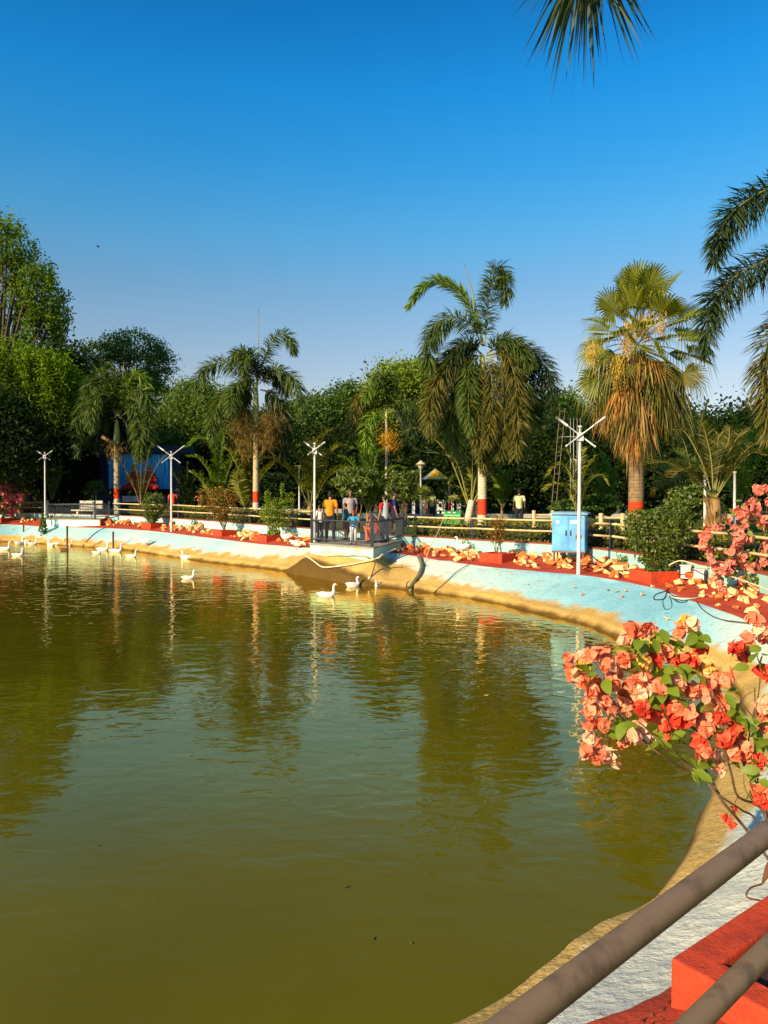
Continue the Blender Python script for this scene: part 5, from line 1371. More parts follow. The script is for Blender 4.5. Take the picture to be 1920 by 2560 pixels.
for a_, b_, n, lab in stretch:
    placed = []
    for k in range(n):
        for tr in range(12):
            px = random.uniform(a_, b_); u = min(.93, max(.08, random.betavariate(2.6, 1.5)))
            q, _r = strip_pt(px, u)
            big = u > .5 and random.random() < .55
            s = random.uniform(.32, .56) if big else random.uniform(.15, .32)
            if q[1] < 15: s *= .78
            if all(np.linalg.norm((q - p_[0])[:2]) > (s + p_[1]) * .42 for p_ in placed) and all(np.linalg.norm((q - P_)[:2]) > .62 for P_ in PL):
                break
        placed.append((q, s, px, u))
    for side in ('against the wall', 'in the middle of the strip', 'at the slope edge'):
        for size in ('large', 'small'):
            sel = sorted([p_ for p_ in placed if (p_[3] > .72) == (side[0] == 'a' and side[1] == 'g') and (p_[3] < .42) == (side[0] == 'a' and side[1] == 't') and (p_[1] > (.28 if p_[0][1] > 15 else .22)) == (size == 'large')], key=lambda p_: p_[2])
            for k, p_ in enumerate(sel):
                nth = ORD[k] + ' ' if len(sel) > 1 else 'only '
                rock(p_[0] - np.array((0, 0, .02)), p_[1], nth + size + ' rock ' + side + ' right of ' + lab, 'painted rocks along the red strip')
# loose chips on the bank
chips = [(1459, 1488), (1557, 1496), (1515, 1477), (1543, 1479), (1563, 1475), (1628, 1470), (1604, 1487), (1670, 1546), (1193, 1454), (1225, 1463), (1253, 1440), (1271, 1455), (1345, 1453), (1250, 1472), (1437, 1466), (1395, 1441), (1282, 1440), (1315, 1460), (325, 1346), (340, 1351), (395, 1350), (291, 1352), (482, 1368), (30, 1325), (45, 1334), (970, 1418), (80, 1322), (1668, 1548)]
def bank_z(px, py):
    """Point of the bank seen at a pixel, by marching along the ray."""
    d = at(px, py, 1.0) - np.array((0, 0, EYE)); best = (1e9, None)
    for i in range(0, NT):
        if Rc[i][1] < 9: continue
        for v in np.linspace(0, 1, 15):
            q = Wc[i] + (Rc[i] - Wc[i]) * v + np.array((0, 0, math.sin(math.pi * v) * .05))
            x, y = proj(q); e = (x - px) ** 2 + (y - py) ** 2
            if e < best[0]: best = (e, q)
    return best[1]
for k, (x, y) in enumerate(chips):
    rk = sorted(c_[0] for c_ in chips if (c_[0] > 900) == (x > 900)).index(x)
    o = rock(bank_z(x, y), random.uniform(.09, .17), ORD[rk] + ' flat stone chip from the left on the ' + ('teal slope right of the platform' if x > 900 else 'far slope left of the platform'), 'loose stone chips on the sloping bank', 'stone_chip')
    o.scale.z *= .45; o.rotation_euler.x *= .3; o.rotation_euler.y *= .3

# ------------------------------------------------------------------ lamp posts
def lamp_post(label, base, H, arms=1.0, twist=0.0):
    t = thing('lamp_post', label, 'lamp post', base, 'white cross armed lamp posts round the pond')
    b = np.asarray(base, float)
    mb = MB(); mb.tube(b + np.linspace(0, 1, 6)[:, None] * np.array((.02, 0, H)) - np.array((0, 0, .15)) * np.linspace(1, 0, 6)[:, None], np.linspace(.048, .034, 6), 10); mb.build('pole', 'white_paint', t, smooth=True)
    mb = MB(); mb.tube([b + (.02, 0, H), b + (.02, 0, H + .03)], .05, 10); mb.build('pole_cap', 'white_paint', t)
    c = b + np.array((.02, -.05, H - .2)); ca, sa = math.cos(twist), math.sin(twist)
    for sx in (-1, 1):
        u = np.array((sx * .56 * ca, sx * .56 * sa, .42)) * arms
        yo = np.array((0, -.045 * sx, 0))
        mb = MB(); mb.tube([c + yo - u * .62, c + yo, c + yo + u], .018, 8); mb.build('arm', 'white_paint', t, smooth=True)
        mb = MB(); mb.tube([c + yo + u * .55, c + yo + u * 1.03], .030 if sx < 0 else .024, 8); mb.build('lamp_tube', 'white_paint', t, smooth=True)
        mb = MB(); mb.tube([c + yo - u * .66, c + yo - u * .60], .026, 8); mb.build('end_cap', 'white_paint', t, smooth=True)
    mb = MB(); mb.box(c + np.array((0, .03, -.04)), (.14, .09, .20)); mb.build('bracket', 'white_paint', t)
    return t
q, _r = strip_pt(1450, .03); lamp_post('white cross armed lamp post in front of the blue cabinet', q, 365 * q[1] / K, 1.0)
q = at(786, 1357, 24.9); lamp_post('white cross armed lamp post at the left corner of the crowded platform', q, 247 * q[1] / K, .62, .3)
q, _r = strip_pt(427, .16); lamp_post('white cross armed lamp post between the clipped and rusty bushes', q, 198 * q[1] / K, 1.15)
q = at(113, 1300, 41.4); lamp_post('leftmost white cross armed lamp post by the bench platform', q, 168 * q[1] / K, .72, .5)

def garden_lamp(label, px, ytop, D, style='flat'):
    b = np.array((at(px, 1236, D)[0], D, lawn_z(px, D))); top = at(px, ytop, D)
    t = thing('garden_lamp', label, 'lamp', b)
    mb = MB(); mb.tube([b - (0, 0, .1), (b + top) / 2, top], .045, 8); mb.build('pole', 'white_paint', t, smooth=True)
    mb = MB(); mb.tube([b - (0, 0, .1), b + (0, 0, .18)], .08, 8); mb.build('foot', 'white_paint', t)
    mb = MB()
    if style == 'flat':
        mb.box(top + np.array((0, 0, .03)), (.52, .2, .05)); mb.box(top + np.array((0, 0, -.02)), (.12, .12, .10))
    elif style == 'pagoda':
        mb.tube([top + (0, 0, -.02), top + (0, 0, .14), top + (0, 0, .22), top + (0, 0, .36), top + (0, 0, .42)], [.07, .15, .26, .08, .02], 8)
    else:
        mb.tube([top + (0, 0, -.02), top + (0, 0, .02)], .06, 8)
    mb.build('lamp_head', 'lamp_head', t)
    return t
M['lamp_head'] = pmat('lamp_head', (0.52, 0.42, 0.28), (0.4, 0.32, 0.2), rough=0.5)
garden_lamp('thin white garden lamp with a flat head left of the third lamp post', 748, 1166, 40)
garden_lamp('garden lamp whose flat head shows above the clipped mushroom shrub', 858, 1174, 43)
garden_lamp('garden lamp with a pagoda head left of the striped canopy', 1052, 1172, 37, 'pagoda')
garden_lamp('plain white pole left of the short date palm', 1763, 1190, 22, 'plain')
garden_lamp('plain white pole right of the short date palm', 1837, 1180, 24, 'plain')
garden_lamp('thin white garden lamp among the trees behind the blue cabinet', 1440, 1150, 40)

# ------------------------------------------------------------------ blue cabinet
q, ang = strip_pt(1425, .62)
q = at(1425, 1404, 20.1); ang = -.12
cab = thing('electrical_cabinet', 'weathered blue metal cabinet on rusty legs with two white stickers', 'cabinet', q)
ca, sa = math.cos(ang - .28), math.sin(ang - .28)
def cw(x, y, z): return np.array((q[0] + x * ca - y * sa, q[1] + x * sa + y * ca, q[2] + z))
CW, CD, CH, LG = .86, .60, .98, .30
RZ = ang - .28
mb = MB(); mb.box(cw(0, 0, LG + CH / 2), (CW, CD, CH), RZ); mb.build('body', 'blue_metal', cab)
mb = MB(); mb.box(cw(0, 0, LG + CH + .02), (CW + .14, CD + .14, .035), RZ); mb.box(cw(0, 0, LG + CH + .055), (CW + .1, CD + .1, .035), RZ, taper=.8); mb.build('roof', 'blue_roof', cab)
for sx in (-1, 1):
    mb = MB(); mb.box(cw(sx * CW * .247, -CD / 2 - .008, LG + CH / 2), (CW * .475, .014, CH * .94), RZ); d_ = mb.build('door', 'blue_metal', cab)
    mb = MB(); mb.box(cw(sx * .06, -CD / 2 - .03, LG + CH * .50), (.03, .03, .14), RZ); mb.box(cw(sx * .06, -CD / 2 - .05, LG + CH * .50), (.014, .02, .09), RZ); mb.build('handle', 'slate_paint', d_)
    mb = MB(); mb.box(cw(-.28 if sx < 0 else .14, -CD / 2 - .017, LG + CH * .80), (.08 if sx < 0 else .18, .004, .085), RZ); mb.build('sticker', 'white_paint', d_)
mb = MB(); mb.box(cw(.27, -CD / 2 - .017, LG + CH * .40), (.16, .003, .10), RZ); mb.build('rust_patch', 'rust', cab)
for sx in (-1, 1):
    for sy in (-1, 1):
        mb = MB(); mb.box(cw(sx * (CW / 2 - .05), sy * (CD / 2 - .05), LG / 2 - .1), (.045, .045, LG + .2), RZ); mb.build('leg', 'rust', cab)
mb = MB(); mb.box(cw(0, 0, LG - .02), (CW + .02, CD + .02, .04), RZ); mb.build('base_frame', 'rust', cab)
# cables under it
for k, pts in enumerate([[(1400, 1383), (1410, 1400), (1430, 1410), (1460, 1412), (1500, 1420), (1560, 1430)], [(1440, 1383), (1450, 1405), (1480, 1415), (1520, 1428), (1590, 1440)], [(1470, 1380), (1490, 1398), (1530, 1425), (1580, 1436), (1640, 1452)]]):
    P = np.array([at(x, y, 20.0 - .9 * i * .9) for i, (x, y) in enumerate(pts)])
    for i, (x, y) in enumerate(pts):
        if i > 1:
            g_, _r = strip_pt(x, .45 + .1 * k); P[i] = g_ + np.array((0, 0, .05))
    o = MB().tube(crom(P, 24), .012, 5).build('cable', 'black', None, smooth=True, loc=P[-1]); tag(o, ('dark cable sagging from the left leg of the blue cabinet', 'dark cable from the middle of the blue cabinet over the rocks', 'dark cable from the blue cabinet to the big round bush')[k], 'cable')
# loop of cable beside the big bush
for k, (pts, mt, rr, lab) in enumerate((([(1676, 1440), (1672, 1475), (1640, 1490), (1637, 1503), (1662, 1500), (1668, 1480), (1678, 1492), (1720, 1500), (1760, 1490)], 'black', .011, 'black cable looped over the edge of the red strip by the bush'),
                          ([(1672, 1490), (1690, 1499), (1735, 1500), (1775, 1490), (1830, 1488), (1930, 1500)], 'hose', .016, 'pale pipe lying along the red strip under the pink bush'),
                          ([(1738, 1505), (1755, 1530), (1800, 1548), (1870, 1562)], 'twig', .010, 'thin dry vine trailing down the teal slope'),
                          ([(1178, 1404), (1140, 1432), (1120, 1455), (1085, 1482)], 'black', .010, 'dark cable running down the slope right of the bamboo pole'),
                          ([(260, 1320), (232, 1335), (215, 1355), (210, 1364)], 'black', .02, 'dark cable running down the far slope right of the bench platform'),
                          ([(1673, 1412), (1700, 1402), (1735, 1410), (1800, 1432), (1860, 1452), (1930, 1478)], 'hose', .014, 'pale cable strung along the wall over the two white boxes'))):
    P = []
    for x, y in pts:
        if 'strung' in lab: P.append(at(x, y, 15.6 - (x - 1673) / 100))
        else: P.append(bank_z(x, y) + np.array((0, 0, .03)))
    P = np.array(P)
    if 'along the red' in lab or 'looped' in lab:
        P = np.array([ground(x, y, -.33) for x, y in pts]); P[:, 2] += .03
    o = MB().tube(crom(P, 40), rr, 6).build('hose' if mt == 'hose' else ('vine' if mt == 'twig' else 'cable'), mt, None, smooth=True, loc=P[0]); tag(o, lab, 'hose' if mt == 'hose' else ('vine' if mt == 'twig' else 'cable'))

# two white wall boxes
for px, py, D, lab in ((1716, 1430, 16.0, 'left one of two white boxes on the wall beside the big bush'), (1749, 1440, 15.5, 'right one of two white boxes on the wall beside the big bush')):
    c = at(px, py, D); t = thing('wall_box', lab, 'box', c - np.array((0, 0, .14)))
    mb = MB(); mb.box(c, (.20, .16, .27), -.6); mb.build('body', 'white_paint', t)
    mb = MB(); mb.box(c + np.array((0, 0, .145)), (.24, .20, .022), -.6); mb.build('lid', 'white_paint', t)
    mb = MB(); mb.box(c + np.array((.055, -.075, -.01)), (.07, .05, .20), -.6); mb.build('hollow_dark', 'black', t)  # solid black block, the hollow's shade put into its colour

# ------------------------------------------------------------------ hoses, bamboo, sticks by the platform
def lying(name, lab, cat, pts, D0, D1, r, mat, lift=.03):
    n = len(pts); P = np.array([at(x, y, D0 + (D1 - D0) * i / (n - 1)) for i, (x, y) in enumerate(pts)])
    o = MB().tube(crom(P, 30), r, 8).build(name, mat, None, smooth=True, loc=P[0]); return tag(o, lab, cat)
lying('hose', 'pale pipe drooping over the brown bank below the platform', 'hose', [(764, 1389), (785, 1403), (805, 1417), (830, 1417), (870, 1412), (915, 1403), (945, 1395), (955, 1386)], 24.0, 21.7, .024, 'hose')
lying('hose', 'pale pipe resting along the platform face', 'hose', [(800, 1379), (840, 1382), (890, 1387), (925, 1392), (935, 1398)], 23.6, 22.0, .022, 'hose')
lying('hose', 'thin pale hose curling from the platform corner to the red strip', 'hose', [(912, 1390), (925, 1397), (940, 1396), (965, 1382), (990, 1372)], 22.1, 23.6, .018, 'hose')
lying('stick', 'dark stick leaning from the platform corner into the water', 'stick', [(940, 1396), (932, 1430), (918, 1458)], 22.0, 21.6, .018, 'twig')
P = np.array([bank_z(x, y) + np.array((0, -.03, .07)) for x, y in ((1046, 1398), (1053, 1420), (1047, 1445), (1036, 1465))]); P = np.vstack([P, P[-1] + (P[-1] - P[-2]) * .8])
o = MB().tube(crom(P, 30), .06, 10).build('bamboo_pole', 'bamboo', None, smooth=True, loc=P[0]); tag(o, 'thick curved green bamboo pole lying down the bank into the water', 'pole')
lying('stick', 'thin twig tied to the bamboo pole', 'stick', [(1056, 1405), (1052, 1440), (1020, 1455), (1016, 1470)], 21.9, 20.6, .012, 'twig')
lying('stick', 'tall dry reed leaning from the bank across the fence', 'stick', [(1052, 1430), (1075, 1370), (1095, 1330), (1108, 1298)], 22.0, 24.2, .012, 'rail_paint')
for px, y0, y1, lab in ((59, 1312, 1352, 'leftmost dark stake standing in the water among geese'), (168, 1315, 1372, 'middle dark stake standing in the water behind the brown duck'), (283, 1329, 1374, 'right dark stake standing in the water behind the swimming geese')):
    b = ground(px, y1, WZ); top = at(px, y0, b[1])
    o = MB().tube([b - (0, 0, .5), (b + top) / 2, top], .045, 7).build('stake', 'twig', None, smooth=True, loc=b); tag(o, lab, 'stake', 'dark stakes standing in the water')

# ------------------------------------------------------------------ near planter and litter at the bottom right
pn = np.array((1.735, 3.03, -.53))
c0 = ground(1676, 2395, -.26); g2_ = ground(1920, 2235, -.26) - c0
dirv = math.atan2(g2_[1], g2_[0])
ex_ = np.array((math.cos(dirv), math.sin(dirv), 0)); ey_ = np.array((math.sin(dirv), -math.cos(dirv), 0))
SX, SY = 1.05, .62
cen_ = c0 + ex_ * SX / 2 + ey_ * SY / 2; cen_[2] = -.52
planter('orange red concrete planter box close by at the bottom right corner', cen_, (SX, SY), dirv, h=.26, wall_=.14, zfoot=-.12)
NEAR_PLANT = cen_ + ex_ * .1 + np.array((0, 0, .2))
mb = MB(); n = 260
uu = RNG.random(n) * .9; pp = c0 + ex_ * uu[:, None] * .1 - ex_ * RNG.random(n)[:, None] * .45 + ey_ * (RNG.random(n)[:, None] * .25 - .02); pp[:, 2] = -.475 + RNG.random(n) * .03
leaf_quads(mb, pp, .022, up=1.5)
o = mb.build('leaf_litter', 'litter'); tag(o, kind='stuff')
dl = at(1895, 2215, 3.75)
t = thing('dead_leaf', 'curled brown dead leaf on the grey bank above the near planter', 'leaf', dl)
mb = MB(); leaf_n = 7
U = np.linspace(0, 1, leaf_n)
for s_ in (-1, 1):
    V = []
    for u in U:
        cx = np.array((.02 + .13 * u, .02 * u, .05 * math.sin(u * 3) + .01)); w_ = .045 * math.sin(math.pi * min(1, u * .95 + .04))
        V += [dl + cx, dl + cx + np.array((0, s_ * w_, .05 * math.sin(u * 2.5)))]
    F = [(2 * i, 2 * i + 1, 2 * i + 3, 2 * i + 2) for i in range(leaf_n - 1)]
    mb.add(V, np.array(F))
mb.build('blade', 'dead_brown', t); mb = MB(); mb.tube(crom([dl + (.02, 0, .01), dl + (-.05, -.02, .0), dl + (-.08, -.05, -.03), dl + (0, -.06, -.045)], 10), .005, 5); mb.build('stalk', 'dead_brown', t)
# ------------------------------------------------------------------ people
import bmesh
SKIN = pmat('skin', (0.30, 0.15, 0.085), (0.25, 0.12, 0.065), scale=6, rough=0.55)
SKIN2 = pmat('skin_dark', (0.17, 0.085, 0.05), (0.14, 0.07, 0.04), scale=6, rough=0.55)
HAIR = pmat('hair_black', (0.014, 0.011, 0.010), rough=0.6)
EYEM = pmat('eye_dark', (0.02, 0.015, 0.012), rough=0.2)
def cloth(name, col):
    return pmat('cloth_' + name, col, tuple(c * .8 for c in col), scale=9, rough=0.9, bump=0.006, bscale=14)

def capsule(mb, a, b, ra, rb, n=10):
    a = np.asarray(a, float); b = np.asarray(b, float)
    d = unit(b - a); u = np.array((-.95, -.6, 0, 1, 1.6, 1.95)); 
    P = [a - d * ra * .8, a - d * ra * .45, a, b, b + d * rb * .45, b + d * rb * .8]
    mb.tube(P, [ra * .45, ra * .85, ra, rb, rb * .85, rb * .45], n)

def fuse(mb, name, mat, voxel, extra=None, smooth=4):
    """One continuous surface from overlapping tapered limbs."""
    me = mb.mesh(name, mat)
    o = bpy.data.objects.new(name, me); COL.objects.link(o)
    r = o.modifiers.new('r', 'REMESH'); r.mode = 'VOXEL'; r.voxel_size = voxel; r.use_smooth_shade = True
    s = o.modifiers.new('s', 'SMOOTH'); s.iterations = smooth; s.factor = .5
    dg = bpy.context.evaluated_depsgraph_get()
    out = bpy.data.meshes.new_from_object(o.evaluated_get(dg))
    bpy.data.objects.remove(o)
    if extra is not None:
        bm = bmesh.new(); bm.from_mesh(out); bm.from_mesh(extra.mesh('tmp', mat, smooth=True)); bm.to_mesh(out); bm.free()
    out.materials.clear(); out.materials.append(mat)
    for p in out.polygons: p.use_smooth = True
    out.name = name
    return out

def put(me, name, parent):
    o = bpy.data.objects.new(name, me); COL.objects.link(o); o.parent = parent; return o

BASEJ = dict(pel=(0, 0, .93), wai=(0, .0, 1.06), che=(0, .0, 1.28), nb=(0, -.01, 1.44), hd=(0, .015, 1.605),
             Ls=(-.185, -.01, 1.375), Le=(-.235, -.02, 1.13), Lw=(-.235, .05, .89), Lh=(-.235, .08, .80),
             Rs=(.185, -.01, 1.375), Re=(.235, -.02, 1.13), Rw=(.235, .05, .89), Rh=(.235, .08, .80),
             Lp=(-.095, 0, .90), Lk=(-.105, .025, .49), La=(-.11, -.02, .085), Lt=(-.125, .13, .035),
             Rp=(.095, 0, .90), Rk=(.105, .025, .49), Ra=(.11, -.02, .085), Rt=(.125, .13, .035))

def person(label, loc, face, H, shirt, pants, pose=None, skin=SKIN, hair=HAIR, girth=1.0, sleeve=.6, long_pants=True, shorts=False, cap=None, skirt=None, bald=False, shoes=None, vest=None, nod=0.0):
    """Body, shirt, trousers, hair and shoes of a standing or crouching person; `face` is the heading in degrees (0 = away from the camera)."""
    J = {k: np.array(v, float) for k, v in BASEJ.items()}
    for k, v in (pose or {}).items():
        J[k] = np.array(v, float)
    t = thing('person', label, 'person', loc); t.rotation_euler = (0, 0, R(face)); s = H / 1.72; t.scale = (s, s, s)
    b = MB(); g = girth
    capsule(b, J['pel'], J['wai'], .125 * g, .115 * g, 12); capsule(b, J['wai'], J['che'], .115 * g, .135 * g, 12)
    capsule(b, J['che'] + (-.06, 0, .02), J['Ls'] * .8 + J['nb'] * .2, .10, .065); capsule(b, J['che'] + (.06, 0, .02), J['Rs'] * .8 + J['nb'] * .2, .10, .065)
    capsule(b, J['nb'] + (0, 0, -.08), J['nb'] + (0, 0, .0), .085, .06); capsule(b, J['nb'], J['hd'] + (0, -.01, -.06), .055, .052)
    hd = J['hd']; fw = np.array((0, 1.0, 0))
    b.ball(hd + (0, 0, .02), (.075, .093, .098), 14, 10); b.ball(hd + (0, .03, -.055), (.056, .062, .060), 12, 8)
    b.ball(hd + (0, .095, -.012), (.014, .022, .024), 8, 6)
    for sx in (-1, 1): b.ball(hd + (sx * .077, -.005, -.005), (.012, .024, .032), 8, 6)
    for S in 'LR':
        capsule(b, J[S + 's'], J[S + 'e'], .052, .040); capsule(b, J[S + 'e'], J[S + 'w'], .040, .027)
        capsule(b, J[S + 'w'], J[S + 'h'], .030, .034, 8)
        capsule(b, J[S + 'p'], J[S + 'k'], .085 * g, .056); capsule(b, J[S + 'k'], J[S + 'a'], .056, .037); capsule(b, J[S + 'a'], J[S + 't'], .042, .034)
    fx = MB()
    for S, sg in (('L', -1), ('R', 1)):
        d = unit(J[S + 'h'] - J[S + 'w']); side = unit(np.cross(d, np.array((sg * 1.0, 0.1, 0)))); nrm = np.cross(side, d)
        for k, ln in enumerate((.062, .072, .068, .052)):
            p0 = J[S + 'h'] + side * (k - 1.5) * .017 + d * .012
            fx.tube([p0, p0 + d * ln * .55 + nrm * .004, p0 + d * ln + nrm * .02 * sg], [.009, .008, .006], 5)
        p0 = J[S + 'w'] * .4 + J[S + 'h'] * .6 + side * .028
        fx.tube([p0, p0 + side * .022 + d * .025, p0 + side * .026 + d * .055], [.011, .010, .007], 5)
    body = put(fuse(b, 'body', skin, .013, fx), 'body', t)
    e = MB()
    for sx in (-1, 1): e.ball(hd + (sx * .030, .088, .012), (.012, .007, .007), 6, 5)
    e.ball(hd + (0, .088, -.062), (.022, .006, .005), 6, 5)
    e.build('face', EYEM, None); eo = COL.objects[-1]; eo.parent = body
    # shirt
    c = MB(); q = 1.12
    hem = J['pel'] + (0, 0, -.02)
    capsule(c, hem, J['wai'], .142 * g, .135 * g, 12); capsule(c, J['wai'], J['che'], .135 * g, .150 * g, 12)
    for S in 'LR':
        capsule(c, J['che'] + (0, 0, .02), J[S + 's'] * .86 + J['nb'] * .14, .118, .066)
        capsule(c, J[S + 's'], J[S + 's'] + (J[S + 'e'] - J[S + 's']) * sleeve, .064, .064)
        if sleeve > 1: capsule(c, J[S + 'e'], J[S + 'e'] + (J[S + 'w'] - J[S + 'e']) * (sleeve - 1), .058, .05)
    if vest is None:
        put(fuse(c, 'shirt', shirt, .016), 'shirt', t)
    else:
        put(fuse(c, 'shirt', vest, .016), 'shirt', t)
        c = MB(); capsule(c, hem, J['wai'], .150 * g, .143 * g, 12); capsule(c, J['wai'], J['che'] + (0, 0, .05), .143 * g, .152 * g, 12); put(fuse(c, 'vest', shirt, .016), 'vest', t)
    # trousers, shorts or skirt
    c = MB(); end = 1.0 if long_pants else .0
    capsule(c, J['pel'] + (0, 0, .07), J['pel'] + (0, 0, -.06), .138 * g, .135 * g, 12)
    for S in 'LR':
        kk = J[S + 'p'] + (J[S + 'k'] - J[S + 'p']) * (1.0 if long_pants else .85)
        capsule(c, J[S + 'p'], kk, .102 * g, .074)
        if long_pants: capsule(c, J[S + 'k'], J[S + 'a'] + (0, 0, .03), .074, .058)
    if skirt is not None:
        for u in np.linspace(-1, 1, 7):
            c.tube([J['pel'] + (u * .08, 0, 0), (J['Lk'] + J['Rk']) / 2 + (u * .17, .02, .02), np.array((u * .26, J['La'][1] + .06, .02))], [.13, .13, .11], 10)
    put(fuse(c, 'skirt' if skirt else 'trousers', pants, .017), 'skirt' if skirt else 'trousers', t)
    if not bald:
        c = MB(); c.ball(hd + (0, -.018, .040), (.085, .095, .088), 14, 10); c.ball(hd + (0, -.045, -.01), (.075, .062, .075), 12, 8)
        put(fuse(c, 'hair', hair, .012, smooth=3), 'hair', t)
    else:
        c = MB(); c.ball(hd + (0, -.030, .010), (.080, .075, .070), 12, 8); put(fuse(c, 'hair', pmat('hair_cropped', (.05, .035, .03)), .012), 'hair', t)
    if cap is not None:
        c = MB(); c.ball(hd + (0, -.005, .055), (.090, .102, .080), 14, 9); capsule(c, hd + (-.04, .09, .045), hd + (.04, .09, .045), .02, .02); capsule(c, hd + (-.03, .12, .04), hd + (.03, .12, .04), .016, .016)
        put(fuse(c, 'cap', cap, .012, smooth=2), 'cap', t)
    for S in 'LR':
        c = MB(); capsule(c, J[S + 'a'] + (0, -.03, -.04), J[S + 't'] + (0, .02, .0), .046, .042); put(fuse(c, 'shoe', shoes or M['black'], .014, smooth=2), 'shoe', t)
    return t

cl = {k: cloth(k, v) for k, v in dict(orange=(.75, .24, .008), white=(.72, .70, .66), grey=(.30, .25, .24), teal=(.02, .15, .19), maroon=(.14, .02, .03), blue=(.01, .30, .55), sari=(.50, .12, .06), red=(.55, .02, .02),
      navy=(.012, .02, .10), dark=(.02, .02, .028), cream=(.62, .60, .34), olive=(.30, .32, .14), tomato=(.80, .06, .015), ltgrey=(.36, .40, .40), palewhite=(.66, .66, .64)).items()}
def pl_(px, py):                 # a place on the platform deck
    return ground(px, py, 0.0)
def hgt(px_h, q):
    return px_h * q[1] / K
q = pl_(800, 1353); person('teenager in a white shirt and dark trousers at the left corner of the platform', q, 35, hgt(92, q), cl['white'], cl['dark'], sleeve=.75)
q = pl_(826, 1354); person('man in a bright orange t-shirt seen from behind on the platform', q, -8, hgt(126, q), cl['orange'], cl['dark'], girth=1.12, sleeve=.62, pose=dict(La=(-.14, -.02, .085), Lt=(-.18, .12, .035), Lk=(-.125, .02, .49), Ra=(.13, -.02, .085), Rt=(.17, .12, .035)))
q = pl_(876, 1346); person('cropped haired man in a grey t-shirt looking down on the platform', q, 188, hgt(122, q), cl['grey'], cl['dark'], girth=1.15, skin=SKIN2, bald=True, pose=dict(hd=(0, .06, 1.585), Lw=(-.2, .14, .95), Lh=(-.17, .2, .89)))
q = pl_(864, 1350); person('boy in a teal shirt and maroon shorts standing sideways on the platform', q, 80, hgt(93, q), cl['teal'], cl['maroon'], long_pants=False, sleeve=.55, pose=dict(hd=(0, .03, 1.59)))
q = pl_(884, 1361); person('small child in a blue shirt and red cap leaning on the platform railing', q, 178, hgt(84, q), cl['blue'], cl['palewhite'], cap=cl['red'], sleeve=.6, pose=dict(Le=(-.30, .12, 1.20), Lw=(-.13, .25, 1.17), Lh=(-.05, .27, 1.17), Re=(.30, .12, 1.20), Rw=(.13, .25, 1.15), Rh=(.05, .28, 1.15), hd=(0, .05, 1.60)))
q = pl_(938, 1353); person('woman in an orange red sari crouching by the platform railing', q, 75, 1.60, cl['sari'], cl['sari'], skirt=True, sleeve=.5, skin=SKIN2,
       pose=dict(pel=(0, -.10, .36), wai=(0, -.06, .48), che=(0, .06, .68), nb=(0, .12, .83), hd=(0, .19, .98), Ls=(-.17, .10, .80), Le=(-.22, .18, .56), Lw=(-.12, .36, .55), Lh=(-.06, .42, .54), Rs=(.17, .10, .80), Re=(.22, .18, .56), Rw=(.12, .36, .52), Rh=(.06, .42, .50),
                 Lp=(-.10, -.06, .34), Lk=(-.14, .30, .46), La=(-.12, .14, .08), Lt=(-.13, .30, .035), Rp=(.10, -.06, .34), Rk=(.14, .30, .46), Ra=(.12, .14, .08), Rt=(.13, .30, .035)))
q = pl_(962, 1356); person('youth in a grey vest with red sleeves standing with a hand on his hip', q, 40, hgt(119, q), cl['ltgrey'], cl['dark'], vest=cl['red'], sleeve=.55, pose=dict(Re=(.33, -.06, 1.14), Rw=(.19, .08, 1.00), Rh=(.14, .12, .98)))
q = pl_(985, 1343); person('man in a navy t-shirt and dark shorts looking right on the platform', q, -80, hgt(115, q), cl['navy'], cl['dark'], long_pants=False, sleeve=.65, girth=1.1)
def lp(px, D):
    x = at(px, 1236, D)[0]; return np.array((x, D, gz(x)))
person('man in an olive t-shirt walking away beyond the fence near the green bin', lp(1080, 38), 5, 1.68, cl['olive'], cl['dark'], sleeve=.6, pose=dict(La=(-.11, -.16, .12), Lt=(-.12, -.02, .04)))
person('man in a cream t-shirt walking away on the lawn right of the banded palm', lp(1298, 32), -6, 1.74, cl['cream'], cl['dark'], sleeve=.6, girth=1.1, skin=SKIN2, pose=dict(Ra=(.11, -.16, .12), Rt=(.12, -.02, .04)))
person('man in a tomato red t-shirt behind the second lamp post', lp(432, 41.2), 20, 1.70, cl['tomato'], cl['dark'], sleeve=.55, girth=1.1, skin=SKIN2)
q = lp(73, 49); person('figure in navy sitting in the shade at the far left', q, 200, 1.65, cl['navy'], cl['dark'], sleeve=.9, skin=SKIN2,
       pose={k: (v[0], v[1] - .2, v[2] - .1) if k in ('pel', 'wai', 'che', 'nb', 'hd', 'Ls', 'Rs', 'Le', 'Re', 'Lw', 'Rw', 'Lh', 'Rh', 'Lp', 'Rp') else v for k, v in BASEJ.items()})
mb = MB(); mb.box(q + np.array((0.02, .22, .38)), (1.2, .4, .76), R(20)); o = mb.build('stone_block', 'path_stone', None, loc=q); tag(o, 'plain stone block behind the shaded figure in navy', 'block')

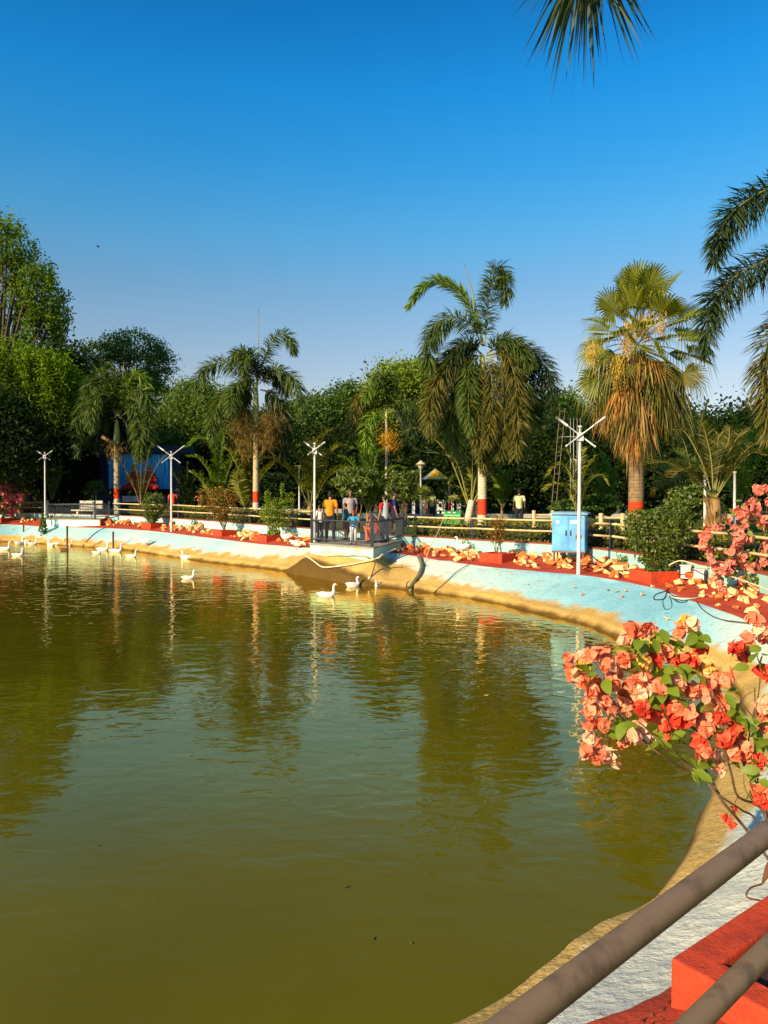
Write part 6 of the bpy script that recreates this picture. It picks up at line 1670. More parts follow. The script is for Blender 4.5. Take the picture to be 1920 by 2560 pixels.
# ------------------------------------------------------------------ geese
def goose_mesh(kind, mat):
    k = {'swim': [(-.40, .17, .012, .012), (-.33, .145, .05, .035), (-.20, .10, .115, .10), (-.05, .075, .145, .135), (.09, .085, .125, .125), (.18, .13, .085, .095), (.225, .20, .055, .06), (.235, .29, .040, .042), (.235, .38, .036, .038), (.25, .45, .042, .044), (.29, .475, .042, .042), (.325, .468, .028, .028)],
         'rest': [(-.36, .19, .012, .012), (-.30, .16, .05, .035), (-.19, .11, .12, .105), (-.04, .08, .15, .14), (.10, .09, .13, .125), (.17, .14, .085, .09), (.18, .20, .055, .055), (.155, .27, .042, .042), (.145, .33, .038, .04), (.165, .385, .044, .044), (.205, .40, .042, .042), (.24, .392, .028, .028)],
         'dip': [(-.36, .28, .012, .012), (-.30, .25, .05, .04), (-.19, .18, .11, .10), (-.05, .11, .14, .13), (.09, .08, .12, .12), (.18, .10, .085, .09), (.25, .15, .05, .055), (.31, .17, .040, .042), (.37, .14, .038, .038), (.41, .09, .042, .042), (.43, .05, .036, .036), (.44, .02, .026, .026)]}[kind]
    P = np.array([(a, 0, b) for a, b, _, _ in k]); ry = np.array([q[2] for q in k]); rz = np.array([q[3] for q in k])
    C = crom(P, 36); t_ = np.linspace(0, 1, len(k)); u = np.linspace(0, 1, 36)
    Ry = np.interp(u, t_, ry); Rz = np.interp(u, t_, rz)
    T = unit(np.gradient(C, axis=0)); S = np.tile((0, 1.0, 0), (36, 1)); U = np.cross(T, S)
    th = np.arange(14) * 2 * math.pi / 14
    V = C[:, None] + S[:, None] * (np.cos(th)[None, :, None] * Ry[:, None, None]) + U[:, None] * (np.sin(th)[None, :, None] * Rz[:, None, None])
    i = np.arange(35)[:, None] * 14; j = np.arange(14)[None]; k2 = (j + 1) % 14
    mb = MB(); mb.add(V.reshape(-1, 3), np.stack([i + j, i + k2, i + 14 + k2, i + 14 + j], -1).reshape(-1, 4))
    mb.F.append((np.array([list(range(14))]), 0)); mb.F.append((np.array([list(range(35 * 14, 36 * 14))[::-1]]), 0))
    hd, tip = C[-3], C[-1]; d = unit(tip - hd) * .9 + np.array((0, 0, -.15))
    w = MB()
    for sy in (-1, 1):           # folded wings, pointed towards the tail
        w.ball((-.09, sy * .10, k[3][1] + .055), (.20, .045, .075), 12, 7, rot=Matrix.Rotation(R(10 if kind != 'dip' else -12), 3, 'Y'))
        w.tube([(-.2, sy * .09, k[3][1] + .08), (-.30, sy * .055, k[3][1] + .09), (-.37, sy * .02, k[3][1] + .10)], [.05, .03, .008], 7)
    bk = MB(); bk.tube([tip - d * .012, tip + d * .03, tip + d * .075], [.027, .020, .008], 7)
    ey = MB()
    for sy in (-1, 1): ey.ball(C[-4] + np.array((.0, sy * .038, .012)), .008, 6, 5)
    return (mb.mesh('goose', mat, smooth=True), w.mesh('wing', mat, smooth=True), bk.mesh('beak', 'beak', smooth=True), ey.mesh('eye', EYEM))
GM = {}
def goose(label, loc, face, kind='swim', mat='goose', stand=False, s=1.0, name='goose', group='white geese on the pond'):
    if (kind, mat) not in GM: GM[(kind, mat)] = goose_mesh(kind, mat)
    me = GM[(kind, mat)]
    t = thing(name, label, 'goose' if name == 'goose' else 'duck', loc, group)
    t.rotation_euler = (0, 0, R(face)); s *= .76; t.scale = (s,) * 3
    z0 = .22 if stand else -.045
    for nm, m_ in zip(('body', 'wing', 'beak', 'eye'), me):
        o = bpy.data.objects.new(nm, m_); COL.objects.link(o); o.parent = t; o.location = (0, 0, z0)
    if stand:
        for sy in (-1, 1):
            lg = MB(); lg.tube([(-.02, sy * .06, .25), (-.03, sy * .06, .10), (-.01, sy * .06, .01)], [.022, .013, .012], 6); lg.add([(-.03, sy * .06 - .01, .008), (.09, sy * .06 - .05, .008), (.11, sy * .06, .008), (.09, sy * .06 + .05, .008), (-.03, sy * .06 + .01, .008)], np.array([(0, 1, 2, 3, 4)]))
            o = bpy.data.objects.new('leg', lg.mesh('leg', 'beak')); COL.objects.link(o); o.parent = t
    return t
def wat(px, py): return ground(px, py, WZ)
for px, py, f, k, s, lab in ((12, 1375, 0, 'swim', 1.15, 'white goose at the left edge swimming right'), (50, 1360, 40, 'rest', 1.1, 'white goose behind the leftmost stake, left of a pair'), (62, 1358, 160, 'rest', 1.1, 'white goose at the leftmost stake, right of a pair'),
    (82, 1361, 20, 'swim', .95, 'white goose alone between the left pair and the bench platform'), (45, 1390, 5, 'swim', .95, 'white goose nearest the camera in the left group'), (127, 1365, 160, 'rest', 1.1, 'plump white goose left of the middle stake'), (149, 1362, 10, 'swim', 1.0, 'white goose just left of the middle stake'),
    (178, 1364, 100, 'swim', .9, 'white goose right of the middle stake behind the duck'), (258, 1376, 0, 'swim', 1.15, 'white goose left of the right stake swimming right'), (243, 1384, 10, 'rest', .85, 'smaller white goose in front of the goose left of the right stake'), (291, 1380, -5, 'swim', 1.2, 'large white goose passing the right stake'),
    (329, 1393, 0, 'swim', .95, 'white goose right of the three stakes swimming right'), (465, 1397, 180, 'rest', 1.15, 'white goose swimming left close under the bank'), (472, 1447, 15, 'swim', .80, 'white goose alone in open water left of centre'),
    (866, 1452, 35, 'dip', .75, 'white goose reaching up the bank below the platform'), (884, 1466, 25, 'rest', .95, 'white goose with raised tail in the group below the platform'), (911, 1463, 5, 'swim', .7, 'white goose at the right of the pair below the platform corner'),
    (944, 1466, 250, 'swim', .72, 'white goose facing away at the right end of the group'), (818, 1491, 4, 'swim', .95, 'white goose swimming right in front of the platform')):
    goose(lab, wat(px, py), f, k, s=s)
goose('brown duck at the foot of the middle stake', wat(162, 1376), 0, 'rest', 'duck', name='duck', s=.95, group=None)
q, a_ = strip_pt(1156, .62); goose('tall white goose standing upright on the red strip left of the croton', q, 190, 'swim', stand=True, s=1.0, group='white geese standing on the bank')
q, a_ = strip_pt(716, .25); goose('white goose standing on the strip by the feathery bush', q, 160, 'swim', stand=True, s=.95, group='white geese standing on the bank')
q = bank_z(742, 1374); goose('pale goose preening on the slope left of the platform', q, 10, 'dip', stand=True, s=.95, group='white geese standing on the bank')
q = bank_z(368, 1366); goose('pale goose feeding on the far slope', q, 170, 'dip', stand=True, s=1.1, group='white geese standing on the bank')

# ------------------------------------------------------------------ flowering shrubs
def petals(mb, C, Dr, Nn, ln, wd, mi=0, cup=.25, curl=.35, nu=8, fold=.0, pt=.75):
    """Rounded petal or leaf blades: C base points, Dr directions, Nn face normals (arrays)."""
    n = len(C); u = np.linspace(0, 1, nu); v = np.array((-1, -.5, 0, .5, 1)) if fold == 0 else np.array((-1, 0, 1.0))
    S = np.cross(Dr, Nn)
    prof = np.sin(np.pi * np.clip(u, .0, 1) ** pt) ** .75; prof[0] = .10; prof[-1] = .02
    ax = u[None, :, None] * ln[:, None, None]
    P = C[:, None, None, :] + Dr[:, None, None, :] * ax[..., None] * 1.0
    P = P + S[:, None, None, :] * (wd[:, None, None] * prof[None, :, None] * v[None, None, :])[..., None]
    bendv = -(curl * ln[:, None, None] * (u ** 2)[None, :, None]) + cup * wd[:, None, None] * (prof[None, :, None]) * (np.abs(v) ** 1.6)[None, None, :] 
    if fold: bendv = bendv + fold * wd[:, None, None] * prof[None, :, None] * np.abs(v)[None, None, :]
    P = P + Nn[:, None, None, :] * bendv[..., None]
    m = len(v); V = P.reshape(-1, 3)
    i = np.arange(nu - 1)[:, None] * m; j = np.arange(m - 1)[None]
    F = np.stack([i + j, i + j + 1, i + m + j + 1, i + m + j], -1).reshape(-1, 4)
    F = (np.arange(n)[:, None, None] * (nu * m) + F[None]).reshape(-1, 4)
    mb.add(V, F, mi)

def flower_cluster(t, c, r, ln, n, mat, up=(0, 0, 1)):
    mb = MB(); d = unit(RNG.normal(size=(n, 3)) + np.array((-.15, -.25, .35)))
    base = np.asarray(c) + d * r * RNG.uniform(.15, .75, (n, 1))
    tang = perp(d); dr = unit(d * RNG.uniform(.25, .9, (n, 1)) + tang * .8 + np.array((0, 0, -.25)))
    nn = unit(d - dr * (d * dr).sum(1, keepdims=True))
    L = ln * RNG.uniform(.6, 1.1, n)
    petals(mb, base - dr * L[:, None] * .35, dr, nn, L, L * RNG.uniform(.34, .46, n), cup=.18, curl=RNG.uniform(.05, .4))
    return mb.build('flower_cluster', mat, t, smooth=True)

def leaf_part(t, c, ln, mat, d=None):
    mb = MB(); d = unit(np.asarray(d if d is not None else RNG.normal(size=3) * (1, 1, .5) + np.array((0, -.2, -.25)), float))[None]
    nn = unit(np.cross(perp(d), d)); nn = unit(np.where(nn[:, 2:] < 0, -nn, nn) + np.array((0, -.35, .5))); nn = unit(nn - d * (nn * d).sum(1, keepdims=True))
    petals(mb, np.asarray(c)[None], d, nn, np.array((ln,)), np.array((ln * .30,)), cup=0, curl=.22, nu=6, fold=.22, pt=.8)
    return mb.build('leaf', mat, t, smooth=True)

def stems(t, paths, D, r0, mat='twig'):
    for pts, rr in paths:
        P = np.array([at(x, y, (D[k] if isinstance(D, list) else D)) for k, (x, y) in enumerate(pts)])
        mb = MB(); C = crom(P, 20); C += RNG.normal(0, .004, C.shape); mb.tube(C, np.linspace(rr, rr * .3, 20), 6); mb.build('stem', mat, t, smooth=True)

# near coral shrub
DN = 3.45
O3 = (1370, 1500, .3315)
c3 = lambda x, y: (O3[0] + x * O3[2], O3[1] + y * O3[2])
root = at(2010, 2270, 3.25)
ns = thing('flowering_shrub', 'coral flowered shrub leaning over the water from the near planter', 'shrub', root)
spaths = [([(1850, 2050), (1510, 1750), (1350, 1560), (1180, 1350), (1050, 1290), (870, 1180), (740, 1080), (600, 930), (480, 820), (320, 680)], .0075),
          ([(1850, 2050), (1590, 1690), (1470, 1590), (1300, 1480), (1210, 1400), (1170, 1310), (900, 1130), (760, 990), (640, 880)], .006),
          ([(1850, 2050), (1650, 1650), (1560, 1540), (1430, 1480), (1380, 1300), (1330, 1150), (1220, 1050), (1100, 960), (1000, 900)], .0075),
          ([(1850, 2050), (1660, 1640), (1590, 1400), (1560, 1100), (1560, 900), (1560, 660)], .007), ([(1590, 1400), (1480, 1250), (1380, 1000), (1300, 800), (1180, 600), (1120, 400), (1060, 300)], .005),
          ([(1300, 1480), (1130, 1180), (960, 1010), (890, 850), (870, 700), (830, 560)], .005), ([(1180, 1350), (1000, 1200), (920, 960), (880, 830), (950, 780)], .004),
          ([(740, 1080), (600, 900), (450, 700), (420, 560), (330, 440)], .004), ([(890, 850), (760, 560), (690, 380)], .004), ([(480, 820), (400, 1000), (330, 1060)], .003), ([(480, 820), (440, 1010), (430, 1120)], .003),
          ([(1480, 1250), (1560, 820), (1640, 740)], .004), ([(1560, 1100), (1640, 1060), (1740, 1000)], .004), ([(1560, 900), (1470, 780), (1490, 720), (1560, 680)], .003), ([(1650, 1650), (1620, 1520), (1590, 1450)], .004),
          ([(1430, 1480), (1400, 1560), (1360, 1660)], .002), ([(1560, 900), (1600, 560), (1560, 350)], .004), ([(1560, 1540), (1480, 1400), (1490, 1200)], .003)]
for pts, rr in spaths:
    n = len(pts)
    P = np.array([at(*c3(x, y), DN + (.06 * math.sin(x * .013) if i else -.0)) for i, (x, y) in enumerate(pts)])
    if pts[0] == (1850, 2050): P[0] = root
    mb = MB(); C = crom(P, 26); mb.tube(C, np.linspace(rr, rr * .35, 26), 7); mb.build('stem', 'twig', ns, smooth=True)
clus = [(165, 460, 1), (190, 560, 1), (270, 420, 0), (330, 400, 1), (265, 480, 3), (240, 600, 1), (430, 400, 1), (450, 480, 1), (520, 500, 2), (500, 570, 1), (580, 450, 1), (630, 210, 1), (590, 280, 3), (680, 240, 1), (780, 220, 1), (1040, 150, 3), (640, 620, 1), (560, 720, 1), (480, 620, 1), (360, 620, 1), (850, 880, 1), (1300, 900, 4), (1000, 800, 1), (900, 820, 4), (1010, 230, 1), (1080, 190, 0), (1150, 350, 4),
        (860, 370, 1), (930, 420, 1), (990, 460, 4), (1080, 460, 4), (740, 480, 3), (800, 450, 4), (700, 560, 1), (330, 700, 1), (400, 680, 1), (310, 780, 3), (350, 850, 1), (320, 940, 1), (440, 790, 1), (430, 930, 1), (500, 830, 2), (590, 800, 2), (640, 770, 4), (700, 820, 4), (780, 840, 4), (680, 700, 2), (750, 680, 2), (730, 620, 3),
        (830, 640, 1), (960, 620, 0), (1010, 640, 1), (1090, 690, 1), (1180, 650, 1), (1210, 520, 3), (1210, 600, 0), (1290, 590, 1), (1340, 590, 1), (1270, 720, 1), (1310, 800, 1), (1180, 720, 0), (1060, 850, 1), (1130, 890, 1), (1220, 900, 1), (1180, 960, 1), (1000, 890, 4), (690, 960, 2), (720, 1040, 2), (660, 1020, 2), (890, 960, 4), (960, 930, 4),
        (1130, 1080, 4), (1170, 1150, 1), (1260, 1200, 0), (1290, 1270, 2), (1390, 980, 4), (1440, 980, 4), (1380, 1090, 1), (1400, 1170, 1), (1480, 1120, 1), (1530, 1180, 1), (1580, 1220, 4), (310, 1040, 3), (350, 1080, 1), (290, 1140, 1), (430, 1170, 2), (480, 1200, 2), (400, 1190, 1), (540, 1070, 1), (1330, 1050, 4),
        (1550, 150, 1), (1600, 230, 3), (1640, 280, 1), (1430, 360, 4), (1490, 300, 1), (1470, 420, 4), (1610, 540, 4), (1660, 560, 4), (1590, 830, 1), (1640, 800, 0), (1690, 900, 1), (1650, 960, 1), (1580, 1430, 1), (1640, 1420, 1), (1610, 1490, 4), (1690, 1450, 1), (1700, 250, 1), (1740, 380, 4), (1760, 850, 1), (1740, 1200, 1)]
mats_ = ['petal_pale', 'petal', 'petal_pale', 'petal_yellow', 'petal_red']
for x, y, k in clus:
    flower_cluster(ns, at(*c3(x + random.uniform(-8, 8), y + random.uniform(-8, 8)), DN + random.uniform(-.07, .07)), .043, .058, 21, mats_[k if k != 3 or random.random() < .5 else 2])
for x, y in ((1360, 1660), (1330, 1640), (1390, 1690), (1410, 1580), (900, 1030)):
    flower_cluster(ns, at(*c3(x, y), DN), .015, .035, 8, 'petal_red')
lf = [(270, 540), (350, 510), (300, 560), (390, 570), (400, 610), (640, 290), (690, 300), (760, 310), (800, 290), (860, 220), (880, 300), (900, 250), (1000, 330), (1060, 230), (1110, 240), (1140, 270), (1060, 350), (970, 330), (640, 400), (690, 390), (660, 450), (700, 430), (600, 380), (880, 510), (830, 540), (860, 580), (810, 600), (920, 530), (960, 500), (1020, 520), (1090, 520), (880, 690), (920, 670), (870, 740), (900, 750), (960, 740), (800, 770), (740, 790),
      (580, 920), (540, 900), (500, 940), (560, 960), (490, 1020), (530, 1020), (590, 1010), (450, 1000), (790, 1070), (850, 1100), (880, 1120), (830, 1060), (950, 960), (1030, 970), (1060, 960), (1040, 1000), (1000, 1030), (1100, 1000), (1130, 1010), (1080, 1220), (1120, 1250), (1060, 1190), (1100, 1280), (1180, 1240), (1200, 1230), (1280, 980), (1320, 980), (1350, 1000), (1400, 830), (1450, 840), (1480, 880), (1380, 880), (1420, 930), (1330, 860), (1430, 780), (1450, 1270), (1500, 1280), (1420, 1240),
      (1550, 380), (1580, 400), (1610, 360), (1640, 420), (1570, 440), (1600, 920), (1560, 950), (1620, 1010), (1650, 1050), (1560, 1020), (1600, 1280), (1640, 1240), (1620, 1320), (1560, 1260), (1660, 1300), (1530, 1480), (1540, 1430), (1600, 1550), (600, 680), (560, 650), (520, 700), (980, 300), (1130, 560), (1160, 850), (1350, 690), (1320, 640)]
for x, y in lf + [(a_ + random.randint(-60, 60), b_ + random.randint(-60, 60)) for a_, b_ in lf[::2]]:
    leaf_part(ns, at(*c3(x, y), DN + random.uniform(-.08, .05)), random.uniform(.06, .095), 'leaf_near')

# pink shrub on the strip at the right
DM = 13.4
O5 = (1420, 1050, .3014)
c5 = lambda x, y: (O5[0] + x * O5[2], O5[1] + y * O5[2])
rm = ground(1860, 1492, -.36); DM = rm[1]
ms_ = thing('flowering_shrub', 'tall salmon pink flowering shrub on the red strip at the right edge', 'shrub', rm)
for pts in ([(1500, 1480), (1440, 1330), (1300, 1150), (1180, 1000), (1150, 900)], [(1500, 1480), (1470, 1250), (1420, 1050), (1440, 900), (1500, 720), (1570, 580)], [(1500, 1480), (1540, 1280), (1580, 1100), (1640, 900), (1650, 700)], [(1500, 1480), (1400, 1420), (1300, 1400), (1250, 1320)], [(1420, 1050), (1300, 900), (1230, 850), (1330, 820)], [(1500, 1480), (1450, 1400), (1440, 1350)], [(1440, 900), (1450, 800), (1480, 720)]):
    P = np.array([at(*c5(x, y), DM + .15 * math.sin(x * .01)) for x, y in pts]); P[0] = rm if pts[0] == (1500, 1480) else P[0]
    mb = MB(); mb.tube(crom(P, 18), np.linspace(.022, .006, 18), 6); mb.build('stem', 'twig', ms_, smooth=True)
pk = [(1570, 560), (1640, 560), (1590, 600), (1530, 680), (1480, 710), (1560, 720), (1430, 780), (1500, 790), (1470, 760), (1570, 760), (1410, 740), (1590, 850), (1640, 890), (1620, 830), (1240, 870), (1330, 830), (1260, 910), (1150, 890), (1160, 960), (1120, 960), (1120, 1050), (1140, 1010), (1160, 1110), (1190, 1160), (1180, 1080), (1250, 1190), (1220, 1220), (1290, 1250), (1330, 1260), (1380, 890), (1410, 930), (1460, 900), (1450, 960), (1490, 1000), (1410, 1010), (1380, 1060), (1350, 1090), (1420, 1080), (1400, 1170), (1460, 1200), (1510, 1220), (1560, 1210), (1460, 1140), (1340, 1180), (1620, 1100), (1640, 1030), (1240, 1300), (1260, 1360), (1300, 1420), (1340, 1440), (1390, 1430), (1430, 1370), (1450, 1330), (1310, 1460), (1280, 1400), (1690, 620), (1700, 900), (1720, 1100), (1700, 1200), (1620, 1180), (1440, 820), (1290, 1230), (1370, 1440), (1660, 680), (1740, 750)]
for x, y in pk:
    flower_cluster(ms_, at(*c5(x, y), DM + random.uniform(-.35, .25)), .10, .14, 12, 'petal_far')
for k in range(110):
    x, y = random.choice(pk); leaf_part(ms_, at(*c5(x + random.gauss(25, 55), y + random.gauss(25, 45)), DM + random.uniform(-.2, .3)), random.uniform(.11, .17), 'leaf_bright')
# pink shrub at the far left
q = PL[5]; D = q[1]
sp = thing('flowering_shrub', 'pink flowering shrub at the left edge by the far fence', 'shrub', q)
for ex2_ in (-60, -20, 20, 45):
    mb = MB(); mb.tube(crom([q, (q + at(ex2_, 1250, D)) / 2 + np.array((.1, 0, .1)), at(ex2_, 1235, D)], 10), np.linspace(.05, .015, 10), 6); mb.build('stem', 'twig', sp, smooth=True)
for k in range(90):
    a = random.uniform(0, 6.28); rr = random.random() ** .5
    x, y = -10 + 66 * rr * math.cos(a), 1238 + 38 * rr * math.sin(a)
    flower_cluster(sp, at(x, y, D + random.uniform(-.9, .9)), .26, .34, 10, 'petal_pink')
for x, y in ((25, 1275), (38, 1272), (45, 1278), (30, 1283)):
    flower_cluster(sp, at(x, y, D - .5), .2, .3, 10, 'petal_pink')
mb = MB(); pts = np.array([at(random.gauss(-5, 40), random.gauss(1245, 22), D + random.uniform(-.8, .8)) for _ in range(500)]); leaf_quads(mb, pts, .3); mb.build('foliage', 'leaf_shrub', sp)

# ------------------------------------------------------------------ park furniture beyond the fence
def box_part(nm, c, s, rz, mat, t):
    mb = MB(); mb.box(c, s, rz); return mb.build(nm, mat, t)
bc = at(222, 1280, 44.2); bc[2] = PZ; bn = thing('bench', 'pale stone bench with a slab backrest on the far platform', 'bench', bc)
rz = math.atan2(*(rFR - rFL)[[1, 0]])
ca, sa = math.cos(rz), math.sin(rz)
bw = lambda x, y, z: bc + np.array((x * ca - y * sa, x * sa + y * ca, z))
box_part('seat', bw(-.15, -.1, .42), (1.75, .45, .08), rz, 'bench_stone', bn)
for k in range(3): box_part('backrest_plank', bw(0.05, .17, .58 + .165 * k), (1.65, .07, .155), rz, 'bench_stone', bn)
for sx in (-.62, .62): box_part('leg', bw(sx, -.05, .19), (.16, .40, .38), rz, 'bench_stone', bn)

# mural with two robed seated statues
m, nd, lk, out = newmat('waterfall_paint')
p = N(nd, 'ShaderNodeBsdfPrincipled', Roughness=0.6); tc = N(nd, 'ShaderNodeTexCoord'); mp = N(nd, 'ShaderNodeMapping'); mp.inputs['Scale'].default_value = (4.5, 1, .35); lk.new(tc.outputs['Object'], mp.inputs[0])
nz = N(nd, 'ShaderNodeTexNoise', Scale=1.6, Detail=6.0); lk.new(mp.outputs[0], nz.inputs['Vector'])
rp = ramp(nd, [(.34, (.01, .10, .34)), (.46, (.02, .34, .70)), (.58, (.14, .60, .80)), (.7, (.04, .42, .55))]); lk.new(nz.outputs[0], rp.inputs[0]); lk.new(rp.outputs[0], p.inputs['Base Color']); lk.new(p.outputs[0], out.inputs[0]); M['waterfall'] = m
DMU = 57
mc = at(352, 1180, DMU); g0 = gz(mc[0])
mu = thing('mural_wall', 'blue waterfall painted wall behind two seated red robed figures', 'wall', (mc[0], DMU, g0))
z_t, z_b = at(352, 1136, DMU)[2], at(352, 1222, DMU)[2]
wM = 160 * DMU / K
box_part('painted_panel', np.array((mc[0], DMU, (z_t + z_b) / 2)), (wM, .12, z_t - z_b), 0, 'waterfall', mu)
box_part('lintel', np.array((mc[0] + .6, DMU, z_t + .35)), (wM + 2.2, .5, .6), 0, 'navy_wall', mu)
for sx in (-1, 1): box_part('pillar', np.array((mc[0] + sx * (wM / 2 + .35), DMU, (z_t + g0) / 2)), (.5, .5, z_t - g0), 0, 'navy_wall', mu)
box_part('plinth', np.array((mc[0], DMU - 1.4, g0 + .62)), (wM * 1.05, 1.6, 1.24), 0, 'navy_wall', mu)
sg_y = DMU - 2.22
for x0, x1, y0, y1 in ((306, 346, 1240, 1254), (396, 408, 1242, 1255)):
    a, b = at(x0, y1, sg_y), at(x1, y0, sg_y)
    sgn = box_part('sign_board', (a + b) / 2, (b[0] - a[0], .03, b[2] - a[2]), 0, 'white_paint', mu)
    mb = MB()
    for k in range(3):
        w_ = (b[0] - a[0]) * (.55, .7, .4)[k]; mb.box((a + b) / 2 + np.array((-.05, -.018, .11 - .10 * k)), (w_, .004, .022))
    mb.build('lettering', 'slate_paint', sgn)
def statue(label, px, D, lit):
    c = at(px, 1226, D); t = thing('seated_statue', label, 'statue', c); t.scale = (1.2, 1.0, 1.2)
    b = MB(); b.ball((0, -.1, .22), (.62, .42, .24), 16, 10); b.ball((-.42, -.25, .18), (.28, .22, .18), 12, 8); b.ball((.42, -.25, .18), (.28, .22, .18), 12, 8)
    capsule(b, (0, 0, .3), (0, .02, .75), .34, .30, 14); capsule(b, (0, 0, .75), (0, .02, 1.0), .30, .24, 14); capsule(b, (.28, .0, 1.0), (.42, -.08, .62), .12, .12); capsule(b, (.42, -.08, .62), (.05, -.36, .48), .11, .09)
    put(fuse(b, 'robe', M['robe_red'], .03), 'robe', t)
    b = MB(); b.ball((0, 0, 1.42), (.15, .17, .20), 14, 10); b.ball((0, 0, 1.62), (.08, .08, .07), 10, 7); capsule(b, (0, 0, 1.12), (0, 0, 1.32), .10, .09); b.ball((0, -.17, 1.40), (.025, .035, .045), 8, 6)
    for sx in (-1, 1): b.ball((sx * .15, .0, 1.40), (.025, .05, .09), 8, 6)
    capsule(b, (-.26, 0, 1.02), (-.40, -.08, .62), .12, .10); capsule(b, (-.40, -.08, .62), (.0, -.38, .46), .10, .06)
    for k in range(4): capsule(b, (.0, -.38 - .02 * k, .46 + .01 * k), (.16, -.40 - .02 * k, .47), .022, .018, 6)
    put(fuse(b, 'figure', M['robe_orange'], .025), 'figure', t)
    return t
statue('left of two seated red robed statues, bare orange shoulder', 334, DMU - 1.3, 1)
statue('right of two seated red robed statues before the mural', 374, DMU - 1.25, 0)

# striped canopy
DC = 46
ap = at(1088, 1171, DC); zc = at(1088, 1198, DC)[2]; hs_ = 1.02
cv = thing('canopy', 'small pyramid canopy with orange, blue and grey panels on a post', 'canopy', (ap[0], DC, gz(ap[0])))
cor = [np.array((ap[0] + hs_ * math.cos(R(a)), DC + hs_ * math.sin(R(a)), zc)) for a in (-125, -35, 55, 145)]
for k, mt in enumerate(('orange_cloth', 'blue_cloth', 'grey_cloth', 'grey_cloth')):
    a, b = cor[k], cor[(k + 1) % 4]; dn = np.array((0, 0, -.03))
    mb = MB(); mid = (a + b) / 2 + np.array((0, 0, -.02))
    mb.add([a, mid, b, ap, a + dn, mid + dn, b + dn, ap + dn], np.array([(0, 1, 3), (1, 2, 3), (4, 7, 5), (5, 7, 6)])); mb.F.append((np.array([(8 - 8, 4, 5, 1), (1, 5, 6, 2)]), 0)); mb.build('panel', mt, cv)
for k in range(4):
    a, b = cor[k], cor[(k + 1) % 4]; bar(cv, a + np.array((0, 0, -.04)), b + np.array((0, 0, -.04)), .03, 'slate_paint', 'edge_bar')
pz = cor[1]; mb = MB(); mb.tube([(pz[0], pz[1], gz(pz[0]) - .1), (pz[0], pz[1], 1.3), (pz[0], pz[1], zc)], .09, 10); mb.build('post', trunk_mat('canopy_post_paint', (.24, .17, .11), (.2, .14, .09), .5 - gz(0) + .1, 1.0, rings=0.5, white=(.3, .22, .15)), cv, smooth=True)
pz = cor[3]; mb = MB(); mb.tube([(pz[0], pz[1], gz(pz[0]) - .1), (pz[0], pz[1], zc)], .05, 8); mb.build('post', 'pole_brown', cv, smooth=True)

# green litter bin on a stand
DB = 28.5; bq = np.array((at(1136, 1236, DB)[0], DB, .1)); bt = thing('litter_bin', 'green round topped litter bin on the lawn behind the fence', 'bin', bq)
z1 = at(0, 1277, DB)[2]; z0 = at(0, 1312, DB)[2]
mb = MB(); n = 12; th = np.linspace(0, math.pi, n); hw, hh2 = .27, z1 - z0
prof_ = [(-hw, 0), (hw, 0)] + [(hw * math.cos(a), hh2 - hw * .75 + hw * .75 * math.sin(a)) for a in th]
rzb = R(-25); ca, sa = math.cos(rzb), math.sin(rzb)
V = [(bq[0] + x * sa * -1 * 0 + (y_) * ca - x * sa, bq[1] + y_ * sa + x * ca, z0 + z) for y_ in (-.33, .33) for x, z in prof_]
m_ = len(prof_); F = [(i, (i + 1) % m_, m_ + (i + 1) % m_, m_ + i) for i in range(m_)]
mb.add(V, [np.array(F), np.array([list(range(m_))[::-1]]), np.array([list(range(m_, 2 * m_))])]); mb.build('body', 'bin_green', bt)
fl_ = np.array((bq[0] + .0, bq[1] - .0, 0))
box_part('flap', np.array((bq[0] + .335 * ca, bq[1] + .335 * sa, z0 + hh2 * .62)), (.012, .30, .16), rzb, 'slate_paint', bt)
for xx in (-.13, .07):
    nx, ny = math.sin(rzb), -math.cos(rzb)
    box_part('stencil_mark', np.array((bq[0] + xx * ca + nx * .205, bq[1] + xx * sa + ny * .205, z0 + hh2 - .065)), (.11, .012, .05), rzb, 'white_paint', bt)
for yy in (-.25, .25):
    mb = MB(); mb.tube([(bq[0] + yy * ca, bq[1] + yy * sa, 0), (bq[0] + yy * ca, bq[1] + yy * sa, z0)], .025, 6); mb.build('leg', 'bin_green', bt)

# white pavilion wall, kerb, timber fences, climbing ladder
DW = 56
wp = thing('pavilion', 'low white pavilion with pillars and dark openings behind the olive shirted man', 'building', np.array((at(1095, 1236, DW)[0], DW, .1)))
for x0, x1 in ((1031, 1037), (1058, 1066), (1092, 1098), (1103, 1113), (1128, 1134), (1142, 1152)):
    a, b = at(x0, 1284, DW), at(x1, 1251, DW); box_part('pillar', (a + b) / 2 * (1, 1, 0) + np.array((0, 0, (b[2] + .1) / 2)), (b[0] - a[0], .3, b[2] - .1), 0, 'white_paint', wp)
a, b = at(1090, 1258, DW), at(1114, 1250, DW); box_part('beam', (a + b) / 2 + (0, -.2, 0), (b[0] - a[0], .2, b[2] - a[2]), 0, 'white_paint', wp)
a, b = at(1090, 1276, DW), at(1112, 1268, DW); box_part('ledge', (a + b) / 2 + (0, -.2, 0), (b[0] - a[0], .2, b[2] - a[2]), 0, 'white_paint', wp)
a, b = at(1028, 1290, DW + .5), at(1154, 1254, DW + .5); box_part('openings_shade', (a + b) / 2, (b[0] - a[0], .2, b[2] - a[2]), 0, 'navy_wall', wp)  # dark panel, the shade inside the openings put into its colour
for k, (xa, xb, Dk) in enumerate(((-34, -3, 53), (-2, 22, 47))):
    mb = MB(); mb.box(((xa + xb) / 2, Dk, .22 if xa > -10 else .42), (xb - xa, .3, .3)); o = mb.build('kerb', 'path_stone', None); tag(o, kind='structure')
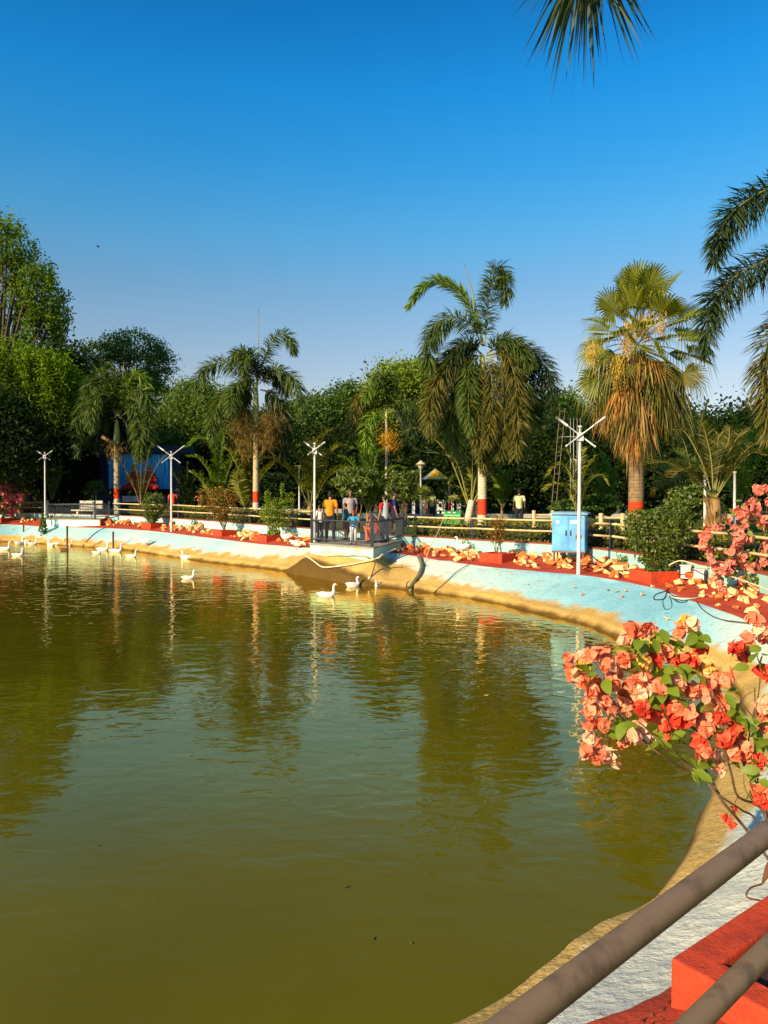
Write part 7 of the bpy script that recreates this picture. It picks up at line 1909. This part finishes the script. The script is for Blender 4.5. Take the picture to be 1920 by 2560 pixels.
for lab, xs, yt, yb, D in (('small timber fence of two posts left of the blue cabinet', (1335, 1382), 1276, 1306, 29), ('small timber fence behind the hedge right of the blue cabinet', (1503, 1557), 1283, 1318, 23)):
    P = [np.array((at(x, 1236, D)[0], D, lawn_z(x, D))) for x in xs]; t = thing('timber_fence', lab, 'fence', P[0])
    for q in P: mb = MB(); mb.tube([q - (0, 0, .1), (q[0], q[1], at(0, yt, D)[2])], .07, 8); mb.build('post', 'rail_paint', t)
    zz = at(0, yt + 12, D)[2]; bar(t, (P[0][0], D, zz), (P[1][0], D, zz), .04, 'rail_paint')
DL = 38
ld = thing('ladder', 'tall thin white ladder leaning among the trees left of the fan palm', 'ladder', at(1382, 1284, DL))
A0, A1, B0, B1 = at(1377, 1290, DL), at(1400, 1020, DL + 1), at(1388, 1290, DL), at(1413, 1020, DL + 1)
bar(ld, A0, A1, .013, 'pole_brown', 'side_rail', 6); bar(ld, B0, B1, .013, 'pole_brown', 'side_rail', 6)
for u in np.linspace(.05, .97, 12): bar(ld, A0 + (A1 - A0) * u, B0 + (B1 - B0) * u, .010, 'pole_brown', 'rung', 5)
cf = thing('climbing_frame', 'thin white pipe frame behind the fourth lamp post', 'frame', at(1436, 1290, 39))
for x in (1426, 1434, 1443, 1451): bar(cf, at(x, 1292, 39), at(x, 1045, 39), .013, 'white_paint', 'upright', 6)
for y, x0, x1 in ((1092, 1398, 1456), (1150, 1426, 1475)): bar(cf, at(x0, y, 38.9), at(x1, y, 38.9), .013, 'white_paint', 'crossbar', 6)

# bird in the sky
bq = at(246, 617, 110)
bd = MB(); bd.tube([bq + (-.28, 0, .0), bq + (-.1, 0, .03), bq + (.1, 0, .02), bq + (.22, 0, .0)], [.02, .07, .07, .02], 7)
for sy in (-1, 1):
    bd.add([bq + (-.08, 0, .03), bq + (.10, 0, .03), bq + (-.02, sy * .30, .18), bq + (-.15, sy * .28, .17), bq + (-.22, sy * .66, .06)], np.array([(0, 1, 2, 3)])); bd.F.append((np.array([(3, 2, 4)]) + bd.n - 5, 0))
o = bd.build('bird', 'black', None, loc=bq); tag(o, 'small dark bird flying in the clear sky at left', 'bird')

for o in bpy.data.objects:
    if o.name.split('.')[0] in ('fruit_cluster', 'flower_spray', 'foliage', 'flower') and o.parent is not None:
        o['kind'] = 'stuff'
